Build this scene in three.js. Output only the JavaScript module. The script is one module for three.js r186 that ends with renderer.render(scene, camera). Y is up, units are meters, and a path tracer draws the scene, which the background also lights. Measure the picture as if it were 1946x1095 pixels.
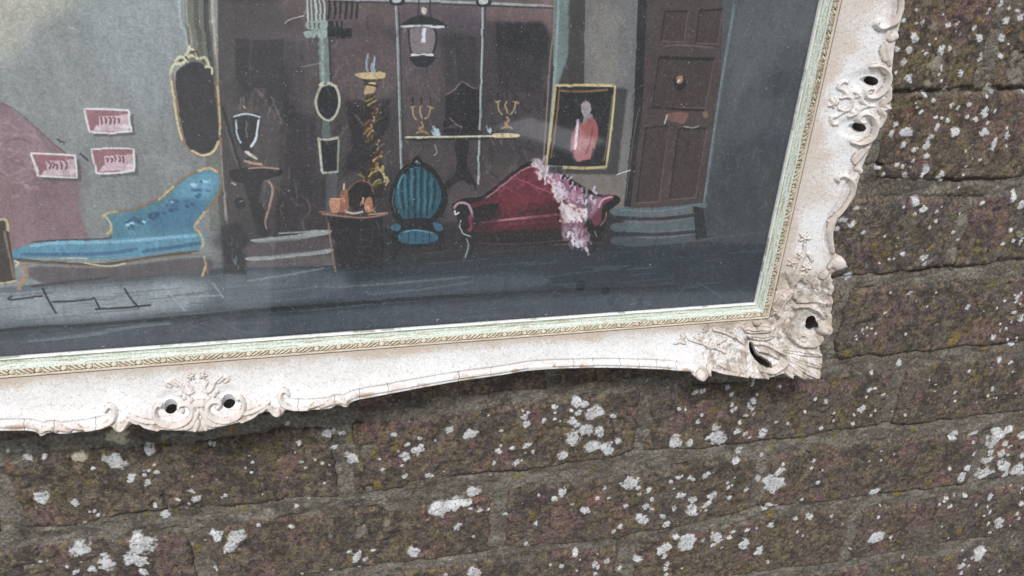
import * as THREE from 'three';
import { mergeGeometries } from 'three/addons/utils/BufferGeometryUtils.js';

// ---------- camera, sky, sun, exposure ----------
const scene = new THREE.Scene();
function placeCamera([x, y, z], [pitch, yaw, roll], fov) {
  const c = new THREE.PerspectiveCamera(fov, 1946 / 1095, 0.01, 100);
  c.position.set(x, y, z); c.rotation.set(pitch, yaw, roll, 'YXZ'); scene.add(c);
  return c;
}
const camera = placeCamera([-0.4064, 0.1634, 0.4515], [-0.43441, -0.22171, 0.02471], 42.358);
const SKY_TOP = [1.0, 1.04, 1.1], SKY_LOW = [0.72, 0.76, 0.82];
{
  const w = 64, h = 32, a = new Float32Array(w * h * 4);
  for (let j = 0; j < h; j++) for (let i = 0; i < w; i++) {
    const el = Math.sin(((j + 0.5) / h - 0.5) * Math.PI), t = Math.max(0, el);
    for (let c = 0; c < 3; c++) a[(j * w + i) * 4 + c] = (el < 0 ? SKY_LOW[c] * 0.35 : SKY_LOW[c] + (SKY_TOP[c] - SKY_LOW[c]) * t) * 0.72;
    a[(j * w + i) * 4 + 3] = 1;
  }
  const t = new THREE.DataTexture(a, w, h, THREE.RGBAFormat, THREE.FloatType);
  t.mapping = THREE.EquirectangularReflectionMapping; t.magFilter = THREE.LinearFilter; t.needsUpdate = true;
  scene.background = t; scene.environment = t;
}
const sun = new THREE.DirectionalLight(0xfffaf5, 2.4);
sun.position.set(-1.0, 3.0, 2.5); sun.target.position.set(-0.2, -0.1, 0); scene.add(sun, sun.target);
sun.castShadow = true; sun.shadow.radius = 20; sun.shadow.mapSize.set(2048, 2048);
Object.assign(sun.shadow.camera, { left: -1.2, right: 1.2, top: 1.2, bottom: -1.2, near: 0.5, far: 8 });
const renderer = new THREE.WebGLRenderer({ antialias: true });
renderer.toneMapping = THREE.LinearToneMapping;
renderer.toneMappingExposure = 1.09;
renderer.shadowMap.enabled = true;

// ---------- measured shapes (wall and frame, millimetres) ----------
const jointUpperData = {"0":[-41.6,16.1,-7.4,12.0,16.9,12.6,70.2,10.8],"1":[-56.4,-62.0,-14.1,-62.3,6.3,-62.0,36.6,-59.2,71.2,-60.2,114.7,-57.2],"2":[-39.9,-134.6,-8.6,-133.3,5.5,-136.7,29.2,-135.1,61.0,-135.7,115.3,-135.9],"3":[-639.8,-207.9,-608.4,-210.5,-590.6,-207.3,-549.0,-206.6,-515.1,-209.3,-491.4,-211.2,-469.9,-209.7,-437.9,-213.3,-410.1,-211.7,-387.5,-212.8,-364.7,-205.7,-326.3,-207.4,-287.9,-210.0,-249.1,-208.4,-225.2,-207.7,-201.3,-202.8,-145.6,-208.3,-85.6,-207.9,-49.9,-211.1,-32.8,-207.3,-3.4,-206.3,17.9,-205.7,62.1,-210.8,115.2,-210.2,143.8,-209.7,172.2,-209.2],"4":[-332.9,-288.1,-310.2,-284.9,-260.1,-291.1,-208.0,-294.6,-195.1,-291.0,-143.2,-290.1,-108.4,-285.3,-83.5,-281.2,-34.8,-283.8,5.1,-285.3,67.8,-286.1,103.1,-287.9,144.1,-287.4,200.7,-285.8],"5":[27.4,-363.4,73.5,-362.6,94.6,-361.1,147.0,-359.8,187.1,-361.5,227.3,-357.6],"-1":[-260,79,-100,77,60,78.5,420,77]};
const jointLowerData = {"0":[-47.2,1.0,-5.9,-0.9,43.4,-3.2,95.0,-1.4],"1":[-48.6,-74.5,-7.3,-74.0,22.3,-73.5,41.8,-73.2,121.9,-73.9],"2":[-642.9,-147.9,-626.3,-148.5,-609.7,-150.0,-583.8,-148.0,-544.4,-151.2,-507.0,-149.6,-489.0,-149.3,-443.4,-149.4,-424.7,-151.8,-416.1,-148.9,-405.5,-150.2,-379.7,-151.6,-350.6,-148.8,-328.9,-148.7,-290.4,-148.2,-273.0,-146.5,-79.9,-147.6,-49.4,-147.4,-37.0,-147.2,17.8,-151.5,59.1,-151.2,86.7,-150.5,123.0,-150.5],"3":[-661.5,-225.3,-625.4,-223.2,-589.7,-225.7,-556.4,-224.7,-526.3,-228.5,-498.3,-226.3,-471.7,-227.3,-439.0,-227.7,-405.6,-228.6,-382.8,-234.4,-366.6,-235.0,-332.8,-231.6,-308.2,-228.7,-293.0,-225.8,-257.2,-227.1,-220.9,-228.3,-201.2,-226.4,-151.9,-224.0,-117.9,-223.9,-96.5,-225.9,-82.8,-231.7,-57.7,-226.4,-41.8,-223.6,-19.5,-223.9,8.2,-224.3,58.0,-225.9,94.9,-228.5,131.8,-231.7,140.4,-225.9,179.2,-227.9],"4":[-365.6,-297.2,-319.3,-297.4,-271.5,-300.0,-203.0,-302.6,-187.2,-298.3,-133.3,-298.3,-78.9,-295.6,-47.3,-296.7,-25.6,-292.5,17.7,-297.7,25.1,-298.9,72.2,-301.6,111.6,-301.0,128.2,-300.5,179.4,-297.7],"5":[14.9,-375.0,91.6,-371.4,137.7,-382.1,157.0,-376.0,236.2,-381.3],"-1":[-260,75.5,-100,75,60,76,420,75]};
const perpendData = {"-1":[-46.6],"0":[47.9],"1":[-43.5],"2":[-649.6,-425.2,-195.8,28.9],"3":[-533.6,-310.9,-80.2,140.8],"4":[-197.6],"5":[63.0]};
const lichenData = [-572.0,-141.7,6.4,4,-638.3,-144.5,1.1,0,-628.1,-150.5,2.7,0,-618.0,-150.7,1.7,0,-596.8,-152.6,4.9,4,-575.9,-158.7,6.8,0,-553.4,-153.5,4.1,0,-543.6,-146.1,2.5,1,-513.5,-153.6,2.3,0,-590.4,-162.8,1.4,0,-568.6,-174.1,3.3,0,-560.0,-173.5,1.6,0,-556.7,-170.1,1.2,0,-552.1,-172.5,2.1,0,-558.8,-180.1,2.6,0,-552.8,-165.9,1.2,0,-626.3,-182.6,5.8,0,-606.8,-189.6,2.6,0,-599.2,-198.3,0.8,0,-596.4,-199.0,1.3,0,-595.5,-203.2,1.3,0,-604.9,-208.4,1.5,0,-557.8,-201.6,1.5,0,-553.7,-210.6,3.3,0,-532.4,-191.3,1.9,0,-530.2,-198.6,3.5,0,-542.2,-197.1,1.5,0,-536.0,-202.6,1.1,0,-530.1,-179.2,0.8,0,-612.5,-230.6,7.0,0,-572.1,-233.3,9.4,0,-581.3,-245.1,6.7,0,-575.9,-249.5,5.6,0,-597.4,-240.7,3.1,0,-598.0,-248.7,5.5,0,-607.8,-250.7,3.3,0,-619.1,-251.5,2.2,0,-575.8,-259.9,3.2,0,-639.5,-237.9,1.3,0,-634.8,-238.1,0.6,0,-521.3,-234.3,5.7,0,-527.2,-266.4,1.8,0,-623.9,-245.8,1.3,0,-614.8,-243.9,1.1,0,-566.8,-208.1,2.2,2,-545.1,-209.7,2.2,2,-537.7,-246.3,4.0,2,-523.6,-157.0,1.9,2,-543.6,-151.0,2.0,2,-500.1,-146.0,2.8,3,-463.0,-146.1,2.0,0,-436.0,-155.6,4.1,0,-427.2,-158.1,2.3,0,-456.7,-160.7,2.1,0,-432.8,-168.6,2.4,0,-420.8,-180.3,5.1,0,-456.3,-177.7,1.4,0,-446.7,-176.9,1.2,0,-442.2,-180.0,1.2,0,-454.0,-182.4,1.2,0,-390.0,-162.3,2.4,0,-382.6,-183.0,4.3,0,-372.9,-178.1,4.9,0,-380.5,-171.6,1.7,0,-371.5,-167.4,1.5,0,-399.6,-191.6,1.7,0,-401.3,-182.7,0.9,0,-387.3,-177.2,0.9,0,-385.6,-190.4,1.5,0,-383.2,-200.3,2.5,0,-365.2,-204.5,3.2,0,-360.4,-171.6,1.0,0,-511.0,-198.9,1.6,0,-513.3,-200.6,1.2,0,-463.8,-217.7,1.5,0,-454.6,-211.8,1.2,0,-509.0,-239.6,8.0,0,-514.8,-247.3,5.0,0,-359.5,-237.6,8.0,0,-428.9,-267.6,2.7,0,-424.1,-273.6,4.3,0,-417.3,-276.8,2.4,0,-379.5,-276.2,5.2,0,-410.5,-268.9,1.6,0,-398.8,-244.3,2.4,1,-468.6,-234.2,2.0,0,-491.9,-229.9,1.5,0,-441.7,-248.5,2.3,1,-443.9,-283.5,1.6,0,-465.6,-283.3,1.1,0,-422.6,-285.7,1.6,0,-419.7,-248.6,5.2,1,-397.9,-288.1,3.4,1,-486.1,-202.2,0.7,0,-467.6,-189.5,0.6,0,-489.3,-172.6,1.2,0,-490.7,-167.2,0.6,0,-494.5,-177.2,0.6,0,-490.9,-181.7,0.9,0,-460.0,-168.1,0.6,0,-437.1,-182.5,0.7,0,-441.9,-198.8,1.0,0,-438.2,-190.1,1.7,1,-421.8,-163.4,3.0,2,-404.9,-177.1,3.0,2,-389.3,-172.5,4.9,2,-404.2,-205.7,3.8,2,-397.2,-211.3,2.5,2,-378.4,-208.9,2.6,2,-502.3,-215.6,3.0,2,-476.8,-189.2,1.7,2,-504.7,-193.8,1.4,2,-430.7,-277.4,4.0,2,-374.0,-251.2,1.3,2,-387.5,-266.2,1.1,2,-349.7,-163.5,3.3,0,-334.4,-169.0,4.6,0,-328.6,-167.6,1.1,0,-320.3,-153.9,0.8,0,-310.6,-169.2,1.6,0,-312.4,-187.5,2.7,0,-310.7,-182.4,1.1,0,-301.5,-186.1,1.9,0,-290.2,-185.7,3.5,0,-285.5,-192.4,1.7,0,-292.9,-159.2,3.0,0,-291.5,-165.2,3.5,0,-294.3,-153.2,1.2,0,-290.3,-155.4,1.6,0,-277.7,-164.3,2.2,0,-269.4,-152.9,2.7,0,-269.2,-158.0,1.2,0,-264.7,-166.3,1.0,0,-268.9,-163.6,1.2,0,-256.6,-157.4,2.0,0,-252.5,-150.6,4.1,0,-246.7,-152.7,3.4,0,-251.3,-160.2,2.7,0,-239.0,-161.4,7.6,0,-255.4,-167.1,3.9,0,-250.6,-171.4,2.8,0,-243.8,-176.7,5.9,0,-254.2,-181.9,6.5,0,-232.8,-180.4,4.5,0,-236.7,-193.7,6.5,0,-225.2,-196.5,6.5,0,-216.3,-191.0,3.2,0,-222.0,-166.7,2.5,0,-261.4,-198.0,4.3,0,-297.8,-200.3,2.8,0,-294.0,-199.2,1.1,0,-315.8,-198.1,1.7,0,-332.0,-225.5,6.2,0,-345.3,-234.2,5.7,0,-351.6,-235.6,5.7,0,-337.1,-233.9,4.3,0,-344.5,-256.7,3.8,0,-326.9,-243.1,2.3,0,-331.7,-268.6,1.5,0,-305.6,-250.9,2.1,0,-280.3,-263.8,2.1,0,-260.1,-234.7,4.2,0,-266.3,-241.2,3.0,0,-279.0,-234.7,1.3,0,-238.4,-257.8,4.3,0,-201.2,-234.8,7.6,0,-229.5,-247.0,1.7,0,-219.5,-247.2,1.2,0,-223.4,-236.7,2.1,0,-194.5,-241.3,2.5,0,-192.1,-247.9,1.6,0,-185.3,-276.5,4.5,0,-190.8,-272.1,2.9,0,-185.6,-262.0,3.2,0,-203.4,-258.8,2.2,0,-206.8,-280.2,2.9,0,-212.1,-284.2,1.9,0,-331.1,-306.6,5.9,0,-354.6,-305.6,1.8,0,-288.0,-284.4,2.2,0,-285.6,-287.8,1.2,0,-244.6,-302.4,3.2,0,-215.6,-317.4,3.0,0,-226.4,-318.5,3.0,0,-223.2,-322.5,2.0,0,-224.9,-329.6,1.7,0,-256.7,-313.7,2.3,0,-266.0,-311.0,1.1,0,-239.9,-310.5,1.3,0,-242.0,-322.0,1.0,0,-224.8,-307.0,1.3,0,-250.6,-248.6,1.5,0,-202.4,-329.6,2.0,0,-319.1,-243.3,1.3,0,-333.9,-240.0,1.7,0,-320.1,-199.4,3.5,2,-296.4,-215.6,3.6,2,-237.1,-217.2,3.7,2,-245.2,-248.7,3.0,2,-282.7,-254.5,3.7,2,-275.6,-183.9,1.7,2,-329.5,-197.3,1.9,2,-294.6,-257.2,1.8,2,-331.4,-206.1,1.4,2,-280.4,-177.2,1.9,3,-197.4,-138.3,1.1,0,-148.8,-144.0,2.4,0,-156.5,-151.8,2.4,0,-150.0,-151.8,2.7,0,-129.1,-151.0,2.4,0,-124.3,-157.8,2.1,0,-122.4,-167.9,2.1,0,-118.3,-172.4,1.8,0,-121.4,-173.8,2.1,0,-107.6,-169.3,1.9,0,-103.4,-166.5,3.2,0,-104.3,-173.3,2.3,0,-108.2,-179.6,2.1,0,-101.2,-179.6,1.6,0,-101.7,-160.4,1.1,0,-106.7,-149.6,2.1,0,-82.2,-155.9,2.1,0,-47.5,-171.2,1.8,0,-37.1,-174.8,2.6,0,-54.0,-183.1,1.5,0,-26.5,-187.9,1.3,0,-24.7,-195.6,1.5,0,-35.4,-201.4,1.9,0,-68.0,-193.4,1.5,0,-79.6,-190.3,1.5,0,-89.4,-199.4,4.4,0,-114.0,-194.0,3.2,0,-106.5,-198.2,2.5,0,-112.2,-186.2,1.8,0,-149.2,-181.3,2.1,0,-147.2,-174.9,1.7,0,-167.3,-167.0,2.0,0,-161.9,-167.8,1.7,0,-133.3,-188.5,3.9,0,-130.1,-198.7,7.6,0,-139.4,-198.4,2.1,0,-167.5,-198.0,6.7,0,-154.7,-201.6,3.6,0,-101.1,-202.5,1.3,0,-107.2,-216.7,3.7,0,-109.1,-226.2,3.0,0,-84.4,-225.7,2.3,0,-68.9,-256.3,11.4,0,-65.0,-243.5,4.9,0,-84.6,-249.4,3.5,0,-81.6,-241.1,3.8,1,-69.6,-282.0,5.0,0,-61.4,-281.6,2.8,0,-194.1,-241.2,2.2,0,-184.2,-244.7,3.3,0,-192.5,-248.3,1.8,0,-185.3,-261.6,3.0,0,-180.9,-255.2,2.2,0,-186.3,-276.8,4.7,0,-191.0,-271.8,3.0,0,-179.8,-265.5,1.9,0,-169.3,-275.5,2.7,0,-165.1,-284.5,3.9,0,-159.8,-268.1,2.7,0,-154.1,-255.8,3.8,0,-143.8,-261.1,3.8,0,-142.6,-273.6,6.8,0,-129.7,-268.5,3.9,0,-129.8,-274.7,1.7,0,-126.3,-259.1,4.6,0,-134.6,-236.7,3.7,0,-127.9,-235.3,1.3,0,-150.1,-237.0,2.2,0,-146.7,-239.1,2.2,0,-160.1,-235.5,2.2,0,-156.4,-234.1,1.5,0,-165.9,-239.2,1.8,0,-170.5,-231.6,2.9,1,-112.4,-252.7,2.1,0,-114.1,-247.4,1.5,0,-109.2,-250.6,1.5,0,-94.7,-258.1,2.5,0,-109.7,-264.0,2.9,0,-107.6,-243.7,1.0,0,-162.0,-247.3,1.5,0,-153.7,-301.4,3.2,0,-142.4,-308.8,9.6,0,-161.6,-311.9,6.0,0,-166.6,-314.2,4.8,0,-112.5,-309.8,6.5,0,-99.6,-304.8,2.4,0,-86.2,-321.6,6.2,0,-69.3,-333.2,5.5,0,-62.0,-303.2,3.1,0,-84.9,-305.2,2.5,0,-76.2,-305.1,1.8,0,-38.7,-300.1,2.5,0,-24.4,-299.6,4.2,0,-1.9,-303.8,2.1,0,-187.1,-320.3,4.4,0,-158.4,-331.2,3.2,0,-159.6,-336.6,2.8,0,-157.9,-343.7,2.1,0,-162.2,-321.6,2.8,0,-116.0,-317.3,2.4,0,-106.7,-321.9,1.2,0,-101.3,-311.3,2.4,0,-126.5,-309.5,2.0,0,-143.5,-339.7,1.2,0,-118.4,-303.3,2.0,0,-33.8,-236.5,1.8,0,-34.8,-244.5,1.8,0,-24.7,-261.3,1.8,0,-22.8,-248.7,1.2,0,-37.3,-278.4,1.8,0,-33.9,-316.2,1.7,0,-27.0,-322.0,1.3,0,-57.5,-348.1,2.2,0,-63.5,-235.7,1.7,0,-31.6,-157.9,3.6,2,-82.5,-161.3,2.1,2,-65.9,-180.5,2.5,2,-52.7,-210.8,4.7,2,-76.9,-218.5,2.6,2,-139.8,-172.1,3.5,2,-50.8,-308.0,2.9,2,-17.8,-214.1,3.9,2,-54.8,-200.5,3.4,2,-65.0,-291.8,5.1,2,-97.9,-159.9,2.5,2,105.4,-228.3,4.9,0,31.1,-234.5,1.1,0,22.3,-244.4,1.2,0,34.0,-245.4,1.4,0,46.4,-240.8,1.1,0,36.8,-282.2,6.3,0,111.2,-265.7,1.8,0,130.8,-267.5,4.0,0,127.1,-276.5,5.2,0,132.5,-251.6,3.2,0,125.5,-229.4,3.4,0,128.1,-238.4,1.6,0,152.0,-235.3,8.7,0,150.1,-242.9,6.4,0,151.5,-253.5,3.5,0,150.5,-261.9,5.7,0,151.8,-277.2,7.9,0,160.6,-277.6,3.3,0,164.8,-256.1,4.1,0,166.6,-245.9,4.0,0,173.0,-272.8,6.3,0,167.1,-267.0,4.1,0,177.8,-281.8,3.7,0,172.7,-249.9,1.9,0,163.0,-229.6,4.8,0,180.0,-238.1,4.8,0,189.6,-262.0,3.3,0,190.2,-278.6,7.6,0,196.0,-283.7,4.2,0,171.9,-258.7,2.0,0,53.1,-338.6,7.0,0,44.5,-328.7,2.6,1,124.7,-336.6,1.7,0,126.1,-313.2,2.4,0,119.8,-302.1,1.8,0,117.0,-304.8,1.7,0,112.7,-307.7,1.7,0,140.0,-301.9,2.3,0,128.9,-300.0,1.3,0,169.4,-307.7,3.8,0,191.4,-343.0,6.8,0,178.4,-342.6,2.5,0,175.3,-326.4,1.9,0,170.4,-320.0,1.4,0,155.9,-315.0,1.4,0,211.4,-323.1,3.5,0,211.0,-335.5,2.8,0,214.5,-341.5,1.8,0,204.7,-302.9,2.4,0,203.8,-307.9,1.4,0,185.0,-354.6,1.8,0,139.8,-359.4,1.1,0,136.4,-353.7,1.4,0,183.0,-383.9,8.8,0,165.8,-394.9,4.6,0,174.7,-396.6,1.8,0,168.6,-405.0,2.6,0,166.4,-386.5,1.5,0,161.1,-375.2,1.3,0,216.0,-410.7,1.9,0,190.8,-404.4,1.1,0,92.7,-370.5,1.7,0,69.8,-341.0,2.0,0,48.6,-312.3,2.0,0,12.2,-315.2,1.1,0,29.4,-349.8,1.3,0,49.2,-300.3,0.8,0,87.2,-307.4,1.0,0,217.7,-367.7,1.8,0,225.4,-380.3,1.1,0,132.3,-390.4,0.9,0,84.3,-385.8,0.9,0,170.1,-331.0,1.0,0,207.0,-349.6,1.3,0,190.9,-298.2,1.0,0,61.8,-286.6,5.6,2,71.0,-331.2,4.2,2,146.3,-347.0,4.4,2,146.2,-382.7,5.4,2,82.6,-348.2,3.4,2,93.4,-276.7,4.0,2,42.1,-307.5,3.2,2,35.9,-306.5,2.3,2,97.1,-274.0,2.6,2,109.8,-280.8,2.6,2,67.3,-351.7,3.1,2,92.7,-359.0,2.1,2,115.8,-254.1,2.2,2,-49.6,-6.5,2.1,0,-58.2,-15.1,2.9,0,-50.9,-19.2,2.9,0,-61.5,-21.5,2.3,0,-39.2,-25.9,1.5,0,-41.4,-7.1,0.6,0,0.4,-3.9,4.3,0,7.8,-10.2,3.0,0,1.7,-13.5,1.4,0,20.1,-12.8,1.7,0,21.7,-19.8,1.7,0,17.9,-25.3,2.0,0,-9.0,-7.6,1.4,0,1.1,20.8,3.7,0,-0.2,17.0,2.3,0,15.0,15.4,3.5,0,17.6,10.9,2.1,0,-18.3,23.6,2.3,0,-14.7,17.1,2.5,0,-24.0,25.1,2.0,0,-12.0,22.5,1.0,0,-11.7,27.6,1.4,0,-33.4,18.0,1.8,0,-38.8,23.1,1.3,0,34.8,15.1,1.2,0,35.8,4.3,1.2,0,27.7,6.0,2.1,1,85.3,-3.9,3.2,0,58.8,-7.8,2.0,0,95.0,-10.7,4.0,0,46.7,-21.6,4.9,1,51.9,-8.0,3.7,1,47.3,-47.8,4.4,1,51.2,-57.8,3.9,1,105.1,-41.6,2.6,0,97.9,-40.4,1.6,0,89.3,-42.9,2.1,0,92.5,-31.2,1.8,0,102.6,-34.8,3.2,1,-42.5,-61.1,4.2,0,19.6,-50.2,3.1,0,22.3,-55.3,2.3,0,1.1,-45.8,2.0,0,-10.5,-49.5,0.9,0,-6.3,-49.5,1.0,0,-7.1,-38.8,0.7,0,-19.5,-29.9,1.1,0,-7.7,-32.2,0.7,0,-18.0,-52.0,1.0,0,-46.2,-53.0,0.7,0,49.0,-38.6,1.1,0,56.1,-63.1,2.3,1,62.2,-57.3,2.1,1,16.4,-79.6,1.8,0,-1.9,-78.2,1.2,0,40.5,-81.2,1.1,0,75.7,-97.5,3.0,0,120.9,-91.5,2.5,0,120.9,-95.5,1.5,0,109.5,-93.9,1.5,0,123.6,-88.2,1.2,0,117.7,-89.3,0.8,0,103.3,-100.0,1.2,0,122.7,-105.9,2.2,0,-2.3,-95.4,1.2,0,35.5,-93.2,0.9,0,125.8,-98.2,1.0,0,42.9,-32.0,1.4,0,23.7,-9.0,0.6,0,35.2,21.4,0.8,0,44.7,26.5,1.2,0,38.3,27.2,0.7,0,48.7,14.6,0.6,0,42.7,-16.0,1.0,0,67.3,-15.7,2.5,2,67.3,-46.6,2.3,2,93.2,-79.0,2.7,2,-14.4,-35.1,2.4,2,37.9,-18.3,2.0,2,24.7,-41.6,3.1,2,-26.8,-37.2,2.2,2,-13.5,-45.1,2.5,2,114.0,-65.9,2.7,2,-0.8,-14.5,3.6,2,65.5,-39.3,2.0,2,96.2,-50.9,1.8,2,111.9,-115.4,1.4,0,114.7,-121.8,1.8,0,119.8,-120.8,1.7,0,109.4,-127.9,2.9,0,135.6,-137.6,3.8,0,134.7,-130.9,1.3,0,125.5,-132.0,1.2,0,132.3,-111.7,3.4,0,123.4,-115.0,1.4,0,-18.9,-109.7,1.6,0,-14.6,-108.1,0.9,0,-10.7,-108.8,1.1,0,-6.0,-113.9,0.9,0,-13.2,-115.3,0.7,0,-17.0,-113.4,0.7,0,-22.2,-117.6,1.1,0,-23.5,-114.5,0.8,0,22.2,-116.7,1.2,0,-24.7,-90.0,0.6,0,25.9,-145.8,3.1,0,-1.7,-146.5,2.8,1,0.7,-151.9,1.4,0,125.9,-152.5,2.7,0,139.0,-156.8,2.1,0,97.3,-160.0,1.6,0,119.8,-159.9,0.7,0,143.1,-165.6,1.1,0,66.6,-169.6,1.2,0,58.6,-164.0,0.7,0,67.8,-176.7,0.7,0,89.6,-180.9,1.8,0,127.7,-181.5,2.1,0,125.9,-188.5,2.1,0,132.7,-190.8,1.2,0,136.9,-192.0,0.8,0,1.6,-167.4,2.5,0,7.2,-166.6,2.0,0,16.7,-174.1,1.7,0,1.2,-175.1,1.3,0,-0.8,-186.4,4.0,0,-26.4,-188.0,1.3,0,-5.6,-200.5,1.7,0,-6.3,-192.0,1.2,0,33.9,-196.2,1.2,0,45.1,-198.3,1.2,0,9.7,-194.0,1.3,0,13.2,-189.6,1.4,0,155.5,-189.2,0.9,0,93.2,-190.2,1.2,0,116.5,-193.7,0.8,0,70.0,-125.8,8.4,2,27.6,-123.9,3.4,2,-22.7,-108.7,1.8,2,107.3,-168.3,4.4,2,114.8,-164.7,3.0,2,99.5,-166.7,2.1,2,107.3,-138.3,3.6,2,122.7,-143.4,2.0,2,63.4,-98.6,3.4,2,-31.9,-158.0,2.7,2,61.6,-150.6,2.9,2,60.0,-217.9,3.0,2,111.6,-92.0,1.9,2,86.2,-121.9,2.2,2,15.9,-110.9,2.1,2,-1.9,-118.5,1.6,2,-28.1,-129.2,3.3,2,27.6,133.4,2.1,0,34.3,130.3,1.2,0,16.8,130.0,1.3,0,-38.3,129.3,1.0,0,-32.1,121.6,2.0,0,-36.4,121.3,1.0,0,-23.6,119.0,3.7,1,-11.4,120.3,2.2,0,-3.9,121.2,1.5,0,34.9,121.8,2.6,0,45.7,124.9,2.6,0,41.6,128.9,1.4,0,-46.6,123.2,1.6,0,-35.5,112.3,3.8,0,-23.2,107.9,0.9,0,-19.0,111.6,0.6,0,9.2,117.9,1.7,0,14.3,112.0,2.9,0,-0.5,114.6,1.2,1,35.7,111.1,2.5,0,6.8,112.6,1.2,1,-37.4,104.2,2.8,0,-47.0,104.5,2.1,0,-13.2,103.4,2.9,0,-11.1,106.1,1.1,0,-6.1,105.4,1.9,0,-23.6,101.8,1.4,0,-0.1,101.6,2.1,1,-26.9,103.8,0.7,0,-39.0,96.0,2.9,0,-13.4,94.4,5.7,1,-8.5,92.2,1.5,0,21.4,98.0,2.7,0,19.8,101.5,1.1,0,38.3,100.0,1.6,0,45.2,104.9,1.2,1,-30.0,91.7,1.5,1,-42.9,89.6,1.2,0,-32.3,85.5,3.5,0,-39.8,83.9,2.6,1,8.2,88.9,2.3,0,23.2,88.7,1.6,1,-5.9,83.5,1.1,0,-15.7,81.4,2.6,1,0.5,78.0,1.9,0,-15.6,75.3,2.0,0,35.9,78.1,2.9,4,40.4,75.5,1.9,0,36.1,72.6,1.5,0,21.0,75.8,1.4,1,-7.6,69.6,1.6,0,8.4,66.6,1.8,0,22.2,66.9,1.5,0,14.6,64.9,1.4,0,-19.4,65.5,0.9,0,37.0,62.2,2.9,0,-14.4,62.5,1.7,0,-21.5,69.4,0.8,0,66.0,74.7,1.1,0,45.6,61.6,1.2,0,55.1,86.2,6.4,1,-4.7,116.0,1.0,0,-17.7,126.3,0.7,0,16.5,127.4,0.7,0,-18.8,88.8,1.5,1,-9.3,88.0,1.1,0,-26.5,77.9,1.5,1,41.2,107.7,0.8,0,-0.6,92.5,1.1,1,11.6,123.4,2.2,2,17.8,123.4,1.1,2,-13.6,128.6,1.8,2,-24.8,128.2,1.2,2,-33.3,96.3,1.9,2,-40.0,119.6,1.5,2,-22.4,130.8,1.0,2,38.9,115.3,2.3,3,-22.9,48.4,5.0,0,-34.5,47.5,2.4,0,-3.2,39.2,3.0,0,-12.2,35.7,2.2,0,-22.4,39.2,1.9,0,-33.0,54.8,1.8,0,-1.9,44.2,2.4,0,17.2,47.4,3.8,0,42.5,46.1,3.6,0,53.3,38.4,3.9,0,62.8,43.2,3.3,0,66.3,35.4,1.3,0,-1.3,30.3,2.5,0,-1.9,58.3,1.6,0,3.2,57.8,1.2,0,1.6,51.5,2.7,0,37.6,60.5,3.2,0,31.0,56.3,1.9,0,23.8,58.3,1.6,0,8.3,66.6,1.6,0,21.8,66.7,1.2,0,14.6,64.6,1.2,0,8.2,55.6,1.9,0,45.4,26.5,1.3,0,-11.3,27.5,1.2,0,34.9,15.1,1.1,0,-8.3,70.5,1.8,0,43.8,52.9,1.4,0,60.7,49.1,1.1,0,30.5,33.5,1.1,0];
const chipData = [-505.8,-221.1,7.9,-513.0,-226.3,5.0,-61.4,66.4,5.0,14.0,-81.1,2.9,-331.2,-229.2,10.8,-343.6,-232.4,5.0,-411.2,-153.1,5.0,-68.7,-228.2,7.2,163.2,-248.8,14.4,147.8,-229.1,6.5,-231.2,-245.0,7.2,-23.2,63.1,4.3,-634.3,-150.8,9.0];
const crackData = [[-551.4,-192.1,-550.2,-197.0,-549.0,-204.7],[-42.5,-225.2,-39.2,-231.2,-39.3,-240.1],[107.4,-300.4,111.1,-316.1,111.1,-327.7],[60.6,-373.0,63.3,-385.8],[-51.7,27.3,-45.7,24.0,-42.0,26.2,-36.2,25.2],[138.7,-225.6,143.5,-229.7],[-47.2,-74.6,-43.3,-83.5],[17.6,-151.0,20.8,-155.4]];
const pitData = [-13.3,100.1,1.8,43.1,95.9,1.4,31.1,75.5,1.8,-18.4,70.9,1.8,39.1,-3.0,1.8,42.7,-11.1,1.4,108.7,-79.5,2.9,85.2,-85.7,1.1,136.2,-175.8,1.4,-531.1,-204.8,1.8,-558.8,-199.3,1.8,-282.6,-266.8,1.1,-312.4,-229.6,2.9,-82.6,-232.8,2.5,-27.0,-293.4,1.8,156.8,-304.4,1.8,136.9,-315.2,1.1,54.5,100.4,2.2,27.9,92.5,1.1,-32.4,-83.0,1.1,12.5,-96.3,0.7,180.7,-252.3,2.2,159.5,-257.8,1.4,151.8,-277.4,1.1,-410.7,-207.7,3.6,-360.1,-237.6,1.1];
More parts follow.
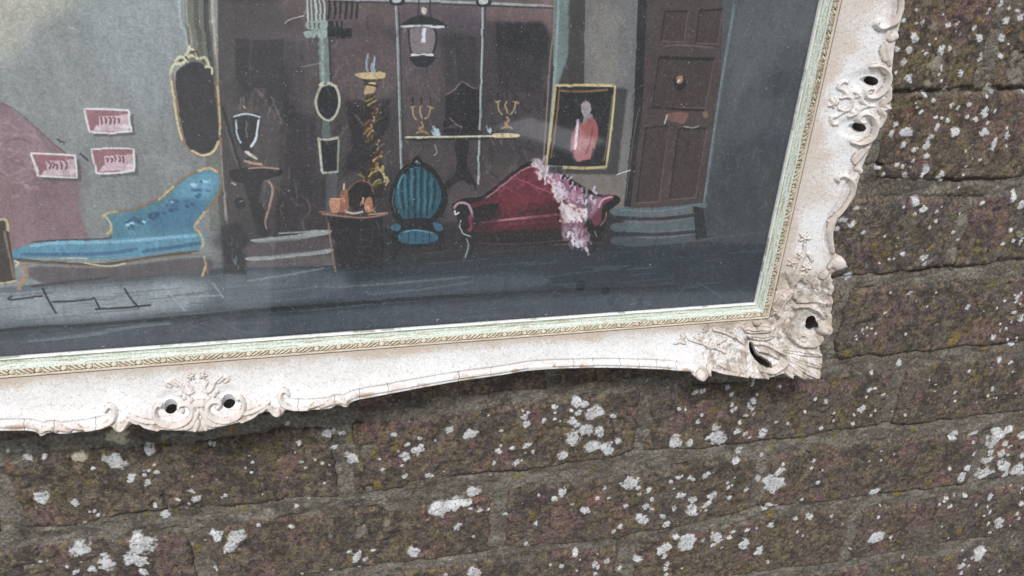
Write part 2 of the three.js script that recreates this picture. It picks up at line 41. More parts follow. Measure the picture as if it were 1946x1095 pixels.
const outlineData = [-382.1,-50.6,-377.1,-50.0,-365.9,-48.4,-358.1,-47.7,-351.4,-45.6,-347.8,-43.4,-343.1,-43.8,-340.0,-46.0,-336.5,-47.0,-333.6,-45.7,-331.5,-43.9,-319.0,-45.2,-304.9,-45.5,-300.5,-44.2,-295.6,-45.1,-293.7,-45.5,-291.8,-43.7,-286.7,-42.4,-277.9,-41.7,-251.3,-39.4,-224.0,-37.3,-191.8,-35.8,-171.7,-34.4,-142.6,-35.3,-112.9,-37.2,-82.6,-40.1,-61.7,-42.6,-50.4,-43.9,-49.1,-46.3,-45.1,-49.0,-40.9,-49.0,-37.8,-46.8,-35.6,-43.8,-30.2,-45.4,-16.7,-47.9,-2.8,-51.0,4.7,-52.0,10.0,-51.6,21.1,-49.3,23.9,-50.4,26.7,-51.2,30.9,-50.6,33.8,-51.1,38.1,-51.7,45.1,-52.3,49.7,-50.3,49.3,-45.2,49.7,-40.9,49.3,-35.1,47.4,-30.8,47.0,-27.5,47.1,-23.0,49.9,-18.2,51.9,-13.9,51.1,-5.5,49.4,0.8,49.0,7.6,47.2,12.9,46.8,18.7,45.0,24.0,44.4,28.8,46.7,31.5,49.5,34.1,50.1,38.4,48.1,41.9,44.7,42.3,42.7,48.6,40.7,56.1,40.0,62.7,41.6,72.2,43.7,78.9,45.1,86.7,46.0,95.2,46.0,100.7,45.9,105.4,46.1,109.7,46.7,116.2,47.6,123.4,49.1,133.7,50.3,141.4,51.4,146.6,50.7,149.8];
const ornamentData = [
[0,"s",2.6,1.95,-373.0,-38.2,-371.0,-36.8,-371.9,-34.9,-375.6,-34.6,-378.3,-37.3,-378.2,-41.2,-375.0,-44.0,-369.8,-45.6,-364.1,-45.2,-359.7,-43.3,-357.3,-39.9,-357.3,-36.4,-359.1,-33.7,-360.8,-34.3],
[0,"s",2.0,1.61,-357.0,-42.9,-350.9,-41.7,-345.4,-39.6,-342.1,-37.6],
[0,"s",1.8,1.8,-358.9,-46.9,-352.5,-45.4,-347.6,-43.3,-343.5,-40.2,-341.2,-42.1,-338.9,-44.8,-336.4,-44.6,-336.8,-42.4],
[1,"l",1.8,1.99,-337.7,-43.4],
[0,"l",1.5,1.36,-379.9,-28.0,-377.4,-28.8,-374.8,-27.0,-373.1,-23.6,-368.5,-19.7],
[0,"l",1.2,1.36,-370.8,-23.8,-366.7,-20.9,-364.9,-22.3,-367.5,-24.1],
[0,"l",1.4,1.19,-377.3,-22.8,-379.3,-26.1,-378.2,-28.1],
[2,"f",1.5,3.02,-379.5,-18.7],
[1,"l",1.5,1.72,-377.9,-32.6],
[1,"l",1.4,1.44,-374.3,-31.2],
[1,"l",1.2,1.24,-372.4,-29.3],
[1,"l",1.8,2.41,-381.6,-35.2],
[0,"l",1.8,2.12,-382.3,-38.7,-380.6,-42.2,-378.4,-45.7,-374.7,-47.2],
[0,"l",1.8,2.12,-381.6,-44.6,-380.8,-46.7,-379.9,-48.8],
[0,"l",1.4,1.78,-372.8,-47.4,-368.0,-46.9,-361.7,-46.2],
[0,"s",2.4,2.14,-329.9,-34.2,-332.0,-31.9,-334.3,-32.9,-335.1,-36.1,-333.5,-39.7,-327.9,-42.4,-318.8,-43.2],
[0,"l",1.2,1.47,-318.5,-43.2,-313.5,-41.3,-311.5,-41.2],
[0,"l",1.2,1.47,-310.4,-43.3,-305.3,-41.4,-303.0,-41.3],
[0,"l",1.2,1.48,-303.1,-43.0,-298.7,-41.1,-294.4,-41.2],
[1,"l",1.5,2.23,-295.5,-42.8],
[0,"s",2.6,2.02,40.1,136.6,38.2,136.4,36.6,138.0,37.3,140.9,40.0,141.9,43.3,140.2,46.2,135.1,46.5,128.9,44.1,124.4,40.1,122.3,36.4,122.9],
[1,"l",1.6,1.83,38.8,138.3],
[0,"l",2.0,2.2,50.9,147.5,48.4,146.5,47.0,144.5,49.0,141.1,48.0,134.8],
[0,"l",1.6,1.81,44.4,148.3,40.0,147.1,36.4,144.8,34.6,141.5,31.3,139.3],
[0,"l",1.3,1.62,31.2,147.3,30.4,143.5,27.3,142.6,24.2,143.7],
[2,"f",1.5,3.55,20.2,146.5],
[0,"l",1.3,1.44,28.0,142.1,24.1,138.7,21.2,137.3,22.9,133.6,25.8,133.8],
[1,"l",1.3,1.63,35.6,144.1],
[1,"l",1.3,1.45,32.9,141.9],
[0,"l",1.6,1.88,44.0,126.1,41.4,122.9,37.1,122.2],
[0,"l",1.6,1.9,45.0,120.7,42.9,115.4,40.8,109.3],
[0,"l",1.3,1.52,42.2,118.8,39.9,114.2,39.5,110.5],
[1,"l",1.6,1.93,45.0,104.6],
[1,"l",1.4,1.92,42.6,106.0],
[0,"s",2.6,2.34,34.1,96.4,33.1,98.1,35.7,100.3,39.4,99.0,42.6,95.2,43.5,89.5,42.6,84.1,40.5,77.7,37.8,72.3],
[0,"s",2.0,2.04,38.0,73.8,36.3,64.7,37.2,57.1,40.8,45.9],
[0,"l",1.2,1.4,39.0,75.6,37.0,70.7,34.7,67.2],
[0,"l",1.2,1.41,38.5,69.4,36.3,65.2,35.6,61.1],
[0,"s",2.4,2.97,40.1,30.2,38.5,25.7],
[1,"s",2.6,4.65,45.6,38.1],
[0,"s",1.6,2.1,41.2,33.7,42.4,37.2,45.2,40.4,47.4,37.7,45.8,34.0],
[4,"l",1.5,2.22,38.2,16.4,38.4,19.8,38.8,23.1],
[4,"l",1.5,2.24,43.8,18.6,44.0,22.0,44.3,25.2],
[4,"l",1.5,2.25,45.3,13.9,45.4,17.3,45.8,20.6],
[4,"l",1.5,2.28,42.5,1.2,42.7,4.7,43.1,8.0],
[4,"l",1.5,2.29,46.5,4.0,46.6,7.5,47.0,10.9],
[4,"l",1.5,2.31,46.8,-2.8,47.0,0.8,47.3,4.1],
[4,"l",1.5,2.22,35.6,16.7,35.8,20.1,36.2,23.4],
[4,"l",1.5,2.26,42.1,8.8,42.3,12.3,42.6,15.6],
[0,"l",1.8,2.2,26.3,-0.1,33.5,1.8,40.9,-0.1,45.4,-5.0],
[0,"l",1.6,2.17,29.6,4.6,37.1,6.8,43.3,6.6],
[1,"s",3.0,4.96,46.9,-13.3],
[0,"s",1.6,1.79,43.5,-14.3,43.4,-10.8,46.1,-9.1,48.9,-11.7,48.4,-15.4],
[0,"s",2.4,2.71,25.3,-16.7,27.7,-23.6,34.9,-28.8,41.9,-28.0,46.5,-21.1],
[0,"l",1.5,1.8,33.5,-24.5,34.9,-21.5,37.8,-22.7,37.0,-25.6,35.1,-26.0],
[0,"s",2.6,2.74,3.4,-45.0,10.9,-46.4,19.3,-44.1,24.8,-39.9,22.6,-35.7,16.2,-32.4],
[0,"s",2.0,2.76,3.5,-44.3,6.2,-48.3,7.4,-50.2],
[0,"s",1.8,2.67,-8.9,-30.6,-9.4,-37.5,-8.6,-44.1],
[0,"l",1.5,2.25,-35.5,-42.2,-29.1,-44.6,-19.3,-46.5,-7.9,-49.2],
[0,"l",1.5,2.24,-28.4,-40.1,-20.4,-43.3,-10.6,-45.9],
[0,"s",2.2,2.64,-35.0,-38.3,-37.9,-41.4,-37.6,-45.2],
[1,"s",2.5,3.98,-44.4,-45.4],
[4,"l",2.2,3.65,20.6,-32.7,36.1,-34.9,47.2,-33.6],
[4,"l",2.2,3.68,23.0,-36.4,36.3,-40.4,47.5,-42.6],
[4,"l",2.2,3.72,25.2,-39.9,35.5,-44.9,45.6,-49.7],
[4,"l",2.2,3.71,24.1,-41.9,29.9,-46.2,35.6,-50.3],
[4,"l",2.2,3.71,22.0,-43.7,24.4,-47.0,26.7,-50.3],
[1,"l",2.2,3.85,16.6,1.4],
[4,"l",3.0,5.12,20.4,12.6,16.3,3.1,15.1,-6.5],
[4,"l",2.6,5.14,12.7,-2.9,4.9,-6.7,-1.6,-12.3],
[4,"l",2.2,3.9,11.4,-18.3,-0.7,-18.2,-9.5,-16.7],
[4,"l",2.0,3.51,15.3,-22.6,4.0,-24.1,-5.6,-21.8],
[4,"l",2.0,3.96,18.9,-23.7,22.3,-18.8,24.4,-10.6],
[0,"l",1.4,2.22,-0.2,-28.3,8.5,-28.9,17.1,-33.2],
[0,"l",1.4,2.24,3.1,-32.9,10.8,-34.8,18.3,-38.8],
[2,"f",1.5,2.93,-57.1,-19.4],
[2,"f",1.5,3.81,-45.8,-21.5],
[2,"f",1.5,3.86,-36.4,-26.3],
[2,"f",1.5,2.95,-40.1,-15.2],
[0,"l",1.3,1.73,-33.3,-15.7,-26.4,-17.9,-15.8,-22.6,-8.8,-27.7],
[4,"l",1.5,2.15,-30.1,-26.1,-26.8,-24.1,-22.6,-22.9],
[4,"l",1.5,2.17,-24.3,-32.3,-23.4,-28.0,-19.1,-25.4],
[4,"l",1.3,2.1,-64.3,-23.5,-59.4,-22.3,-55.2,-24.2],
[0,"l",1.2,1.51,-52.8,-21.3,-41.9,-25.2,-31.0,-28.9,-24.3,-32.3],
[2,"f",1.6,4.43,22.4,53.6],
[2,"f",1.6,4.1,17.6,34.9],
[2,"f",1.6,3.69,23.1,40.0],
[2,"f",1.6,4.16,28.0,31.4],
[4,"l",1.8,2.51,23.5,17.6,25.1,23.6,30.6,20.1],
[4,"l",1.8,2.51,23.5,21.0,26.0,26.2,30.8,22.6],
[0,"l",1.5,2.1,23.4,48.9,24.4,44.1,23.6,34.3,22.1,20.9,23.4,10.8,27.6,4.3],
[0,"l",1.3,1.88,15.3,27.4,19.1,20.8,22.7,14.2],
[4,"l",1.4,2.06,26.1,42.7,29.4,39.8,30.7,36.7]
];
const holeData = [-366.1,-36.1,4.0,4.0,37.8,132.2,5.0,3.1,39.6,-11.7,3.1,6.2];
const slotData = [-2.9,-28.7,-2.6,-34.1,1.8,-40.2,7.8,-43.9,13.1,-43.4,9.2,-40.2,2.7,-36.5,0.2,-31.8,-1.2,-28.8];
const stickerData = [-171.9,-29.1,-155.1,-29.9,-154.9,-33.4,-172.1,-33.3];
const hairData = [-220.1,-198.1,-139.6,-125.0,-105.5,-91.4,-78.2,-63.0,-285.9,-267.5,-220.6,-324.6,-301.6];
const nickData = [14.2,-18.0,25.1,-6.9,30.4,-15.9,24.9,-24.2];
const smudgeData = [-135.7,22.9,-117.4,17.3,-112.7,9.6,-90.6,7.2,-38.8,131.8,-16.2,157.1,-350.8,12.3,-376.8,11.5,-402.0,11.7];
const paintingData = [
[1,136,139,133,1,0.4,-6327,3134,-3266,3466,-3550,584,-7873,28],
[0,176,170,148,0.75,14.4,-5853,2871,-3791,3052,-4005,2114,-4342,1816,-4660,1637,-6500,1346],
[0,190,182,156,0.6,9.1,-5853,2871,-4125,2834,-4248,2152,-4431,1936,-6371,1649],
[0,124,124,119,0.7,10.8,-4346,1089,-3915,1507,-3492,1562,-3550,584,-4358,628],
[0,146,152,150,0.6,10.9,-3987,2208,-3633,2222,-3639,1828,-3838,1339,-3982,1561,-4082,1820],
[2,144,146,140,0.12,1.7,-4298,1131,-4265,1127,-4232,1126],
[2,152,154,148,0.12,2.8,-4126,1717,-4073,1734,-4039,1782],
[2,149,151,145,0.12,1.6,-4084,1679,-4029,1691,-3976,1719],
[2,137,139,133,0.12,1.6,-3985,1467,-3914,1488,-3842,1504],
[2,152,154,148,0.12,2.6,-4044,1597,-3980,1641,-3911,1641],
[2,150,152,146,0.12,1.9,-3784,1869,-3719,1871,-3653,1874],
[2,146,148,142,0.12,2.8,-4529,1609,-4493,1649,-4447,1668],
[2,143,145,139,0.12,2.9,-4052,845,-3994,816,-3925,819],
[2,148,150,144,0.12,2.6,-4371,1725,-4307,1741,-4244,1746],
[2,159,161,155,0.12,1.8,-4083,1377,-4028,1450,-3949,1483],
[2,138,140,134,0.12,2.3,-4366,1024,-4313,1049,-4266,1090],
[2,131,133,127,0.12,1.7,-4554,1851,-4489,1842,-4450,1793],
[2,151,153,147,0.12,2.5,-4030,1127,-3959,1163,-3885,1179],
[2,140,142,136,0.12,1.7,-3672,1561,-3612,1612,-3561,1672],
[2,146,148,142,0.12,2.3,-4565,1882,-4498,1905,-4442,1957],
[2,149,151,145,0.12,2.8,-4291,968,-4232,1001,-4171,1001],
[2,154,156,150,0.12,2.1,-4164,1000,-4123,994,-4080,999],
[2,156,158,152,0.12,3.2,-4107,1100,-4055,1118,-4010,1157],
[2,150,152,146,0.12,2.8,-4189,1248,-4161,1217,-4117,1216],
[2,146,148,142,0.12,3.1,-4169,1036,-4137,1055,-4104,1070],
[2,142,144,138,0.12,2.2,-4302,1664,-4243,1697,-4186,1732],
[2,126,128,122,0.12,3.4,-3779,1029,-3735,1040,-3701,1078],
[2,171,173,167,0.12,1.8,-3782,1703,-3750,1696,-3719,1719],
[2,160,162,156,0.12,2.1,-3639,1323,-3583,1338,-3529,1368],
[2,139,141,135,0.12,1.8,-3887,1422,-3848,1405,-3830,1363],
[2,156,158,152,0.12,2.6,-4343,1102,-4308,1116,-4275,1111],
[2,161,163,157,0.12,2.6,-4068,603,-4016,539,-3954,486],
[2,162,164,158,0.12,2.5,-4243,1085,-4207,1093,-4170,1097],
[2,138,140,134,0.12,1.6,-3627,1982,-3577,2017,-3529,1995],
[2,147,149,143,0.12,2.9,-4127,1741,-4078,1755,-4030,1780],
[2,142,144,138,0.12,2.6,-4000,1702,-3968,1708,-3941,1694],
[2,146,148,142,0.12,1.7,-4107,1977,-4037,1991,-3968,1993],
[2,149,151,145,0.12,2.8,-3750,1407,-3708,1389,-3670,1363],
[2,150,152,146,0.12,2.7,-4032,808,-3979,818,-3934,859],
[2,148,150,144,0.12,3.1,-3815,1098,-3767,1105,-3719,1116],
[2,155,157,151,0.12,2.3,-3753,1466,-3696,1506,-3641,1478],
[2,141,143,137,0.12,1.7,-4059,1300,-3997,1299,-3945,1268],
[2,149,151,145,0.12,1.5,-4378,2051,-4352,2029,-4313,2029],
[2,147,149,143,0.12,2.4,-4349,1614,-4278,1593,-4208,1648],
[2,123,125,119,0.12,2.9,-4309,1812,-4256,1831,-4205,1862],
[2,150,152,146,0.12,2.2,-3934,1176,-3881,1163,-3825,1166],
[2,158,160,154,0.12,1.9,-4116,1518,-4076,1541,-4035,1557],
[2,157,159,153,0.12,2.9,-3815,1158,-3773,1112,-3709,1106],
[2,152,154,148,0.12,1.9,-4031,1672,-3995,1702,-3953,1700],
[2,145,147,141,0.12,2.5,-4476,1862,-4436,1876,-4395,1889],
[2,149,151,145,0.12,2.9,-3887,1071,-3839,1095,-3790,1113],
[1,138,106,108,0.95,1.1,-6223,1998,-4974,1635,-4559,1474,-4509,1439,-4500,1418,-4401,1310,-4318,1204,-4243,1122,-4278,1043,-4312,909,-4301,784,-4295,705,-4587,672,-4747,649,-6891,422],
[0,150,118,120,0.6,3.7,-4716,1403,-4506,1388,-4398,1206,-4472,1092,-4790,1101],
[0,126,98,100,0.5,4,-4503,1064,-4270,1087,-4333,754,-4522,732],
[2,164,134,134,0.3,1.8,-4598,1098,-4554,1046,-4503,1000],
[2,160,130,130,0.3,2.6,-4616,1084,-4582,1069,-4542,1074],
[2,169,139,139,0.3,1.6,-4614,1050,-4558,1045,-4499,1067],
[2,163,133,133,0.3,2.7,-4532,1306,-4471,1305,-4418,1282],
[2,171,141,141,0.3,1.7,-4679,1246,-4641,1233,-4600,1259],
[2,165,135,135,0.3,2.5,-4627,1348,-4579,1308,-4513,1300],
[2,169,139,139,0.3,2.3,-4544,1131,-4485,1119,-4422,1149],
[2,166,136,136,0.3,1.8,-4572,1180,-4538,1160,-4496,1170],
[2,158,128,128,0.3,2.7,-4631,955,-4576,985,-4530,1033],
[2,174,144,144,0.3,2.5,-4550,1027,-4519,1014,-4483,1017],
[2,165,135,135,0.3,2.6,-4517,1140,-4476,1152,-4439,1141],
[2,159,129,129,0.3,1.5,-4560,1203,-4525,1211,-4494,1199],
[2,169,139,139,0.3,2.1,-4527,1346,-4496,1327,-4456,1342],
[2,169,139,139,0.3,2.8,-4662,1145,-4639,1107,-4605,1080],
[2,161,131,131,0.3,1.8,-4604,1186,-4568,1194,-4531,1210],
[2,171,141,141,0.3,2.1,-4573,1095,-4511,1128,-4457,1178],
[2,156,126,126,0.3,1.9,-4563,1382,-4494,1376,-4443,1330],
[2,167,137,137,0.3,2,-4681,1176,-4652,1169,-4622,1167],
[2,150,120,120,0.3,1.9,-4545,1258,-4508,1268,-4480,1250],
[2,165,135,135,0.3,1.4,-4625,1322,-4579,1365,-4528,1357],
[2,174,144,144,0.3,1.9,-4576,1227,-4549,1217,-4517,1226],
[2,148,118,118,0.3,2,-4658,1395,-4612,1361,-4566,1327],
[2,128,100,104,0.3,1.9,-4530,843,-4500,848,-4471,859],
[2,122,94,98,0.3,1.8,-4567,1153,-4529,1137,-4499,1108],
[2,93,65,69,0.3,2,-4726,1113,-4671,1113,-4625,1087],
[2,118,90,94,0.3,1.2,-4643,1171,-4609,1187,-4574,1198],
[2,101,73,77,0.3,1.8,-4573,1267,-4514,1282,-4464,1262],
[2,126,98,102,0.3,1.9,-4632,1041,-4604,1059,-4575,1076],
[2,110,82,86,0.3,1.2,-4442,970,-4416,964,-4389,970],
[2,114,86,90,0.3,1.6,-4556,810,-4511,836,-4464,849],
[2,126,98,102,0.3,1.7,-4611,1172,-4545,1177,-4503,1129],
[2,126,98,102,0.3,1.3,-4453,764,-4384,796,-4333,751],
[2,118,90,94,0.3,2.2,-4555,1019,-4544,967,-4507,939],
[2,136,108,112,0.3,1.4,-4623,760,-4581,759,-4545,793],
[2,125,97,101,0.3,1.7,-4338,948,-4302,966,-4289,1007],
[2,119,91,95,0.3,1.6,-4452,920,-4424,960,-4385,981],
[2,121,93,97,0.3,2,-4491,970,-4461,972,-4440,953],
[2,119,91,95,0.3,1.2,-4541,914,-4492,947,-4469,1005],
[2,132,104,108,0.3,1.9,-4673,1159,-4618,1163,-4562,1187],
[2,117,89,93,0.3,1.8,-4412,1037,-4376,1049,-4340,1063],
[2,108,82,86,0.85,0.8,-4556,1466,-4506,1434,-4440,1357,-4363,1256,-4291,1175,-4259,1145],
[2,60,50,52,0.95,1.1,-4245,1191,-4227,1176,-4213,1156],
[2,76,58,60,0.8,0.5,-4330,1256,-4317,1264,-4305,1261],
[2,87,69,71,0.8,0.6,-4331,1272,-4326,1269,-4325,1264],
[2,57,39,41,0.8,0.4,-4318,1262,-4311,1257,-4310,1247],
[2,85,67,69,0.8,0.4,-4343,1281,-4338,1275,-4329,1274],
[2,56,38,40,0.8,0.6,-4335,1277,-4332,1270,-4327,1264],
[2,92,74,76,0.8,0.3,-4290,1220,-4286,1215,-4280,1210],
[1,112,112,100,1,0.9,-3426,3448,-3304,3462,-3487,1984,-3489,1590,-3558,718,-3649,722,-3587,1644,-3659,1643],
[2,164,178,172,0.75,1.5,-3492,3078,-3643,1980,-3634,1828,-3640,1670],
[2,168,156,128,0.8,1,-3462,3081,-3608,1981,-3610,1854,-3611,1737],
[2,92,88,70,0.9,2.3,-3422,3084,-3563,1982,-3568,1829,-3569,1697],
[2,62,62,58,0.8,3.1,-3377,3088,-3515,1983,-3525,1804,-3529,1644,-3535,1336],
[2,80,74,70,0.9,4.3,-3556,1068,-3573,784,-3569,517],
[2,190,174,146,0.95,1.3,-3350,3090,-3485,1984,-3490,1882,-3502,1698],
[2,150,134,120,0.9,2,-3493,1751,-3501,1617,-3522,1336,-3540,1068,-3560,751],
[1,78,70,68,1,0.7,-3289,3463,-1770,3628,-1645,2030,-1641,1017,-1091,751,-1089,489,-3553,550,-3540,1068,-3491,1698],
[0,112,92,90,0.85,4.7,-3145,2143,-2697,2107,-1694,2192,-1676,1860,-1950,1912,-2536,1873,-2927,1866,-3125,1915],
[0,92,80,82,0.7,5.9,-3145,1836,-2594,1845,-2574,1475,-2892,1505,-3102,1702],
[0,94,82,90,0.7,4.1,-2521,1955,-2101,1964,-2112,1825,-2305,1850,-2512,1593],
[0,62,56,54,0.7,5.3,-2918,1051,-1641,1017,-1112,678,-1202,495,-3462,579,-3498,781],
[1,46,43,45,0.95,0.8,-3397,1795,-3255,1792,-3148,1799,-3169,1618,-3197,1449,-3237,1406,-3272,1478,-3364,1506,-3414,1590],
[0,52,48,50,0.6,2.8,-3401,1617,-3161,1646,-3195,1405,-3236,1414,-3288,1449,-3399,1435],
[1,60,56,60,0.75,1.4,-3149,1788,-3047,1784,-3087,1360,-3145,1331,-3199,1361],
[1,60,54,58,0.75,2.5,-3166,1420,-3014,1374,-3067,813,-3173,800,-3203,1151],
[1,48,44,48,0.85,1.2,-2851,1476,-2597,1481,-2613,1325,-2733,1141,-2767,1047,-2883,1034,-2823,1267],
[1,60,54,58,0.8,1.5,-2311,1833,-2112,1825,-2109,1711,-2105,1534,-2274,1564,-2319,1680],
[1,44,42,47,0.85,1.3,-2001,1908,-1695,1917,-1688,1685,-1708,1503,-1964,1534,-1994,1741],
[0,74,62,66,0.5,4.7,-2064,1711,-1686,1655,-1668,1118,-2015,1191],
[1,140,108,104,0.6,1.8,-1781,2136,-1684,2139,-1674,1832,-1736,1916],
[2,73,63,59,0.22,2.9,-3096,1515,-3099,1354],
[2,82,72,68,0.22,1.2,-3445,1175,-3465,1016],
[2,90,80,76,0.22,3.2,-3262,1072,-3287,885],
[2,89,79,75,0.22,3.3,-1772,838,-1765,602],
[2,93,83,79,0.22,1.6,-3338,1647,-3346,1543],
[2,97,87,83,0.22,2.8,-2313,1393,-2321,1329],
[2,78,68,64,0.22,3.4,-2294,915,-2288,833],
[2,57,47,43,0.22,3.6,-2406,1627,-2417,1498],
[2,80,70,66,0.22,3.7,-2076,1538,-2074,1339],
[2,55,45,41,0.22,2.5,-1733,1447,-1716,1259],
[2,96,86,82,0.22,3.8,-1707,1706,-1693,1500],
[2,74,64,60,0.22,2,-1867,915,-1829,768],
[2,98,88,84,0.22,3.4,-2239,1758,-2224,1566],
[2,86,76,72,0.22,1.6,-2168,1821,-2155,1678],
[2,75,65,61,0.22,1.4,-3389,1884,-3397,1795],
[2,86,76,72,0.22,3.2,-3061,1361,-3068,1160],
[2,80,70,66,0.22,1.9,-3230,1883,-3235,1760],
[2,75,65,61,0.22,2.8,-2906,1727,-2915,1578],
[2,74,64,60,0.22,2.4,-3117,972,-3124,832],
[2,76,66,62,0.22,2.6,-3019,1092,-3028,882],
[2,74,64,60,0.22,1.5,-2335,1341,-2349,1133],
[2,118,108,104,0.22,1.2,-3314,1505,-3335,1379],
[2,43,33,29,0.22,3.8,-2006,1265,-2005,1088],
[2,79,69,65,0.22,1.9,-3269,1272,-3285,1142],
[2,73,63,59,0.22,2.4,-2087,1343,-2097,1251],
[2,85,75,71,0.22,4,-1861,992,-1859,874],
[2,49,39,35,0.22,1.6,-1830,1028,-1841,924],
[2,107,97,93,0.22,1.8,-3177,1359,-3201,1182],
[2,105,95,91,0.22,3.2,-2496,1337,-2501,1234],
[2,67,57,53,0.22,2.7,-2882,824,-2886,603],
[2,98,88,84,0.22,3,-2985,1460,-3008,1299],
[2,90,80,76,0.22,1.3,-3101,1595,-3096,1467],
[2,95,85,81,0.22,3.3,-2939,1845,-2952,1656],
[2,92,82,78,0.22,2.6,-1981,1493,-1973,1345],
[2,74,64,60,0.22,1.4,-2495,827,-2496,662],
[2,74,64,60,0.22,2.7,-2231,811,-2228,665],
[2,82,72,68,0.22,3.4,-1970,1905,-1958,1847],
[2,53,43,39,0.22,2.9,-2927,1747,-2932,1638],
[2,86,76,72,0.22,2.9,-2301,1934,-2288,1846],
[2,94,84,80,0.22,3.4,-1844,1142,-1837,1045],
[2,103,93,89,0.22,2.9,-2261,1358,-2253,1287],
[2,65,55,51,0.22,3.4,-3223,979,-3227,830],
[2,75,65,61,0.22,1.5,-3395,1779,-3402,1716],
[2,90,80,76,0.22,3.7,-2345,1315,-2342,1214],
[2,70,60,56,0.22,3.1,-2973,1054,-2973,969],
[2,77,67,63,0.22,3.3,-2675,935,-2698,809],
[2,102,92,88,0.22,2,-2247,900,-2247,798],
[2,63,53,49,0.22,2.9,-2798,1148,-2801,937],
[2,81,71,67,0.22,3.4,-3167,1197,-3166,1096],
[2,84,74,70,0.22,1.8,-3264,1470,-3282,1295],
[2,81,71,67,0.22,1.5,-3016,1302,-3031,1146],
[2,76,66,62,0.22,2.6,-1943,1645,-1932,1567],
[2,103,93,89,0.22,2.8,-3083,1837,-3087,1668],
[2,61,51,47,0.22,1.7,-2704,1926,-2711,1850],
[2,93,83,79,0.22,2,-3314,1797,-3341,1637],
[2,73,63,59,0.22,1.3,-2549,1891,-2551,1732],
[2,79,69,65,0.22,3.6,-2388,1108,-2365,1035],
[2,91,81,77,0.22,2.7,-1749,1079,-1727,855],
[2,68,58,54,0.22,2.9,-1896,1668,-1894,1479],
[2,80,70,66,0.22,3.3,-2685,1788,-2692,1709],
[2,94,84,80,0.22,2.3,-3137,1543,-3147,1456],
[2,68,58,54,0.22,1.4,-3050,1379,-3068,1221],
[2,89,79,75,0.22,3.3,-2440,1688,-2440,1567],
[2,94,84,80,0.22,2.8,-3284,1540,-3282,1473],
[2,99,89,85,0.22,3.4,-2883,882,-2871,738],
[2,82,72,68,0.22,2.2,-2089,1062,-2089,974],
[2,82,72,68,0.22,2.7,-1678,1123,-1675,995],
[2,87,77,73,0.22,3.7,-2934,939,-2946,798],
[2,92,82,78,0.22,2.1,-2648,1937,-2643,1882],
[2,83,73,69,0.22,3.4,-3459,1291,-3478,1124],
[2,128,106,104,0.35,2.5,-3389,1275,-3336,1520,-3284,1492],
[2,140,114,106,0.4,1.3,-3409,1453,-3410,1433,-3418,1415],
[2,148,122,114,0.4,1.9,-3398,1490,-3400,1462,-3384,1441],
[2,115,89,81,0.4,1.4,-3241,1421,-3240,1398,-3241,1374],
[2,140,114,106,0.4,1.2,-3234,1459,-3246,1442,-3261,1427],
[2,145,119,111,0.4,1.9,-3219,1423,-3218,1409,-3215,1395],
[2,138,112,104,0.4,1.8,-3210,1389,-3203,1368,-3210,1346],
[2,134,108,100,0.4,1.3,-3255,1427,-3267,1403,-3271,1377],
[2,152,126,118,0.4,1.3,-3246,1495,-3233,1483,-3230,1463],
[2,134,108,100,0.4,1.4,-3224,1448,-3224,1434,-3222,1419],
[2,135,109,101,0.4,1.4,-3306,1536,-3304,1518,-3303,1500],
[2,120,94,86,0.4,1.5,-3281,1539,-3284,1515,-3296,1492],
[2,126,100,92,0.4,1.9,-3381,1427,-3389,1410,-3398,1394],
[2,131,105,97,0.4,1.4,-3310,1527,-3298,1516,-3288,1503],
[2,131,105,97,0.4,1.6,-3271,1480,-3277,1465,-3281,1451],
[0,112,94,88,0.45,5.2,-2172,1031,-1641,1017,-1583,699,-1116,716,-1206,533,-2232,656],
[0,104,88,84,0.5,2.6,-2919,1019,-2767,1047,-2807,819,-2930,824],
[0,108,92,90,0.45,3.5,-3145,1836,-2985,1812,-3011,1419,-3122,1448],
[0,110,90,88,0.5,3.6,-2537,1846,-2335,1849,-2304,1564,-2502,1293],
[0,116,94,90,0.45,3.5,-2877,1786,-2595,1818,-2588,1505,-2864,1491],
[0,124,98,94,0.7,1.8,-2072,1992,-1695,1996,-1705,1917,-2055,1916],
[0,96,82,80,0.5,2.6,-2519,1200,-2239,1195,-2269,1000,-2458,1103],
[0,92,76,70,0.4,2.8,-2527,670,-2166,653,-2197,547,-2562,530],
[0,104,84,76,0.5,2,-3438,632,-3001,658,-2996,483,-3442,475],
[2,117,95,85,0.3,1.7,-3226,1042,-3258,995,-3288,946],
[2,124,102,92,0.3,0.9,-3292,1164,-3308,1126,-3313,1086],
[2,104,82,72,0.3,1.3,-3130,934,-3102,895,-3074,854],
[2,111,89,79,0.3,1.4,-3330,1262,-3366,1233,-3363,1187],
[2,107,85,75,0.3,1.4,-3241,998,-3252,969,-3246,940],
[2,130,108,98,0.3,0.9,-3340,1089,-3344,1033,-3349,977],
[2,134,112,102,0.3,1,-3412,1176,-3412,1138,-3392,1107],
[2,118,96,86,0.3,1.2,-3323,1280,-3348,1246,-3343,1206],
[2,117,95,85,0.3,1.1,-3145,919,-3152,890,-3156,860],
[2,138,116,106,0.3,1.3,-3329,902,-3343,871,-3359,841],
[2,139,117,107,0.3,1.8,-3320,1036,-3332,1014,-3343,990],
[2,130,108,98,0.3,1.4,-3185,1095,-3184,1060,-3191,1024],
[2,130,108,98,0.3,1.1,-3267,1090,-3282,1041,-3325,1018],
[2,122,100,90,0.3,1.6,-3101,906,-3084,839,-3121,778],
[2,127,105,95,0.3,1.7,-3344,1294,-3384,1254,-3384,1198],
[2,121,99,89,0.3,1.4,-3373,1167,-3364,1143,-3358,1117],
[2,131,109,99,0.3,1.1,-3264,979,-3237,962,-3219,933],
[2,130,108,98,0.3,1.4,-3233,884,-3248,843,-3243,801],
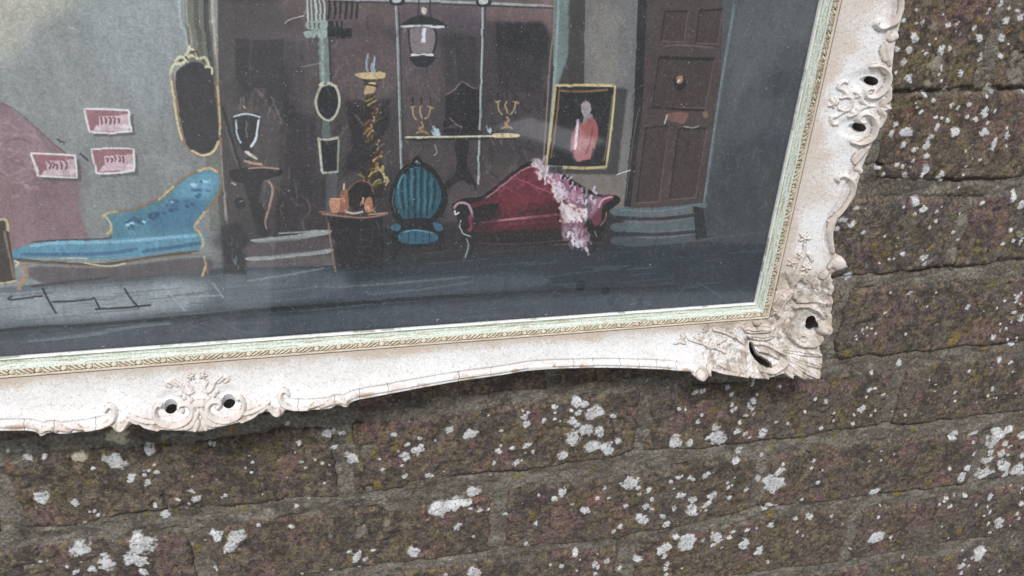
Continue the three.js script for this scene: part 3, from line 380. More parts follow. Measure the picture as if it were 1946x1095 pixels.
[2,112,90,80,0.3,1,-3391,1222,-3380,1164,-3399,1104],
[2,115,93,83,0.3,1.1,-3332,1234,-3345,1181,-3352,1127],
[2,146,124,114,0.3,1.6,-3125,767,-3131,723,-3105,690],
[2,125,103,93,0.3,1.6,-3311,1040,-3321,997,-3328,952],
[2,135,113,103,0.3,1.1,-3351,1164,-3365,1137,-3369,1107],
[2,105,83,73,0.3,1.8,-3331,1043,-3354,1000,-3389,967],
[2,134,112,102,0.3,1.4,-3359,1096,-3328,1056,-3286,1025],
[2,122,100,90,0.3,1.5,-3352,1380,-3351,1344,-3327,1319],
[2,116,94,84,0.3,1.8,-3181,921,-3167,876,-3127,857],
[2,125,103,93,0.3,1,-3344,916,-3348,868,-3364,822],
[2,122,100,90,0.3,1.6,-3445,1079,-3436,1053,-3432,1025],
[2,138,116,106,0.3,1.2,-3153,1004,-3150,957,-3145,909],
[2,107,89,89,0.28,1.6,-2450,1165,-2479,1120,-2497,1070],
[2,131,113,113,0.28,1.8,-2435,1230,-2428,1205,-2440,1184],
[2,128,110,110,0.28,1,-2603,1712,-2593,1689,-2584,1666],
[2,104,86,86,0.28,1.6,-2338,1611,-2327,1560,-2319,1508],
[2,111,93,93,0.28,1,-2350,1500,-2376,1464,-2420,1458],
[2,99,81,81,0.28,1.4,-2414,1353,-2424,1328,-2449,1318],
[2,95,77,77,0.28,1.6,-2382,1461,-2363,1414,-2374,1364],
[2,114,96,96,0.28,1.7,-2395,1376,-2371,1350,-2374,1315],
[2,115,97,97,0.28,1.4,-2420,1516,-2422,1474,-2414,1431],
[2,113,95,95,0.28,1.3,-2380,1689,-2376,1640,-2365,1593],
[2,98,80,80,0.28,1.4,-2441,1680,-2469,1649,-2476,1609],
[2,92,74,74,0.28,1.3,-2438,1657,-2424,1636,-2419,1611],
[2,118,100,100,0.28,1.7,-2319,1545,-2322,1503,-2316,1461],
[2,111,93,93,0.28,1.2,-2461,1459,-2455,1418,-2425,1388],
[2,124,106,106,0.28,0.9,-2557,1728,-2569,1692,-2571,1654],
[2,134,116,116,0.28,1.2,-2246,1437,-2227,1407,-2217,1373],
[2,124,106,106,0.28,1.1,-2449,1611,-2440,1563,-2430,1515],
[2,119,101,101,0.28,1.8,-2465,1577,-2457,1553,-2445,1531],
[2,108,90,90,0.28,1,-2333,1204,-2354,1176,-2335,1146],
[2,138,120,120,0.28,1.1,-2520,1658,-2505,1642,-2502,1619],
[2,120,102,102,0.28,1.8,-2613,1179,-2639,1143,-2632,1098],
[2,122,104,104,0.28,1.5,-2483,1173,-2491,1149,-2497,1125],
[2,103,85,85,0.28,1.4,-2492,1185,-2483,1135,-2471,1085],
[2,115,97,97,0.28,1.3,-2318,1647,-2328,1626,-2341,1605],
[2,112,94,94,0.28,1.4,-2295,1568,-2292,1529,-2260,1507],
[2,122,104,104,0.28,1.7,-2495,1588,-2490,1567,-2481,1547],
[2,128,110,110,0.28,1.3,-2366,1304,-2386,1282,-2416,1275],
[2,106,88,88,0.28,1.1,-2424,1581,-2405,1542,-2407,1498],
[2,122,104,104,0.28,1,-2384,1554,-2361,1522,-2365,1483],
[2,102,84,84,0.28,1.5,-2471,1350,-2462,1323,-2453,1296],
[2,114,96,96,0.28,1.6,-2448,1537,-2426,1502,-2409,1463],
[2,107,89,89,0.28,1,-2409,1274,-2409,1245,-2416,1216],
[2,136,118,118,0.28,1.1,-2449,1689,-2459,1668,-2449,1648],
[2,115,97,97,0.28,1.7,-2435,1607,-2412,1569,-2426,1526],
[2,122,102,98,0.28,1,-2727,1317,-2721,1288,-2739,1264],
[2,124,104,100,0.28,1.4,-2703,1712,-2720,1666,-2742,1623],
[2,114,94,90,0.28,1.7,-2939,1331,-2942,1296,-2933,1262],
[2,117,97,93,0.28,1.6,-2823,1224,-2828,1202,-2846,1188],
[2,119,99,95,0.28,1.5,-2800,1393,-2768,1362,-2760,1317],
[2,120,100,96,0.28,1,-2702,1698,-2717,1680,-2726,1660],
[2,122,102,98,0.28,1.3,-2820,1638,-2823,1606,-2829,1573],
[2,139,119,115,0.28,1.4,-2793,1387,-2769,1354,-2739,1326],
[2,138,118,114,0.28,1.1,-2729,1215,-2722,1170,-2728,1125],
[2,135,115,111,0.28,1,-2870,1795,-2888,1767,-2918,1751],
[2,137,117,113,0.28,1.4,-2834,1709,-2829,1686,-2817,1665],
[2,127,107,103,0.28,0.9,-2805,1596,-2817,1558,-2803,1522],
[2,128,108,104,0.28,1,-2611,1562,-2617,1535,-2614,1507],
[2,122,102,98,0.28,1.7,-2736,1441,-2742,1419,-2745,1396],
[2,125,105,101,0.28,1.1,-2678,1324,-2665,1278,-2676,1231],
[2,131,111,107,0.28,1.5,-2766,1488,-2731,1467,-2707,1434],
[2,122,102,98,0.28,1.4,-2607,1556,-2622,1528,-2633,1497],
[2,136,116,112,0.28,1,-2846,1604,-2845,1573,-2834,1545],
[2,113,93,89,0.28,1.1,-2900,1606,-2885,1593,-2873,1577],
[2,138,118,114,0.28,0.9,-2873,1657,-2887,1622,-2910,1592],
[2,133,113,109,0.28,1.2,-2646,1748,-2638,1712,-2636,1675],
[2,123,103,99,0.28,1.3,-2713,1542,-2717,1519,-2733,1501],
[2,110,90,86,0.28,1.8,-2669,1438,-2684,1418,-2703,1403],
[2,115,95,91,0.28,1.1,-2590,1458,-2611,1435,-2625,1406],
[2,117,97,93,0.28,0.9,-2653,1552,-2655,1530,-2658,1509],
[2,122,102,98,0.28,1.1,-2842,1672,-2866,1650,-2893,1630],
[2,125,105,101,0.28,1.8,-2671,1368,-2694,1352,-2721,1342],
[2,109,89,85,0.28,1.7,-2755,1695,-2756,1674,-2755,1652],
[2,126,106,102,0.28,1,-2728,1346,-2741,1317,-2729,1287],
[2,133,113,109,0.28,1.7,-2840,1330,-2868,1299,-2889,1262],
[2,55,47,47,0.35,2.2,-1827,1203,-1821,1142,-1790,1087],
[2,48,40,40,0.35,2,-2012,1045,-1985,1019,-1954,998],
[2,59,51,51,0.35,1.7,-1890,1327,-1887,1284,-1870,1244],
[2,52,44,44,0.35,2.1,-1942,1525,-1953,1476,-1946,1425],
[2,48,40,40,0.35,2.1,-1866,1390,-1842,1329,-1862,1267],
[2,46,38,38,0.35,2,-1886,1343,-1873,1314,-1873,1283],
[2,46,38,38,0.35,2.1,-1768,978,-1827,949,-1862,893],
[2,61,53,53,0.35,2.1,-1766,1416,-1818,1395,-1847,1349],
[2,43,35,35,0.35,2.1,-1549,1282,-1549,1252,-1537,1223],
[2,55,47,47,0.35,2,-1874,1396,-1863,1339,-1835,1287],
[2,50,42,42,0.35,2.1,-1904,1546,-1874,1500,-1886,1449],
[2,45,37,37,0.35,1.5,-1836,1456,-1815,1423,-1778,1407],
[2,52,44,44,0.35,1.7,-2016,1339,-1955,1323,-1902,1286],
[2,61,53,53,0.35,2.3,-1924,1204,-1918,1168,-1917,1131],
[2,38,30,30,0.35,2.3,-1709,1543,-1685,1484,-1690,1422],
[2,40,32,32,0.35,1.9,-2092,1054,-2086,1017,-2057,994],
[2,51,43,43,0.35,1.4,-1928,1385,-1939,1343,-1922,1300],
[2,64,56,56,0.35,2,-1859,1414,-1850,1347,-1789,1311],
[2,44,36,36,0.35,1.4,-1964,1440,-1962,1414,-1964,1388],
[2,57,49,49,0.35,1.7,-1877,1129,-1890,1100,-1892,1066],
[2,39,31,31,0.35,1.3,-1773,1240,-1777,1188,-1732,1155],
[2,38,30,30,0.35,1.2,-1862,1456,-1883,1413,-1901,1368],
[2,46,38,38,0.35,1.5,-1770,1338,-1779,1280,-1775,1220],
[2,49,41,41,0.35,1.2,-1688,1373,-1707,1332,-1686,1288],
[2,58,50,50,0.35,1.2,-1977,1465,-2036,1468,-2076,1428],
[2,59,51,51,0.35,1.8,-1801,1338,-1839,1295,-1864,1243],
[2,58,50,50,0.35,1.4,-1766,1456,-1723,1435,-1717,1390],
[2,59,51,51,0.35,1.7,-1719,1500,-1724,1452,-1716,1404],
[2,58,50,50,0.35,1.3,-1807,1150,-1812,1110,-1837,1080],
[2,67,59,59,0.35,1.5,-1762,1344,-1733,1315,-1723,1276],
[2,131,109,101,0.25,1.7,-1405,1065,-1381,1045,-1352,1039],
[2,126,104,96,0.25,1.4,-1877,1236,-1883,1217,-1885,1197],
[2,132,110,102,0.25,1.3,-2007,1104,-2008,1053,-2049,1023],
[2,127,105,97,0.25,1.2,-2047,1131,-2069,1091,-2081,1045],
[2,118,96,88,0.25,1,-1881,1188,-1849,1152,-1815,1118],
[2,132,110,102,0.25,1.1,-1308,788,-1299,750,-1294,712],
[2,115,93,85,0.25,2.1,-1469,814,-1504,795,-1505,753],
[2,114,92,84,0.25,1.7,-1733,1104,-1727,1055,-1743,1009],
[2,121,99,91,0.25,1.3,-1850,1072,-1874,1047,-1878,1012],
[2,123,101,93,0.25,1.1,-1242,806,-1207,784,-1187,749],
[2,116,94,86,0.25,1.7,-1798,1170,-1786,1137,-1772,1105],
[2,109,87,79,0.25,2,-1636,1211,-1667,1171,-1651,1119],
[2,102,80,72,0.25,1.9,-1310,879,-1291,864,-1275,845],
[2,125,103,95,0.25,1.3,-1794,1027,-1751,986,-1761,930],
[2,110,88,80,0.25,1.9,-1619,1011,-1599,991,-1589,966],
[2,108,86,78,0.25,2,-1370,1134,-1351,1107,-1329,1081],
[2,112,90,82,0.25,1.7,-2107,945,-2092,915,-2091,881],
[2,117,95,87,0.25,1.7,-2027,1098,-2030,1063,-2023,1028],
[2,119,97,89,0.25,1.3,-1877,1080,-1879,1038,-1911,1012],
[2,129,107,99,0.25,1.3,-1236,826,-1261,822,-1271,801],
[1,118,132,122,1,0.4,-2971,1823,-2919,1824,-2926,1563,-2976,1563],
[2,146,160,148,0.8,1.4,-2955,1812,-2959,1569],
[2,60,60,60,0.8,1.1,-2916,1813,-2920,1563],
[1,104,112,108,0.9,0.4,-2981,1365,-2940,1365,-2941,1263,-2987,1263],
[1,96,98,100,0.7,0.6,-2983,1059,-2917,1057,-2932,790,-2993,793],
[2,178,186,172,0.95,1.2,-3016,2098,-3017,1970,-3020,1859],
[2,178,186,172,0.95,1.2,-2997,2098,-2998,1970,-3001,1860],
[2,178,186,172,0.95,1.2,-2976,2099,-2977,1971,-2979,1860],
[2,178,186,172,0.95,1.2,-2955,2099,-2955,1971,-2957,1861],
[2,178,186,172,0.95,1.2,-2934,2100,-2934,1972,-2935,1861],
[2,88,92,86,0.9,0.7,-3005,2098,-3006,1970,-3008,1865],
[2,88,92,86,0.9,0.7,-2987,2098,-2988,1970,-2989,1865],
[2,88,92,86,0.9,0.7,-2966,2099,-2966,1971,-2968,1866],
[2,88,92,86,0.9,0.7,-2944,2100,-2945,1971,-2946,1866],
[2,42,42,44,0.95,1.3,-2896,2101,-2907,1972,-2916,1904],
[2,42,42,44,0.95,1.3,-2867,2102,-2877,1973,-2886,1904],
[2,42,42,44,0.95,1.3,-2838,2103,-2847,1974,-2856,1905],
[2,42,42,44,0.95,1.3,-2808,2104,-2817,1975,-2826,1906],
[2,42,42,44,0.95,1.3,-2778,2105,-2787,1975,-2796,1906],
[2,42,42,44,0.95,1.3,-2751,2106,-2760,1976,-2768,1907],
[1,48,48,50,0.9,0.3,-2920,1893,-2838,1895,-2846,1846,-2923,1845],
[2,104,98,98,0.9,1.1,-2882,1889,-2883,1867],
[2,104,98,98,0.9,1.1,-2857,1889,-2858,1868],
[0,150,162,150,0.95,0.3,-3026,1886,-2930,1898,-2927,1856,-3020,1854],
[2,70,72,68,0.8,0.7,-3012,1883,-3011,1860],
[2,70,72,68,0.8,0.7,-2988,1884,-2987,1860],
[2,70,72,68,0.8,0.7,-2964,1884,-2963,1860],
[0,136,152,138,0.95,0.3,-3043,1832,-3004,1849,-2917,1853,-2919,1818,-2984,1823,-3018,1811],
[0,150,164,150,0.9,0.3,-3043,1838,-3013,1844,-3020,1811,-3039,1811],
[0,150,164,150,0.9,0.3,-3010,1838,-2980,1844,-2988,1812,-3007,1811],
[0,150,164,150,0.9,0.3,-2978,1839,-2947,1845,-2955,1812,-2974,1812],
[0,150,164,150,0.9,0.3,-2950,1839,-2920,1845,-2927,1813,-2947,1812],
[1,38,38,40,0.95,0.3,-2922,1853,-2795,1858,-2797,1820,-2834,1814,-2875,1816,-2925,1813],
[2,44,44,46,0.95,1.2,-2879,1818,-2876,1812,-2873,1806],
[2,38,38,40,0.95,1.6,-2819,1825,-2821,1820,-2823,1815],
[2,44,44,46,0.95,0.9,-2814,1823,-2817,1816,-2819,1809],
[2,38,38,40,0.95,0.8,-2798,1819,-2804,1812,-2811,1807],
[2,42,42,44,0.95,1.5,-2844,1829,-2845,1818,-2848,1808],
[2,35,35,37,0.95,1.4,-2815,1827,-2819,1821,-2821,1814],
[2,36,36,38,0.95,1.3,-2821,1821,-2819,1815,-2816,1809],
[2,31,31,33,0.95,1.1,-2833,1817,-2837,1811,-2843,1807],
[2,210,214,210,0.9,0.4,-3133,1878,-3116,1895,-3072,1909,-3037,1917],
[2,160,166,160,0.95,1.4,-2972,2004,-2534,2005,-2073,2003,-1673,1996],
[2,60,58,60,0.9,0.7,-2865,1992,-2534,1992,-2072,1990,-1672,1985],
[2,54,52,54,0.85,1.9,-2549,2002,-2544,1846,-2541,1563,-2539,1324,-2536,1024],
[2,146,156,152,0.95,1.5,-2556,2002,-2551,1846,-2548,1563,-2547,1325,-2543,1025],
[2,176,184,178,0.8,0.5,-2560,2002,-2555,1846,-2552,1563,-2551,1325,-2547,1025],
[2,54,52,54,0.85,2,-2071,1998,-2068,1797,-2069,1443,-2068,961],
[2,146,156,152,0.95,1.5,-2079,1998,-2075,1797,-2077,1443,-2076,961],
[2,176,184,178,0.8,0.6,-2082,1998,-2079,1797,-2081,1443,-2080,961],
[0,40,42,44,0.95,0.3,-2587,2014,-2514,2016,-2520,1984,-2579,1983],
[0,186,192,182,0.95,0.3,-2575,2023,-2531,2024,-2531,1997,-2570,1994],
[0,40,42,44,0.95,0.3,-2114,2018,-2038,2020,-2043,1988,-2105,1986],
[0,186,192,182,0.95,0.3,-2103,2027,-2056,2028,-2055,2001,-2096,1997],
[2,150,122,112,0.8,1.1,-1727,2790,-1669,1974,-1672,1685,-1671,1250,-1675,1018],
[2,50,48,52,0.9,2.5,-1705,2791,-1645,1946,-1647,1685,-1651,1250,-1657,1051],
[1,112,128,122,1,0.5,-1750,3435,-1661,3444,-1540,2033,-1550,1565,-1620,1016,-1655,1017,-1647,1565],
[2,140,156,150,0.8,1.6,-1645,2030,-1639,1625,-1641,1118],
[1,72,66,62,0.95,1,-1672,3443,-1593,3451,-1458,2035,-1443,1549,-1614,1549,-1565,1745],
[1,120,115,108,1,0.7,-1604,3450,-1282,3481,-1087,2045,-1094,1534,-1098,752,-1400,835,-1450,1549],
[0,134,128,118,0.5,4.6,-1427,1979,-1199,1956,-1214,1534,-1418,1565],
[0,112,114,112,0.6,4,-1274,2040,-1093,2044,-1099,1438,-1218,1565],
[2,116,110,98,0.3,1.8,-1241,1616,-1235,1538,-1286,1479],
[2,134,128,116,0.3,1.7,-1324,1155,-1291,1089,-1259,1022],
[2,129,123,111,0.3,2.1,-1276,1885,-1350,1869,-1427,1868],
[2,129,123,111,0.3,1.4,-1278,1768,-1258,1740,-1227,1723],
[2,122,116,104,0.3,1.8,-1382,1917,-1379,1883,-1380,1849],
[2,138,132,120,0.3,2,-1193,1810,-1171,1766,-1203,1732],
[2,122,116,104,0.3,1.2,-1232,1907,-1247,1864,-1199,1838],
[2,138,132,120,0.3,1.5,-1107,1965,-1104,1912,-1135,1870],
[2,140,134,122,0.3,1.8,-1290,1983,-1260,1931,-1221,1883],
[2,117,111,99,0.3,1.2,-1218,1762,-1202,1721,-1210,1679],
[2,118,112,100,0.3,1.6,-1315,1726,-1273,1664,-1279,1594],
[2,118,112,100,0.3,1.4,-1239,1766,-1199,1732,-1150,1711],
[2,127,121,109,0.3,1.2,-1381,1958,-1365,1913,-1334,1874],
[2,125,119,107,0.3,1.9,-1172,1502,-1175,1456,-1220,1439],
[2,128,122,110,0.3,1.2,-1281,1972,-1276,1905,-1296,1842],
[2,131,125,113,0.3,1.3,-1360,1902,-1377,1848,-1396,1794],
[2,121,115,103,0.3,1.6,-1229,1075,-1186,1019,-1201,958],
[2,124,118,106,0.3,2.1,-1298,1791,-1292,1737,-1308,1687],
[2,126,120,108,0.3,2.1,-1150,1325,-1224,1292,-1288,1243],
[2,143,137,125,0.3,1.9,-1215,1167,-1232,1111,-1235,1051],
[2,137,131,119,0.3,2.2,-1206,1887,-1231,1842,-1251,1795],
[2,128,122,110,0.3,1.6,-1389,2003,-1376,1932,-1339,1866],
[2,144,138,126,0.3,1.6,-1136,973,-1085,901,-1122,832],
[2,125,119,107,0.3,2.3,-1236,1036,-1218,999,-1196,962],
[2,125,119,107,0.3,2.4,-1171,1302,-1215,1247,-1263,1194],
[2,124,118,106,0.3,1.9,-1048,946,-1074,908,-1079,860],
[1,126,116,104,0.9,1.1,-1505,1030,-1115,1003,-1123,771,-1385,870],
[1,44,44,48,1,0.5,-1293,3480,-1239,3485,-1041,2046,-1058,1438,-1056,768,-1102,781,-1112,1374],
[2,126,104,92,0.7,0.9,-1088,1406,-1096,1140,-1093,824],
[1,86,70,66,1,0.5,-1255,3484,-826,3526,-544,2058,-549,1501,-526,759,-1056,765,-1058,1438],
[2,93,75,69,0.3,1.5,-656,1927,-648,1826],
[2,92,74,68,0.3,0.7,-623,1496,-624,1441],
[2,82,64,58,0.3,1.7,-1081,1182,-1082,1112],
[2,80,62,56,0.3,0.7,-803,1575,-797,1469],
[2,84,66,60,0.3,1.2,-707,1551,-707,1488],
[2,84,66,60,0.3,1.7,-1049,1031,-1038,864],
[2,85,67,61,0.3,1.1,-1023,1934,-1026,1886],
[2,91,73,67,0.3,1.6,-771,1831,-759,1699],
[2,87,69,63,0.3,1.1,-673,2043,-661,1925],
[2,85,67,61,0.3,1.6,-712,862,-697,692],
[2,104,86,80,0.3,1.8,-808,992,-795,835],
[2,82,64,58,0.3,1.3,-584,1840,-578,1752],
[2,91,73,67,0.3,1.6,-839,1838,-841,1787],
[2,96,78,72,0.3,1.6,-681,1142,-678,1054],
[2,85,67,61,0.3,1.7,-512,1231,-494,1076],
[2,75,57,51,0.3,1.3,-924,1567,-919,1464],
[2,90,72,66,0.3,1.6,-1046,1682,-1049,1632],
[2,100,82,76,0.3,0.7,-997,1244,-991,1123],
[2,78,60,54,0.3,0.8,-757,1678,-742,1524],
[2,103,85,79,0.3,1.2,-793,975,-785,848],
[2,99,81,75,0.3,0.8,-800,1764,-785,1609],
[2,84,66,60,0.3,1.4,-740,1995,-736,1914],
[2,93,75,69,0.3,1.6,-702,1244,-687,1093],
[2,85,67,61,0.3,1,-896,1863,-899,1813],
[2,87,69,63,0.3,1.6,-1042,1814,-1036,1696],
[2,97,79,73,0.3,0.7,-694,1956,-691,1884],
[2,68,50,44,0.3,1.5,-793,1616,-795,1561],
[2,96,78,72,0.3,0.8,-1086,1966,-1079,1846],
[2,86,68,62,0.3,0.9,-671,1210,-672,1148],
[2,101,83,77,0.3,1.4,-593,825,-578,665],
[2,84,66,60,0.3,0.7,-921,1999,-910,1864],
[2,106,88,82,0.3,1.4,-512,974,-496,820],
[2,95,77,71,0.3,1.9,-875,839,-864,684],
[2,85,67,61,0.3,1.2,-669,1275,-665,1185],
[2,86,68,62,0.3,1,-864,1423,-862,1336],
[2,92,74,68,0.3,1.6,-962,807,-949,629],
[2,93,75,69,0.3,1.1,-817,1459,-815,1384],
[2,103,85,79,0.3,1,-1036,1376,-1030,1255],
[2,92,74,68,0.3,1.2,-730,1932,-715,1790],
[2,73,55,49,0.3,0.8,-958,1848,-956,1766],
[2,89,71,65,0.3,0.7,-1115,1968,-1114,1880],
[2,99,81,75,0.3,1.7,-945,1513,-940,1406],
[2,88,70,64,0.3,1.4,-680,856,-676,763],
[2,81,63,57,0.3,1.6,-620,1023,-621,961],
[2,86,68,62,0.3,1.3,-768,1051,-769,985],
[2,75,57,51,0.3,0.9,-734,1447,-725,1327],
[2,79,61,55,0.3,1,-831,1662,-831,1596],
[2,92,74,68,0.3,1.7,-705,1217,-689,1054],
[2,81,63,57,0.3,1.8,-749,1005,-735,849],
[2,95,77,71,0.3,0.7,-776,1768,-767,1651],
[2,83,65,59,0.3,1.6,-939,1657,-937,1569],
[2,86,68,62,0.3,1,-1081,1474,-1074,1339],
[2,91,73,67,0.3,1.5,-1067,1756,-1064,1658],
[2,87,69,63,0.3,1.2,-783,1007,-780,915],
[2,84,66,60,0.3,1.3,-690,1420,-676,1274],
[2,79,61,55,0.3,1.6,-1059,989,-1063,934],
[2,87,69,63,0.3,0.9,-1069,1997,-1061,1874],
[2,77,59,53,0.3,0.9,-956,1794,-944,1646],
[2,86,68,62,0.3,0.9,-780,1964,-774,1869],
[2,104,86,80,0.3,0.9,-821,1911,-814,1811],
[2,91,73,67,0.3,1.3,-675,1019,-676,957],
[2,101,83,77,0.3,0.9,-1057,1668,-1061,1619],
[2,97,79,73,0.3,1.5,-800,1395,-787,1243],
[2,94,76,70,0.3,0.9,-507,1253,-494,1122],
[2,97,79,73,0.3,0.9,-892,1902,-884,1788],
[2,93,75,69,0.3,1.7,-665,1444,-651,1306],
[2,81,63,57,0.3,0.8,-1152,1963,-1154,1901],
[2,86,68,62,0.3,1,-894,1098,-893,1016],
[2,78,60,54,0.3,1.2,-1006,1420,-1006,1347],
[2,97,79,73,0.3,1,-615,1777,-613,1707],
[2,104,86,80,0.3,1.6,-796,1677,-782,1527],
[2,81,63,57,0.3,1,-640,903,-637,822],
[2,85,67,61,0.3,1,-1042,1987,-1044,1932],
[2,104,86,80,0.3,0.8,-567,823,-559,708],
[2,86,68,62,0.3,1,-788,1886,-783,1790],
[2,99,81,75,0.3,1.4,-1033,1505,-1030,1406],
[2,102,84,78,0.3,0.7,-654,1888,-652,1818],
[2,97,79,73,0.3,0.8,-1073,1875,-1076,1825],
[2,98,80,74,0.3,1.3,-781,1732,-772,1618],
[2,90,72,66,0.3,0.7,-912,1952,-908,1865],
[2,86,68,62,0.3,1,-1006,2006,-1008,1952],
[2,91,73,67,0.3,0.9,-1073,921,-1069,800],
[2,82,64,58,0.3,1.3,-716,1589,-715,1524],
[2,67,49,43,0.3,1.9,-603,1024,-595,912],
[2,99,81,75,0.3,0.8,-805,1393,-791,1241],
[2,80,62,56,0.3,0.9,-707,1929,-707,1873],
[2,89,71,65,0.3,1.5,-583,1658,-585,1610],
[2,89,71,65,0.3,1.2,-1128,1507,-1127,1414],
[2,60,42,36,0.3,1.6,-870,1224,-872,1169],
[2,99,81,75,0.3,1.2,-1135,2013,-1130,1901],
[2,88,70,64,0.3,1.2,-937,1756,-936,1683],
[2,88,70,64,0.3,1.5,-866,1020,-868,960],
[2,87,69,63,0.3,0.8,-919,1021,-909,877],
[2,85,67,61,0.3,1,-1116,1456,-1119,1392],
[2,76,58,52,0.3,0.8,-987,1266,-986,1177],
[2,90,72,66,0.3,0.8,-791,1245,-792,1186],
[2,84,66,60,0.3,1.2,-1082,1671,-1076,1550],
[2,82,64,58,0.3,0.9,-721,1496,-713,1386],
[2,92,74,68,0.3,1.1,-559,1029,-548,903],
[2,77,59,53,0.3,1.7,-574,1405,-566,1301],
[2,79,61,55,0.3,1.5,-747,1929,-743,1849],
[2,79,61,55,0.3,1.6,-594,1941,-585,1839],
[2,75,57,51,0.3,1.3,-973,1117,-968,1000],
[2,99,81,75,0.3,1.1,-891,1655,-891,1586],
[2,92,74,68,0.3,1.7,-1061,1183,-1056,1064],
[2,80,62,56,0.3,1.3,-695,1959,-692,1886],
[2,95,77,71,0.3,1.4,-752,1007,-745,896],
[2,100,82,76,0.3,1.6,-943,976,-932,813],
[2,97,79,73,0.3,0.9,-951,1583,-942,1451],
[2,82,64,58,0.3,0.7,-730,1962,-719,1841],
[1,80,64,60,0.9,0.3,-992,1983,-845,1987,-844,1814,-994,1818],
[2,46,38,38,0.9,1.3,-992,1983,-845,1987],
[2,46,38,38,0.8,1,-992,1983,-994,1818],
[2,122,102,92,0.7,0.8,-994,1818,-844,1814],
[2,112,94,86,0.7,0.8,-845,1987,-844,1814],
[1,80,64,60,0.9,0.3,-772,1994,-623,2003,-620,1805,-767,1809],
[2,46,38,38,0.9,1.3,-772,1994,-623,2003],
[2,46,38,38,0.8,1,-772,1994,-767,1809],
[2,122,102,92,0.7,0.8,-767,1809,-620,1805],
[2,112,94,86,0.7,0.8,-623,2003,-620,1805],
[2,124,104,94,0.6,1,-970,1788,-841,1796,-623,1780],
[1,80,64,60,0.9,0.3,-994,1721,-625,1718,-635,1416,-993,1425],
[2,46,38,38,0.9,1.3,-994,1721,-625,1718],
[2,46,38,38,0.8,1,-994,1721,-993,1425],
[2,122,102,92,0.7,0.9,-993,1425,-635,1416],
[2,112,94,86,0.7,0.9,-625,1718,-635,1416],
[2,40,36,38,0.9,2,-987,1724,-828,1716,-631,1712],
[1,80,64,60,0.9,0.4,-1018,1300,-862,1305,-860,801,-1016,800],
[2,46,38,38,0.9,1.4,-1018,1300,-862,1305],
[2,46,38,38,0.8,1.1,-1018,1300,-1016,800],
[2,122,102,92,0.7,0.9,-1016,800,-860,801],
[2,112,94,86,0.7,0.9,-862,1305,-860,801],
[1,80,64,60,0.9,0.4,-794,1284,-598,1289,-599,821,-787,813],
[2,46,38,38,0.9,1.4,-794,1284,-598,1289],
[2,46,38,38,0.8,1.1,-794,1284,-787,813],
[2,122,102,92,0.7,0.9,-787,813,-599,821],
[2,112,94,86,0.7,0.9,-598,1289,-599,821],
[2,42,38,40,0.85,2.1,-993,1425,-814,1411,-640,1403],
[0,40,36,36,0.9,0.4,-879,1597,-818,1610,-788,1559,-826,1527,-864,1547],
[0,176,124,88,0.95,0.4,-862,1604,-826,1616,-814,1585,-839,1566],
[2,220,210,196,0.95,1.3,-851,1578,-836,1591],
[0,138,94,80,0.9,0.4,-888,1385,-753,1387,-764,1324,-837,1332,-891,1352],
[2,200,190,180,0.9,1,-887,1378,-893,1345,-897,1322],
[2,150,156,150,0.7,1.1,-760,1301,-701,1293,-659,1303],
[0,140,104,78,0.9,0.4,-649,1390,-617,1396,-604,1363,-632,1356],
[1,84,88,88,1,0.8,-843,3524,368,3643,1165,153,-129,398,-478,488,-534,759,-549,1501],
[0,100,104,104,0.6,9.1,-499,2176,-9,2191,45,1698,-312,1631,-443,1368],
[0,62,66,68,0.6,10.9,-465,1092,8,1225,124,384,-465,456],
[0,70,74,74,0.5,5.1,-194,1760,20,1794,52,1364,-149,1400],
[2,118,134,136,0.75,2.4,-551,2058,-552,1818,-550,1469,-540,1094,-529,774],
[2,105,109,109,0.2,2.1,-159,1814,-164,1784,-191,1766],
[2,93,97,97,0.2,2.6,13,964,5,902,-40,860],
[2,91,95,95,0.2,2.4,-392,1260,-376,1221,-357,1182],
[2,93,97,97,0.2,1.8,-451,936,-385,910,-362,848],
[2,89,93,93,0.2,2.4,-267,1503,-266,1475,-274,1449],
[2,96,100,100,0.2,1.4,-244,1868,-247,1836,-283,1829],
[2,100,104,104,0.2,1.4,-667,2033,-668,1999,-659,1965],
[2,108,112,112,0.2,2.2,-106,1354,-89,1324,-98,1296],
[2,107,111,111,0.2,2.6,-525,859,-508,831,-487,805],
[2,96,100,100,0.2,1.9,-103,1379,-106,1350,-82,1324],
[2,98,102,102,0.2,2.2,-92,1486,-95,1451,-99,1415],
[2,96,100,100,0.2,1.5,-138,1042,-136,1013,-132,983],
[2,90,94,94,0.2,2.6,-142,1045,-128,998,-112,949],
[2,100,104,104,0.2,1.5,-30,1225,-30,1178,-16,1129],
[2,108,112,112,0.2,1.5,-457,1793,-441,1741,-399,1696],
[2,104,108,108,0.2,2,-83,803,-60,747,-110,726],
[2,81,85,85,0.2,1.7,-210,715,-200,668,-186,622],
[2,103,107,107,0.2,1.7,-414,1743,-405,1712,-394,1681],
[2,100,104,104,0.2,2.5,-353,1112,-343,1066,-319,1022],
[2,91,95,95,0.2,1.5,-77,1135,-71,1066,-72,998],
[2,97,101,101,0.2,1.8,-124,639,-76,624,-43,585],
[2,89,93,93,0.2,2.2,-118,1016,-100,978,-93,940],
[2,99,103,103,0.2,2.4,-268,1799,-263,1767,-268,1736],
[2,84,88,88,0.2,1.9,-156,1471,-208,1436,-256,1396],
[2,103,107,107,0.2,1.4,-286,1022,-282,972,-285,923],
[2,102,106,106,0.2,2.6,-425,682,-386,652,-351,616],
[2,109,113,113,0.2,1.5,-108,980,-124,936,-127,886],
[2,97,101,101,0.2,2.7,-404,778,-407,736,-413,694],
[2,106,110,110,0.2,2.4,-211,1160,-235,1124,-278,1108],
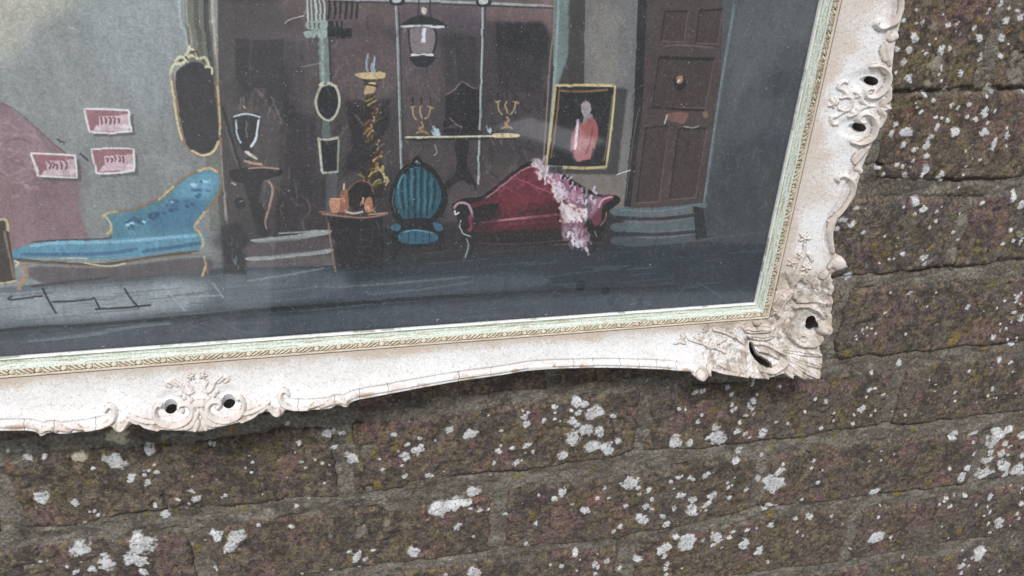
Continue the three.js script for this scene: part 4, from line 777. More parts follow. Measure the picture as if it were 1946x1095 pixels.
[2,97,101,101,0.2,1.3,-283,1865,-276,1821,-287,1780],
[2,93,97,97,0.2,1.9,-295,1874,-289,1836,-275,1799],
[2,94,98,98,0.2,2.1,-178,1832,-154,1791,-146,1748],
[2,111,115,115,0.2,1.6,-234,1955,-244,1901,-285,1863],
[2,106,110,110,0.2,1.7,-200,1095,-173,1035,-183,977],
[2,100,104,104,0.2,2.1,-332,1130,-325,1097,-319,1063],
[2,104,108,108,0.2,1.7,-115,1259,-151,1228,-203,1221],
[2,91,95,95,0.2,2,-327,982,-376,961,-400,915],
[2,99,103,103,0.2,2.3,-173,1137,-217,1119,-232,1076],
[2,104,108,108,0.2,1.7,-185,794,-197,740,-177,680],
[2,82,86,86,0.2,1.8,-195,1346,-186,1292,-164,1238],
[1,46,58,66,1,1.1,-7786,203,-4796,433,-3561,482,-2950,463,-1746,493,-1090,496,-472,496,25,451,1094,374,2415,-1969,-8423,-1077],
[1,48,44,46,0.8,2.3,-2999,692,-1121,753,-1051,487,-1744,448,-2951,445],
[0,34,50,64,0.7,5.1,-1082,430,35,409,9,141,-983,247],
[1,132,138,138,0.8,7.7,-7758,260,-4799,420,-4368,430,-3889,433,-3630,399,-3770,231,-4303,176,-4856,173,-7888,-2],
[0,118,124,126,0.6,7.9,-3974,439,-3508,426,-3203,425,-3342,254,-3922,207],
[0,152,158,157,0.6,5.1,-5060,411,-4317,410,-3750,390,-3890,223,-4681,231],
[0,104,110,114,0.7,4.8,-3595,449,-2952,427,-2961,264,-3563,197],
[0,84,92,102,0.7,3.8,-2957,337,-1737,334,-1694,222,-2932,206],
[2,109,117,121,0.28,0.6,-4058,442,-3912,447,-3764,453],
[2,89,95,98,0.28,0.6,-4588,390,-4433,394,-4274,401],
[2,70,83,93,0.28,1,-809,382,-581,388,-348,396],
[2,111,119,123,0.28,0.8,-4345,496,-4220,500,-4094,506],
[2,52,62,70,0.28,1,-2550,273,-2461,275,-2371,278],
[2,114,122,125,0.28,1.1,-3375,311,-3190,316,-3002,322],
[2,66,71,73,0.28,0.6,-4016,201,-3864,204,-3710,209],
[2,101,121,135,0.28,0.9,-2649,597,-2498,602,-2346,609],
[2,57,68,77,0.28,0.8,-859,294,-674,298,-487,304],
[2,114,122,126,0.28,1.3,-3423,244,-3242,248,-3059,254],
[2,86,103,115,0.28,1.4,-2695,179,-2537,182,-2377,186],
[2,50,60,67,0.28,1.3,-2744,353,-2665,355,-2587,358],
[2,79,84,87,0.28,0.5,-4252,332,-4148,335,-4043,339],
[2,103,123,138,0.28,0.7,-1089,221,-883,224,-675,230],
[2,67,79,89,0.28,1.1,-1490,229,-1280,233,-1067,240],
[2,94,100,104,0.28,1.2,-3897,451,-3835,452,-3773,455],
[2,94,112,125,0.28,1,-2581,92,-2436,94,-2288,97],
[2,60,72,81,0.28,1.3,-2344,565,-2161,571,-1975,580],
[2,90,107,120,0.28,0.8,-1369,350,-1248,353,-1126,357],
[2,73,87,98,0.28,1.4,-2635,143,-2544,145,-2453,147],
[2,73,87,98,0.28,0.9,-901,126,-793,127,-684,130],
[2,67,71,73,0.28,0.8,-4058,500,-4011,502,-3965,504],
[2,97,103,107,0.28,0.9,-4034,364,-3928,367,-3820,371],
[2,86,103,115,0.28,1.4,-2034,402,-1849,407,-1661,414],
[2,73,78,80,0.28,0.6,-3635,515,-3581,517,-3527,519],
[2,64,68,71,0.28,1.1,-3109,149,-3047,150,-2984,152],
[2,83,89,92,0.28,0.8,-4657,426,-4505,431,-4350,437],
[2,94,112,126,0.28,1.4,-2139,69,-2079,70,-2018,71],
[2,65,78,87,0.28,1.6,-574,290,-427,293,-279,298],
[2,66,79,89,0.28,1,-1892,456,-1706,461,-1517,468],
[2,64,68,70,0.28,0.8,-3836,259,-3692,262,-3546,267],
[2,88,105,117,0.28,1.1,-2437,514,-2363,516,-2288,520],
[2,99,106,109,0.28,1,-4853,300,-4773,302,-4692,305],
[2,60,72,80,0.28,0.7,-2881,208,-2806,209,-2731,211],
[2,113,121,125,0.28,0.9,-4345,488,-4237,492,-4127,497],
[2,90,96,99,0.28,0.5,-3707,385,-3650,386,-3593,389],
[2,63,75,84,0.28,1.5,-909,383,-756,387,-600,392],
[2,68,81,91,0.28,1,-2363,376,-2199,380,-2032,386],
[2,75,80,83,0.28,0.8,-4202,510,-4128,512,-4053,516],
[2,99,106,109,0.28,1,-3991,599,-3879,603,-3766,609],
[2,55,66,74,0.28,1.4,-1995,214,-1860,216,-1723,220],
[2,60,64,66,0.28,0.9,-4397,240,-4245,243,-4089,249],
[2,99,118,132,0.28,0.6,-412,536,-195,543,26,552],
[2,101,107,111,0.28,1.3,-3264,439,-3097,444,-2928,451],
[2,116,124,128,0.28,1,-4290,417,-4153,421,-4014,427],
[2,87,93,96,0.28,1.2,-4079,99,-3998,100,-3917,103],
[2,52,62,69,0.28,1,-2543,109,-2391,111,-2236,115],
[2,92,98,101,0.28,0.6,-4159,285,-4007,288,-3853,294],
[2,100,106,110,0.28,1.2,-3283,341,-3105,345,-2924,352],
[2,97,116,130,0.28,1.3,-805,539,-600,545,-392,554],
[2,87,93,96,0.28,1.2,-4453,336,-4299,340,-4141,346],
[2,54,65,72,0.28,1.2,-403,117,-159,121,88,126],
[2,92,110,123,0.28,1.6,-268,400,-138,403,-7,408],
[2,78,93,104,0.28,0.8,-1189,446,-1090,448,-990,452],
[2,86,102,115,0.28,1.2,-994,274,-916,276,-838,278],
[2,95,114,127,0.28,0.8,-1266,330,-1188,332,-1110,335],
[2,91,109,122,0.28,0.9,-2147,553,-2006,557,-1863,564],
[2,81,86,89,0.28,1.2,-3820,497,-3747,499,-3673,502],
[2,85,91,93,0.28,0.7,-4286,516,-4130,522,-3972,529],
[2,98,117,131,0.28,0.9,-499,168,-394,170,-289,172],
[2,96,115,129,0.28,1.5,-2144,32,-2005,34,-1863,37],
[2,68,73,75,0.28,0.9,-4544,168,-4389,171,-4231,176],
[2,76,81,84,0.28,0.5,-4815,380,-4672,385,-4527,391],
[2,58,69,78,0.28,1.2,-1207,175,-1002,178,-794,184],
[2,95,102,105,0.28,0.5,-4210,569,-4139,571,-4066,575],
[2,66,70,72,0.28,0.6,-4464,303,-4403,305,-4343,307],
[2,107,115,118,0.28,1,-4463,286,-4343,289,-4220,294],
[2,52,62,70,0.28,0.7,-2449,333,-2386,334,-2324,336],
[2,107,114,118,0.28,0.8,-4423,257,-4255,261,-4084,267],
[2,81,86,89,0.28,0.5,-4617,125,-4512,127,-4405,130],
[2,59,63,65,0.28,0.7,-4122,134,-3956,136,-3786,141],
[2,95,113,127,0.28,0.7,-2899,414,-2841,416,-2783,418],
[2,98,105,108,0.28,0.6,-4552,585,-4509,586,-4465,589],
[2,86,92,95,0.28,1,-2975,585,-2841,590,-2705,596],
[2,112,120,124,0.28,1,-3691,355,-3516,359,-3338,366],
[2,83,98,110,0.28,0.9,-2325,521,-2206,525,-2085,530],
[2,95,102,105,0.28,0.7,-4331,239,-4199,241,-4064,246],
[2,98,117,131,0.28,1.4,-1583,304,-1508,305,-1433,308],
[2,96,115,129,0.28,1.3,-2672,109,-2553,111,-2433,114],
[2,65,77,86,0.28,1.4,-2243,199,-2086,202,-1926,207],
[2,77,82,85,0.28,1,-4416,162,-4354,163,-4291,165],
[2,91,97,100,0.28,0.6,-3763,577,-3629,582,-3492,589],
[2,80,86,88,0.28,0.8,-3369,506,-3252,510,-3134,516],
[2,87,104,117,0.28,1.1,-301,55,-177,56,-52,59],
[2,74,79,82,0.28,0.8,-3533,205,-3449,206,-3364,209],
[2,93,100,103,0.28,1.3,-3624,257,-3548,259,-3470,261],
[2,53,63,71,0.28,0.8,-800,65,-717,66,-633,68],
[2,97,115,129,0.28,0.8,-1564,236,-1480,238,-1395,240],
[2,110,118,122,0.28,0.8,-4079,184,-3937,187,-3794,191],
[2,79,94,105,0.28,0.9,-2379,165,-2242,167,-2105,171],
[2,52,63,70,0.28,0.9,-580,535,-369,542,-155,550],
[2,76,90,101,0.28,0.7,-1086,493,-926,497,-763,504],
[2,66,79,89,0.28,1.3,-586,561,-367,568,-145,578],
[2,58,69,78,0.28,1,-2941,187,-2793,190,-2642,195],
[2,58,69,77,0.28,0.9,-2828,418,-2685,422,-2541,428],
[2,82,88,91,0.28,0.7,-3469,410,-3333,414,-3195,420],
[2,85,91,94,0.28,0.5,-3862,465,-3741,469,-3618,475],
[2,73,87,98,0.28,1.5,-1463,209,-1361,211,-1258,214],
[2,89,106,119,0.28,1.3,-2389,441,-2189,446,-1986,455],
[2,85,91,94,0.28,1,-3924,504,-3848,506,-3772,510],
[2,90,96,99,0.28,0.8,-3952,458,-3832,462,-3710,467],
[2,50,60,67,0.28,0.9,-329,284,-184,286,-37,291],
[2,84,100,112,0.28,0.7,-1523,228,-1421,230,-1318,233],
[2,87,103,116,0.28,1.4,-586,146,-517,147,-448,149],
[2,51,61,69,0.28,0.6,-1275,536,-1175,539,-1074,544],
[2,68,81,90,0.28,1,-452,350,-380,352,-308,354],
[2,103,123,138,0.28,1.3,-2847,64,-2779,65,-2711,67],
[2,63,67,69,0.28,0.5,-3732,340,-3627,343,-3521,347],
[2,105,112,116,0.28,1,-3277,567,-3200,570,-3123,573],
[2,56,66,74,0.28,1.4,-1371,33,-1280,34,-1190,36],
[2,66,78,88,0.28,0.7,-1456,156,-1348,157,-1239,160],
[2,69,82,92,0.28,0.9,-799,17,-716,18,-631,19],
[2,69,74,76,0.28,0.9,-4794,143,-4687,144,-4579,148],
[2,87,93,96,0.28,1.1,-3535,97,-3418,99,-3300,102],
[2,64,69,71,0.28,0.7,-4660,568,-4539,573,-4416,579],
[2,91,109,122,0.28,0.9,-1996,498,-1941,499,-1885,502],
[2,110,118,122,0.28,0.8,-4166,595,-4090,598,-4013,602],
[2,94,112,126,0.28,1.1,-1444,316,-1253,320,-1058,326],
[2,69,73,76,0.28,1,-3944,327,-3841,330,-3738,333],
[2,67,72,74,0.28,1,-4809,406,-4680,410,-4549,416],
[2,80,85,88,0.28,1,-4365,406,-4255,410,-4143,414],
[2,59,71,79,0.28,1.1,-2605,145,-2521,147,-2437,149],
[2,111,118,122,0.28,1.1,-3838,191,-3700,193,-3560,198],
[2,78,93,104,0.28,1.4,-2773,338,-2644,341,-2513,346],
[2,93,111,124,0.28,0.8,-1384,520,-1300,523,-1216,527],
[2,117,125,129,0.28,1.2,-4102,509,-4042,511,-3983,513],
[2,75,80,82,0.28,0.8,-3287,439,-3154,443,-3019,449],
[2,59,71,79,0.28,0.5,-1788,534,-1643,539,-1497,545],
[2,52,62,69,0.28,1,-1728,94,-1581,96,-1431,100],
[2,97,116,130,0.28,1.6,-1027,318,-925,320,-822,323],
[2,60,72,81,0.28,1.3,-770,512,-698,514,-626,517],
[2,72,77,79,0.28,1.2,-4045,308,-3901,311,-3755,317],
[2,78,84,86,0.28,1.1,-3324,548,-3269,550,-3213,552],
[2,95,113,127,0.28,1.2,-2843,269,-2739,272,-2634,275],
[2,55,65,73,0.28,1,-598,134,-418,136,-236,141],
[2,70,75,77,0.28,1.1,-3936,320,-3835,323,-3733,327],
[2,77,82,85,0.28,0.9,-3386,322,-3249,325,-3110,330],
[2,102,122,136,0.28,0.7,-2870,174,-2806,175,-2740,177],
[2,109,116,120,0.28,1.1,-4257,207,-4124,210,-3988,214],
[2,96,103,106,0.28,0.7,-3454,293,-3316,296,-3177,301],
[2,113,121,124,0.28,0.9,-3146,327,-3013,331,-2878,335],
[2,60,64,66,0.28,1.2,-3234,476,-3135,480,-3035,484],
[2,105,112,116,0.28,1,-3781,432,-3636,436,-3490,443],
[2,104,111,114,0.28,0.7,-4329,522,-4165,528,-3998,535],
[2,94,100,103,0.28,1.1,-4724,219,-4563,222,-4398,228],
[2,53,64,71,0.28,1.1,-2203,222,-2077,224,-1949,228],
[2,60,64,66,0.28,0.7,-3767,511,-3654,515,-3540,520],
[2,76,90,101,0.28,1,-1090,181,-860,185,-625,191],
[2,64,69,71,0.28,0.9,-3357,160,-3228,162,-3097,166],
[2,107,114,118,0.28,1,-3543,492,-3405,497,-3265,503],
[2,103,122,137,0.28,0.7,-489,520,-316,525,-140,532],
[2,89,95,98,0.28,1.1,-2968,206,-2850,208,-2730,212],
[2,114,122,125,0.28,0.8,-4570,500,-4463,504,-4355,509],
[2,57,68,76,0.28,0.6,-2149,584,-1955,591,-1757,600],
[2,115,123,127,0.28,1.4,-3194,163,-3002,166,-2806,172],
[2,86,103,115,0.28,1,-641,508,-526,512,-411,516],
[2,63,67,70,0.28,0.5,-4253,474,-4152,477,-4050,482],
[2,93,99,102,0.28,1.1,-4769,482,-4665,485,-4560,490],
[2,104,124,139,0.28,1,-1011,489,-945,491,-879,493],
[2,87,103,116,0.28,0.9,-2800,263,-2744,265,-2687,267],
[2,66,79,89,0.28,1.1,-1222,371,-1089,374,-953,379],
[2,108,115,119,0.28,0.7,-4634,581,-4477,587,-4318,595],
[2,80,86,88,0.28,0.9,-4778,378,-4709,380,-4640,383],
[2,64,77,86,0.28,1.1,-1227,328,-1017,333,-804,340],
[2,117,125,129,0.28,0.7,-4253,561,-4144,565,-4033,571],
[2,65,69,72,0.28,1.1,-4502,493,-4428,495,-4353,499],
[2,86,92,95,0.28,0.8,-3418,328,-3314,330,-3210,334],
[2,75,80,83,0.28,0.6,-4065,597,-3945,601,-3823,607],
[2,92,110,123,0.28,0.6,-736,469,-658,471,-579,474],
[2,76,81,84,0.28,0.6,-3396,315,-3313,317,-3229,320],
[2,93,99,102,0.28,1.1,-3078,474,-2925,479,-2769,485],
[2,63,76,85,0.28,0.7,-299,549,-178,553,-55,558],
[2,100,107,110,0.28,0.6,-4615,376,-4544,378,-4472,381],
[2,68,73,75,0.28,0.6,-3464,496,-3303,501,-3140,509],
[2,59,71,79,0.28,1.2,-1552,51,-1439,52,-1325,55],
[2,75,80,83,0.28,0.5,-4705,249,-4600,252,-4493,255],
[2,98,117,131,0.28,0.8,-1772,395,-1652,398,-1530,403],
[2,70,83,93,0.28,0.8,-793,505,-665,509,-535,514],
[2,87,93,96,0.28,0.9,-4459,323,-4361,325,-4262,329],
[2,94,100,103,0.28,0.5,-4211,573,-4136,576,-4059,579],
[2,112,120,124,0.28,1.2,-4381,147,-4213,150,-4043,155],
[2,77,92,103,0.28,1.5,-1324,64,-1184,66,-1042,69],
[2,62,67,69,0.28,0.9,-4222,357,-4084,361,-3944,366],
[2,61,66,68,0.28,1,-4636,383,-4586,385,-4536,387],
[2,96,114,128,0.28,1.5,-1266,341,-1140,344,-1013,349],
[2,104,124,138,0.28,1,-2408,595,-2358,597,-2308,599],
[2,105,112,115,0.28,0.5,-3810,584,-3695,588,-3577,594],
[2,104,111,114,0.28,0.8,-3828,171,-3778,172,-3727,174],
[2,59,70,79,0.28,1.3,-770,360,-635,364,-500,368],
[2,94,112,125,0.28,1.5,-999,512,-850,517,-699,523],
[2,138,148,146,0.45,2,-3481,390,-3266,415,-3030,450],
[2,120,130,132,0.35,1.8,-3023,312,-2567,319,-2090,333],
[2,110,122,128,0.3,1.8,-2767,250,-2365,268,-2089,295],
[2,40,38,42,0.95,2.8,-6599,84,-4858,163,-4447,160,-4016,168,-3564,183],
[2,34,33,36,0.95,2.9,-3595,185,-3094,192,-2569,198,-2087,198],
[2,38,39,44,0.9,2.4,-2122,197,-1545,192,-974,173,-576,167],
[0,84,88,96,0.75,2.6,-6635,-12,-4868,118,-3569,139,-2086,155,-567,112,24,71,47,-35,-2082,-4,-4898,-15,-6673,-109],
[2,126,138,138,0.4,2.9,-4768,81,-4431,94,-4167,129,-3931,139],
[2,80,84,92,0.35,1.2,-1544,184,-1459,158,-1373,149],
[2,96,100,108,0.35,1,-4715,124,-4675,84,-4640,36],
[2,87,91,99,0.35,0.7,-2542,132,-2467,85,-2386,102],
[2,83,87,95,0.35,0.9,-231,150,-109,82,-34,-40],
[2,84,88,96,0.35,1,-1229,43,-1142,83,-1077,152],
[2,91,95,103,0.35,1,-1767,39,-1708,102,-1626,122],
[2,90,94,102,0.35,0.8,-3771,120,-3689,85,-3638,-3],
[2,84,88,96,0.35,1.1,-2953,259,-2959,128,-2911,6],
[2,97,101,109,0.35,0.8,-1981,85,-1843,96,-1705,111],
[2,85,89,97,0.35,0.8,-2740,126,-2625,54,-2494,44],
[2,74,78,86,0.35,0.7,-4254,106,-4201,64,-4135,60],
[2,89,93,101,0.35,0.7,-4761,47,-4681,146,-4579,165],
[2,79,83,91,0.35,0.9,-1337,91,-1211,51,-1102,101],
[2,86,90,98,0.35,0.9,-1732,44,-1608,110,-1501,202],
[2,77,81,89,0.35,0.7,-3557,-11,-3436,34,-3363,158],
[2,73,77,85,0.35,1.2,-810,106,-721,90,-633,52],
[2,101,105,113,0.35,0.8,-3831,118,-3752,71,-3678,12],
[2,94,98,106,0.35,1.1,-3899,117,-3815,140,-3729,156],
[2,82,86,94,0.35,0.8,-3078,173,-3034,140,-2985,117],
[2,92,96,104,0.35,1.2,-3615,105,-3520,109,-3428,87],
[2,98,102,110,0.35,1.2,-976,48,-875,49,-772,15],
[2,85,89,97,0.35,0.8,-4267,159,-4143,213,-4067,99],
[2,80,84,92,0.35,0.9,-3808,117,-3738,168,-3667,131],
[2,101,105,113,0.35,1,-457,173,-322,87,-185,-5],
[2,107,111,119,0.35,0.9,-2742,58,-2693,120,-2665,198],
[2,80,84,92,0.35,0.8,-3432,98,-3372,135,-3307,123],
[2,96,100,108,0.35,1.2,-2983,142,-2851,127,-2736,41],
[2,88,92,100,0.35,0.6,-4528,79,-4441,60,-4349,59],
[2,93,97,105,0.35,1.2,-4356,56,-4308,68,-4261,90],
[2,78,82,90,0.35,1.3,-1156,114,-1098,142,-1029,112],
[2,80,84,92,0.35,1.2,-2487,165,-2402,136,-2324,82],
[2,77,81,89,0.35,1.1,-4679,91,-4582,104,-4485,135],
[2,86,90,98,0.35,0.8,-1694,110,-1599,43,-1491,28],
[2,102,106,114,0.35,1.2,-970,44,-892,60,-809,54],
[2,92,96,104,0.35,1,-2028,19,-1960,111,-1863,161],
[2,99,103,111,0.35,0.9,-728,-45,-636,67,-550,180],
[2,82,86,94,0.35,1,-812,96,-711,54,-630,102],
[2,86,90,98,0.35,1.2,-3709,145,-3629,59,-3529,4],
[2,84,88,96,0.35,1.1,-4344,112,-4236,110,-4126,109],
[2,87,91,99,0.35,1,-165,56,-118,98,-67,135],
[2,99,103,111,0.35,0.7,-4160,90,-4064,108,-3972,158],
[2,83,87,95,0.35,1.2,-2229,123,-2145,79,-2063,115],
[2,96,100,108,0.35,1.1,-1207,-56,-1125,63,-997,125],
[2,77,81,89,0.35,0.8,-2479,100,-2399,106,-2323,130],
[2,105,109,117,0.35,0.7,-3901,64,-3785,117,-3666,150],
[2,107,111,119,0.35,0.8,-3688,173,-3603,80,-3495,23],
[2,84,88,96,0.35,1.4,-500,53,-431,114,-327,73],
[2,74,78,86,0.35,1.2,-3265,59,-3213,94,-3163,133],
[2,83,87,95,0.35,1,-4695,128,-4604,111,-4516,80],
[2,77,81,89,0.35,0.7,-3419,150,-3337,127,-3253,113],
[2,87,91,99,0.35,1,-1359,95,-1271,85,-1189,106],
[2,109,113,121,0.35,1.1,-4458,99,-4392,115,-4337,80],
[2,81,85,93,0.35,0.8,-677,194,-633,66,-521,-22],
[2,70,74,82,0.35,1.2,-2715,82,-2645,70,-2573,66],
[2,89,93,101,0.35,1,-2484,126,-2409,124,-2336,94],
[2,99,103,111,0.35,1,-4494,53,-4390,94,-4284,129],
[2,109,113,121,0.35,0.6,-4587,116,-4523,118,-4463,100],
[2,81,85,93,0.35,1.4,-1985,76,-1841,-2,-1730,102],
[2,85,89,97,0.35,0.8,-1726,96,-1605,96,-1483,96],
[2,92,96,104,0.35,0.9,-4774,83,-4673,133,-4593,70],
[0,92,84,82,0.9,1,-4612,552,-4240,529,-3713,559,-3706,456,-3971,459,-4395,432,-4605,463],
[2,58,54,56,0.7,1.5,-4638,432,-4391,452,-4224,462],
[0,72,128,144,1,0.3,-4185,836,-4041,864,-3900,931,-3763,1031,-3645,1089,-3577,1081,-3559,1022,-3583,938,-3657,846,-3719,758,-3697,705,-3704,653,-3944,638,-4174,657,-4163,746],
[0,104,160,182,0.6,2.4,-3811,977,-3661,1071,-3584,1069,-3575,1007,-3622,940,-3737,919],
[0,54,108,142,0.6,2.4,-3910,862,-3763,926,-3655,900,-3736,759,-3928,748,-3975,802],
[2,32,84,118,0.7,2.2,-4024,789,-4014,806,-3999,816],
[2,54,106,140,0.7,1.5,-3640,970,-3630,969,-3622,964],
[2,53,105,139,0.7,1.5,-3758,897,-3743,893,-3728,895],
[2,38,90,124,0.7,1.7,-4013,787,-4006,785,-3999,783],
[2,32,84,118,0.7,2.4,-3886,845,-3878,845,-3873,839],
[2,29,81,115,0.7,1.7,-4089,794,-4076,798,-4065,806],
[2,34,86,120,0.7,1.8,-3958,823,-3950,838,-3938,846],
[2,28,80,114,0.7,1.4,-3728,898,-3725,885,-3713,887],
[2,39,91,125,0.7,2.3,-3840,914,-3828,917,-3817,916],
[2,33,85,119,0.7,1.7,-3963,827,-3954,817,-3943,808],
[2,33,85,119,0.7,1.6,-3807,922,-3804,915,-3803,908],
[2,48,100,134,0.7,1.8,-3715,978,-3700,972,-3683,977],
[2,48,100,134,0.7,2.5,-3854,868,-3842,857,-3826,858],
[2,43,95,129,0.7,1.6,-3825,903,-3815,894,-3808,881],
[2,22,74,108,0.7,2.7,-4075,757,-4063,769,-4054,784],
[2,55,107,141,0.7,2.5,-4015,808,-4000,809,-3985,809],
[2,39,91,125,0.7,1.8,-3663,1021,-3654,1026,-3645,1031],
[2,40,92,126,0.7,1.5,-3927,830,-3918,835,-3909,831],
[2,45,97,131,0.7,2.7,-4045,826,-4038,815,-4029,807],
[2,38,90,124,0.7,2.1,-4039,803,-4027,804,-4015,800],
[2,29,81,115,0.7,1.6,-3966,837,-3956,836,-3951,827],
[2,26,78,112,0.7,2.2,-3825,866,-3813,865,-3803,861],
[2,37,89,123,0.7,2.3,-3700,932,-3686,938,-3676,950],
[2,33,85,119,0.7,1.4,-3954,814,-3947,814,-3940,815],
[2,27,79,113,0.7,2.6,-3759,888,-3753,881,-3748,874],
[2,45,97,131,0.7,2.5,-3761,908,-3750,910,-3739,914],
[2,42,94,128,0.7,1.7,-3837,889,-3829,888,-3825,882],
[2,41,93,127,0.7,2,-3687,975,-3677,975,-3667,971],
[2,39,91,125,0.7,1.8,-4065,806,-4060,811,-4053,814],
[2,25,77,111,0.7,1.5,-3936,820,-3929,820,-3922,821],
[2,44,96,130,0.7,2.4,-3932,843,-3918,842,-3905,840],
[2,44,96,130,0.7,1.8,-3865,896,-3857,893,-3849,888],
[2,23,75,109,0.7,2.8,-3850,859,-3843,862,-3836,863],
[2,28,80,114,0.7,2.1,-3928,836,-3918,841,-3908,841],
[2,143,195,209,0.8,1.8,-3715,1009,-3706,1007,-3701,998],
[2,150,202,216,0.8,1.9,-3834,917,-3831,910,-3826,905],
[2,149,201,215,0.8,1.6,-3999,800,-3994,797,-3989,793],
[2,131,183,197,0.8,1.5,-4070,788,-4061,791,-4053,794],
[2,143,195,209,0.8,1.4,-3702,1013,-3696,1004,-3687,999],
[2,146,198,212,0.8,1.7,-3649,1028,-3642,1023,-3638,1015],
[2,151,203,217,0.8,1.7,-4087,783,-4082,783,-4076,784],
[2,145,197,211,0.8,1.4,-4066,791,-4056,789,-4046,786],
[2,140,192,206,0.8,1.7,-3632,1016,-3624,1018,-3616,1017],
[0,80,140,158,1,0.3,-4692,640,-4638,675,-4502,703,-4209,704,-3933,710,-3696,715,-3691,665,-3708,619,-3893,603,-4093,581,-4311,586,-4522,605,-4679,607],
[2,122,172,190,0.85,2.4,-4612,674,-4426,689,-4158,682,-3880,694,-3715,699],
[2,56,96,134,0.8,2.7,-4648,631,-4439,619,-4225,614,-4057,631],
[2,58,92,126,0.75,2.7,-4031,617,-3860,634,-3715,653],
[2,66,60,58,0.7,0.9,-4580,703,-4396,707,-4209,704,-4173,721],
[2,140,108,72,0.95,1.5,-4195,842,-4171,857,-4031,873,-3871,945,-3762,1037,-3664,1089,-3607,1103,-3566,1080,-3553,1022,-3585,942,-3659,849,-3730,759,-3699,692,-3705,626],
[2,196,170,112,0.95,1.3,-4195,839,-4171,857,-4122,864],
[2,196,170,112,0.95,1.3,-3901,924,-3808,999],
[2,196,170,112,0.95,1.3,-3673,1083,-3608,1100,-3572,1074],
[2,196,170,112,0.95,1.4,-3649,858,-3702,796,-3731,752,-3708,712,-3698,652,-3714,620],
[2,196,170,112,0.95,1.3,-4184,842,-4166,794,-4170,753,-4196,729],
[2,70,62,56,0.9,1.8,-4696,602,-4502,571,-4292,546,-4125,556,-3953,579,-3708,599],
[2,140,108,72,0.9,1.2,-4688,592,-4504,565,-4293,536,-4183,539,-4040,564,-3840,580,-3713,579],
[2,206,190,140,0.9,0.9,-4458,595,-4391,594,-4325,587],
[2,206,190,140,0.9,1.1,-4343,562,-4265,541,-4198,534,-4126,549],
[2,170,128,96,0.95,2.6,-4650,570,-4647,515,-4679,464,-4709,423],
[2,206,190,150,0.95,1.2,-4691,601,-4674,581,-4689,563],
[2,186,160,116,0.95,1.9,-3708,572,-3700,524,-3715,477,-3732,437],
[2,120,92,72,0.9,0.9,-3699,558,-3694,507,-3701,449],
[1,70,56,48,0.95,0.4,-4846,869,-4701,851,-4673,819,-4709,470,-4791,455,-4947,453],
[2,190,170,120,0.95,1.7,-4705,833,-4679,838,-4677,801,-4684,771],
[2,146,124,92,0.9,1.4,-4699,772,-4708,615,-4715,480],
[2,200,178,120,0.95,1.3,-4868,460,-4763,463,-4709,473],
[1,88,88,88,0.85,0.8,-4161,1412,-3952,1402,-3958,1290,-4159,1287],
[1,150,98,102,1,0.3,-4179,1434,-3972,1425,-3977,1313,-4177,1310],
[1,206,186,186,0.75,0.8,-4137,1346,-3978,1353,-3989,1316,-4158,1316],
[1,196,158,162,0.95,0.5,-4118,1396,-4006,1398,-4017,1348,-4124,1346],
[1,214,196,194,0.6,0.8,-4010,1404,-3969,1406,-3976,1330,-4013,1325],
[2,222,212,200,0.95,1.1,-4179,1434,-4080,1431,-3972,1425],
[2,222,212,200,0.95,1.1,-3972,1425,-3974,1371,-3977,1313],
[2,222,212,200,0.95,1.1,-3977,1313,-4086,1307,-4177,1310],
[2,222,212,200,0.95,1.1,-4177,1310,-4179,1371,-4179,1434],
[2,92,58,62,0.95,0.7,-4109,1391,-4108,1377,-4110,1354],
[2,92,58,62,0.95,0.7,-4089,1387,-4086,1376,-4089,1358],
[2,92,58,62,0.95,0.7,-4069,1389,-4062,1376,-4070,1355],
[2,92,58,62,0.95,0.7,-4049,1387,-4045,1376,-4049,1355],
[2,92,58,62,0.95,0.7,-4029,1380,-4021,1376,-4028,1359],
[1,88,88,88,0.85,0.8,-4461,1179,-4253,1163,-4266,1040,-4452,1054],
[1,150,98,102,1,0.3,-4479,1202,-4271,1186,-4285,1064,-4470,1078],
[1,206,186,186,0.75,0.8,-4437,1108,-4279,1113,-4292,1075,-4459,1077],
[1,196,158,162,0.95,0.5,-4417,1160,-4306,1160,-4318,1108,-4425,1108],
[1,214,196,194,0.6,0.8,-4310,1166,-4269,1168,-4278,1089,-4315,1085],
[2,222,212,200,0.95,1.1,-4479,1202,-4375,1196,-4271,1186],
[2,222,212,200,0.95,1.1,-4271,1186,-4276,1126,-4285,1064],
[2,222,212,200,0.95,1.1,-4285,1064,-4379,1070,-4470,1078],
[2,222,212,200,0.95,1.1,-4470,1078,-4471,1137,-4479,1202],
[2,92,58,62,0.95,0.7,-4407,1157,-4396,1139,-4410,1117],
[2,92,58,62,0.95,0.7,-4388,1150,-4378,1139,-4390,1120],
[2,92,58,62,0.95,0.7,-4371,1139,-4367,1138,-4371,1112],
[2,92,58,62,0.95,0.7,-4348,1152,-4344,1138,-4350,1115],
[2,92,58,62,0.95,0.7,-4326,1160,-4318,1137,-4330,1112],
[1,88,88,88,0.85,0.8,-4167,1198,-3960,1194,-3978,1070,-4166,1061],
[1,150,98,102,1,0.3,-4186,1222,-3980,1218,-3998,1095,-4185,1085],
[1,206,186,186,0.75,0.8,-4149,1130,-3986,1135,-3998,1097,-4170,1098],
[1,196,158,162,0.95,0.6,-4130,1182,-4015,1183,-4027,1130,-4136,1130],
[1,214,196,194,0.6,0.8,-4019,1189,-3977,1191,-3985,1111,-4023,1106],
[2,222,212,200,0.95,1.1,-4186,1222,-4088,1222,-3980,1218],
[2,222,212,200,0.95,1.2,-3980,1218,-3986,1159,-3998,1095],
[2,222,212,200,0.95,1.2,-3998,1095,-4096,1084,-4185,1085],
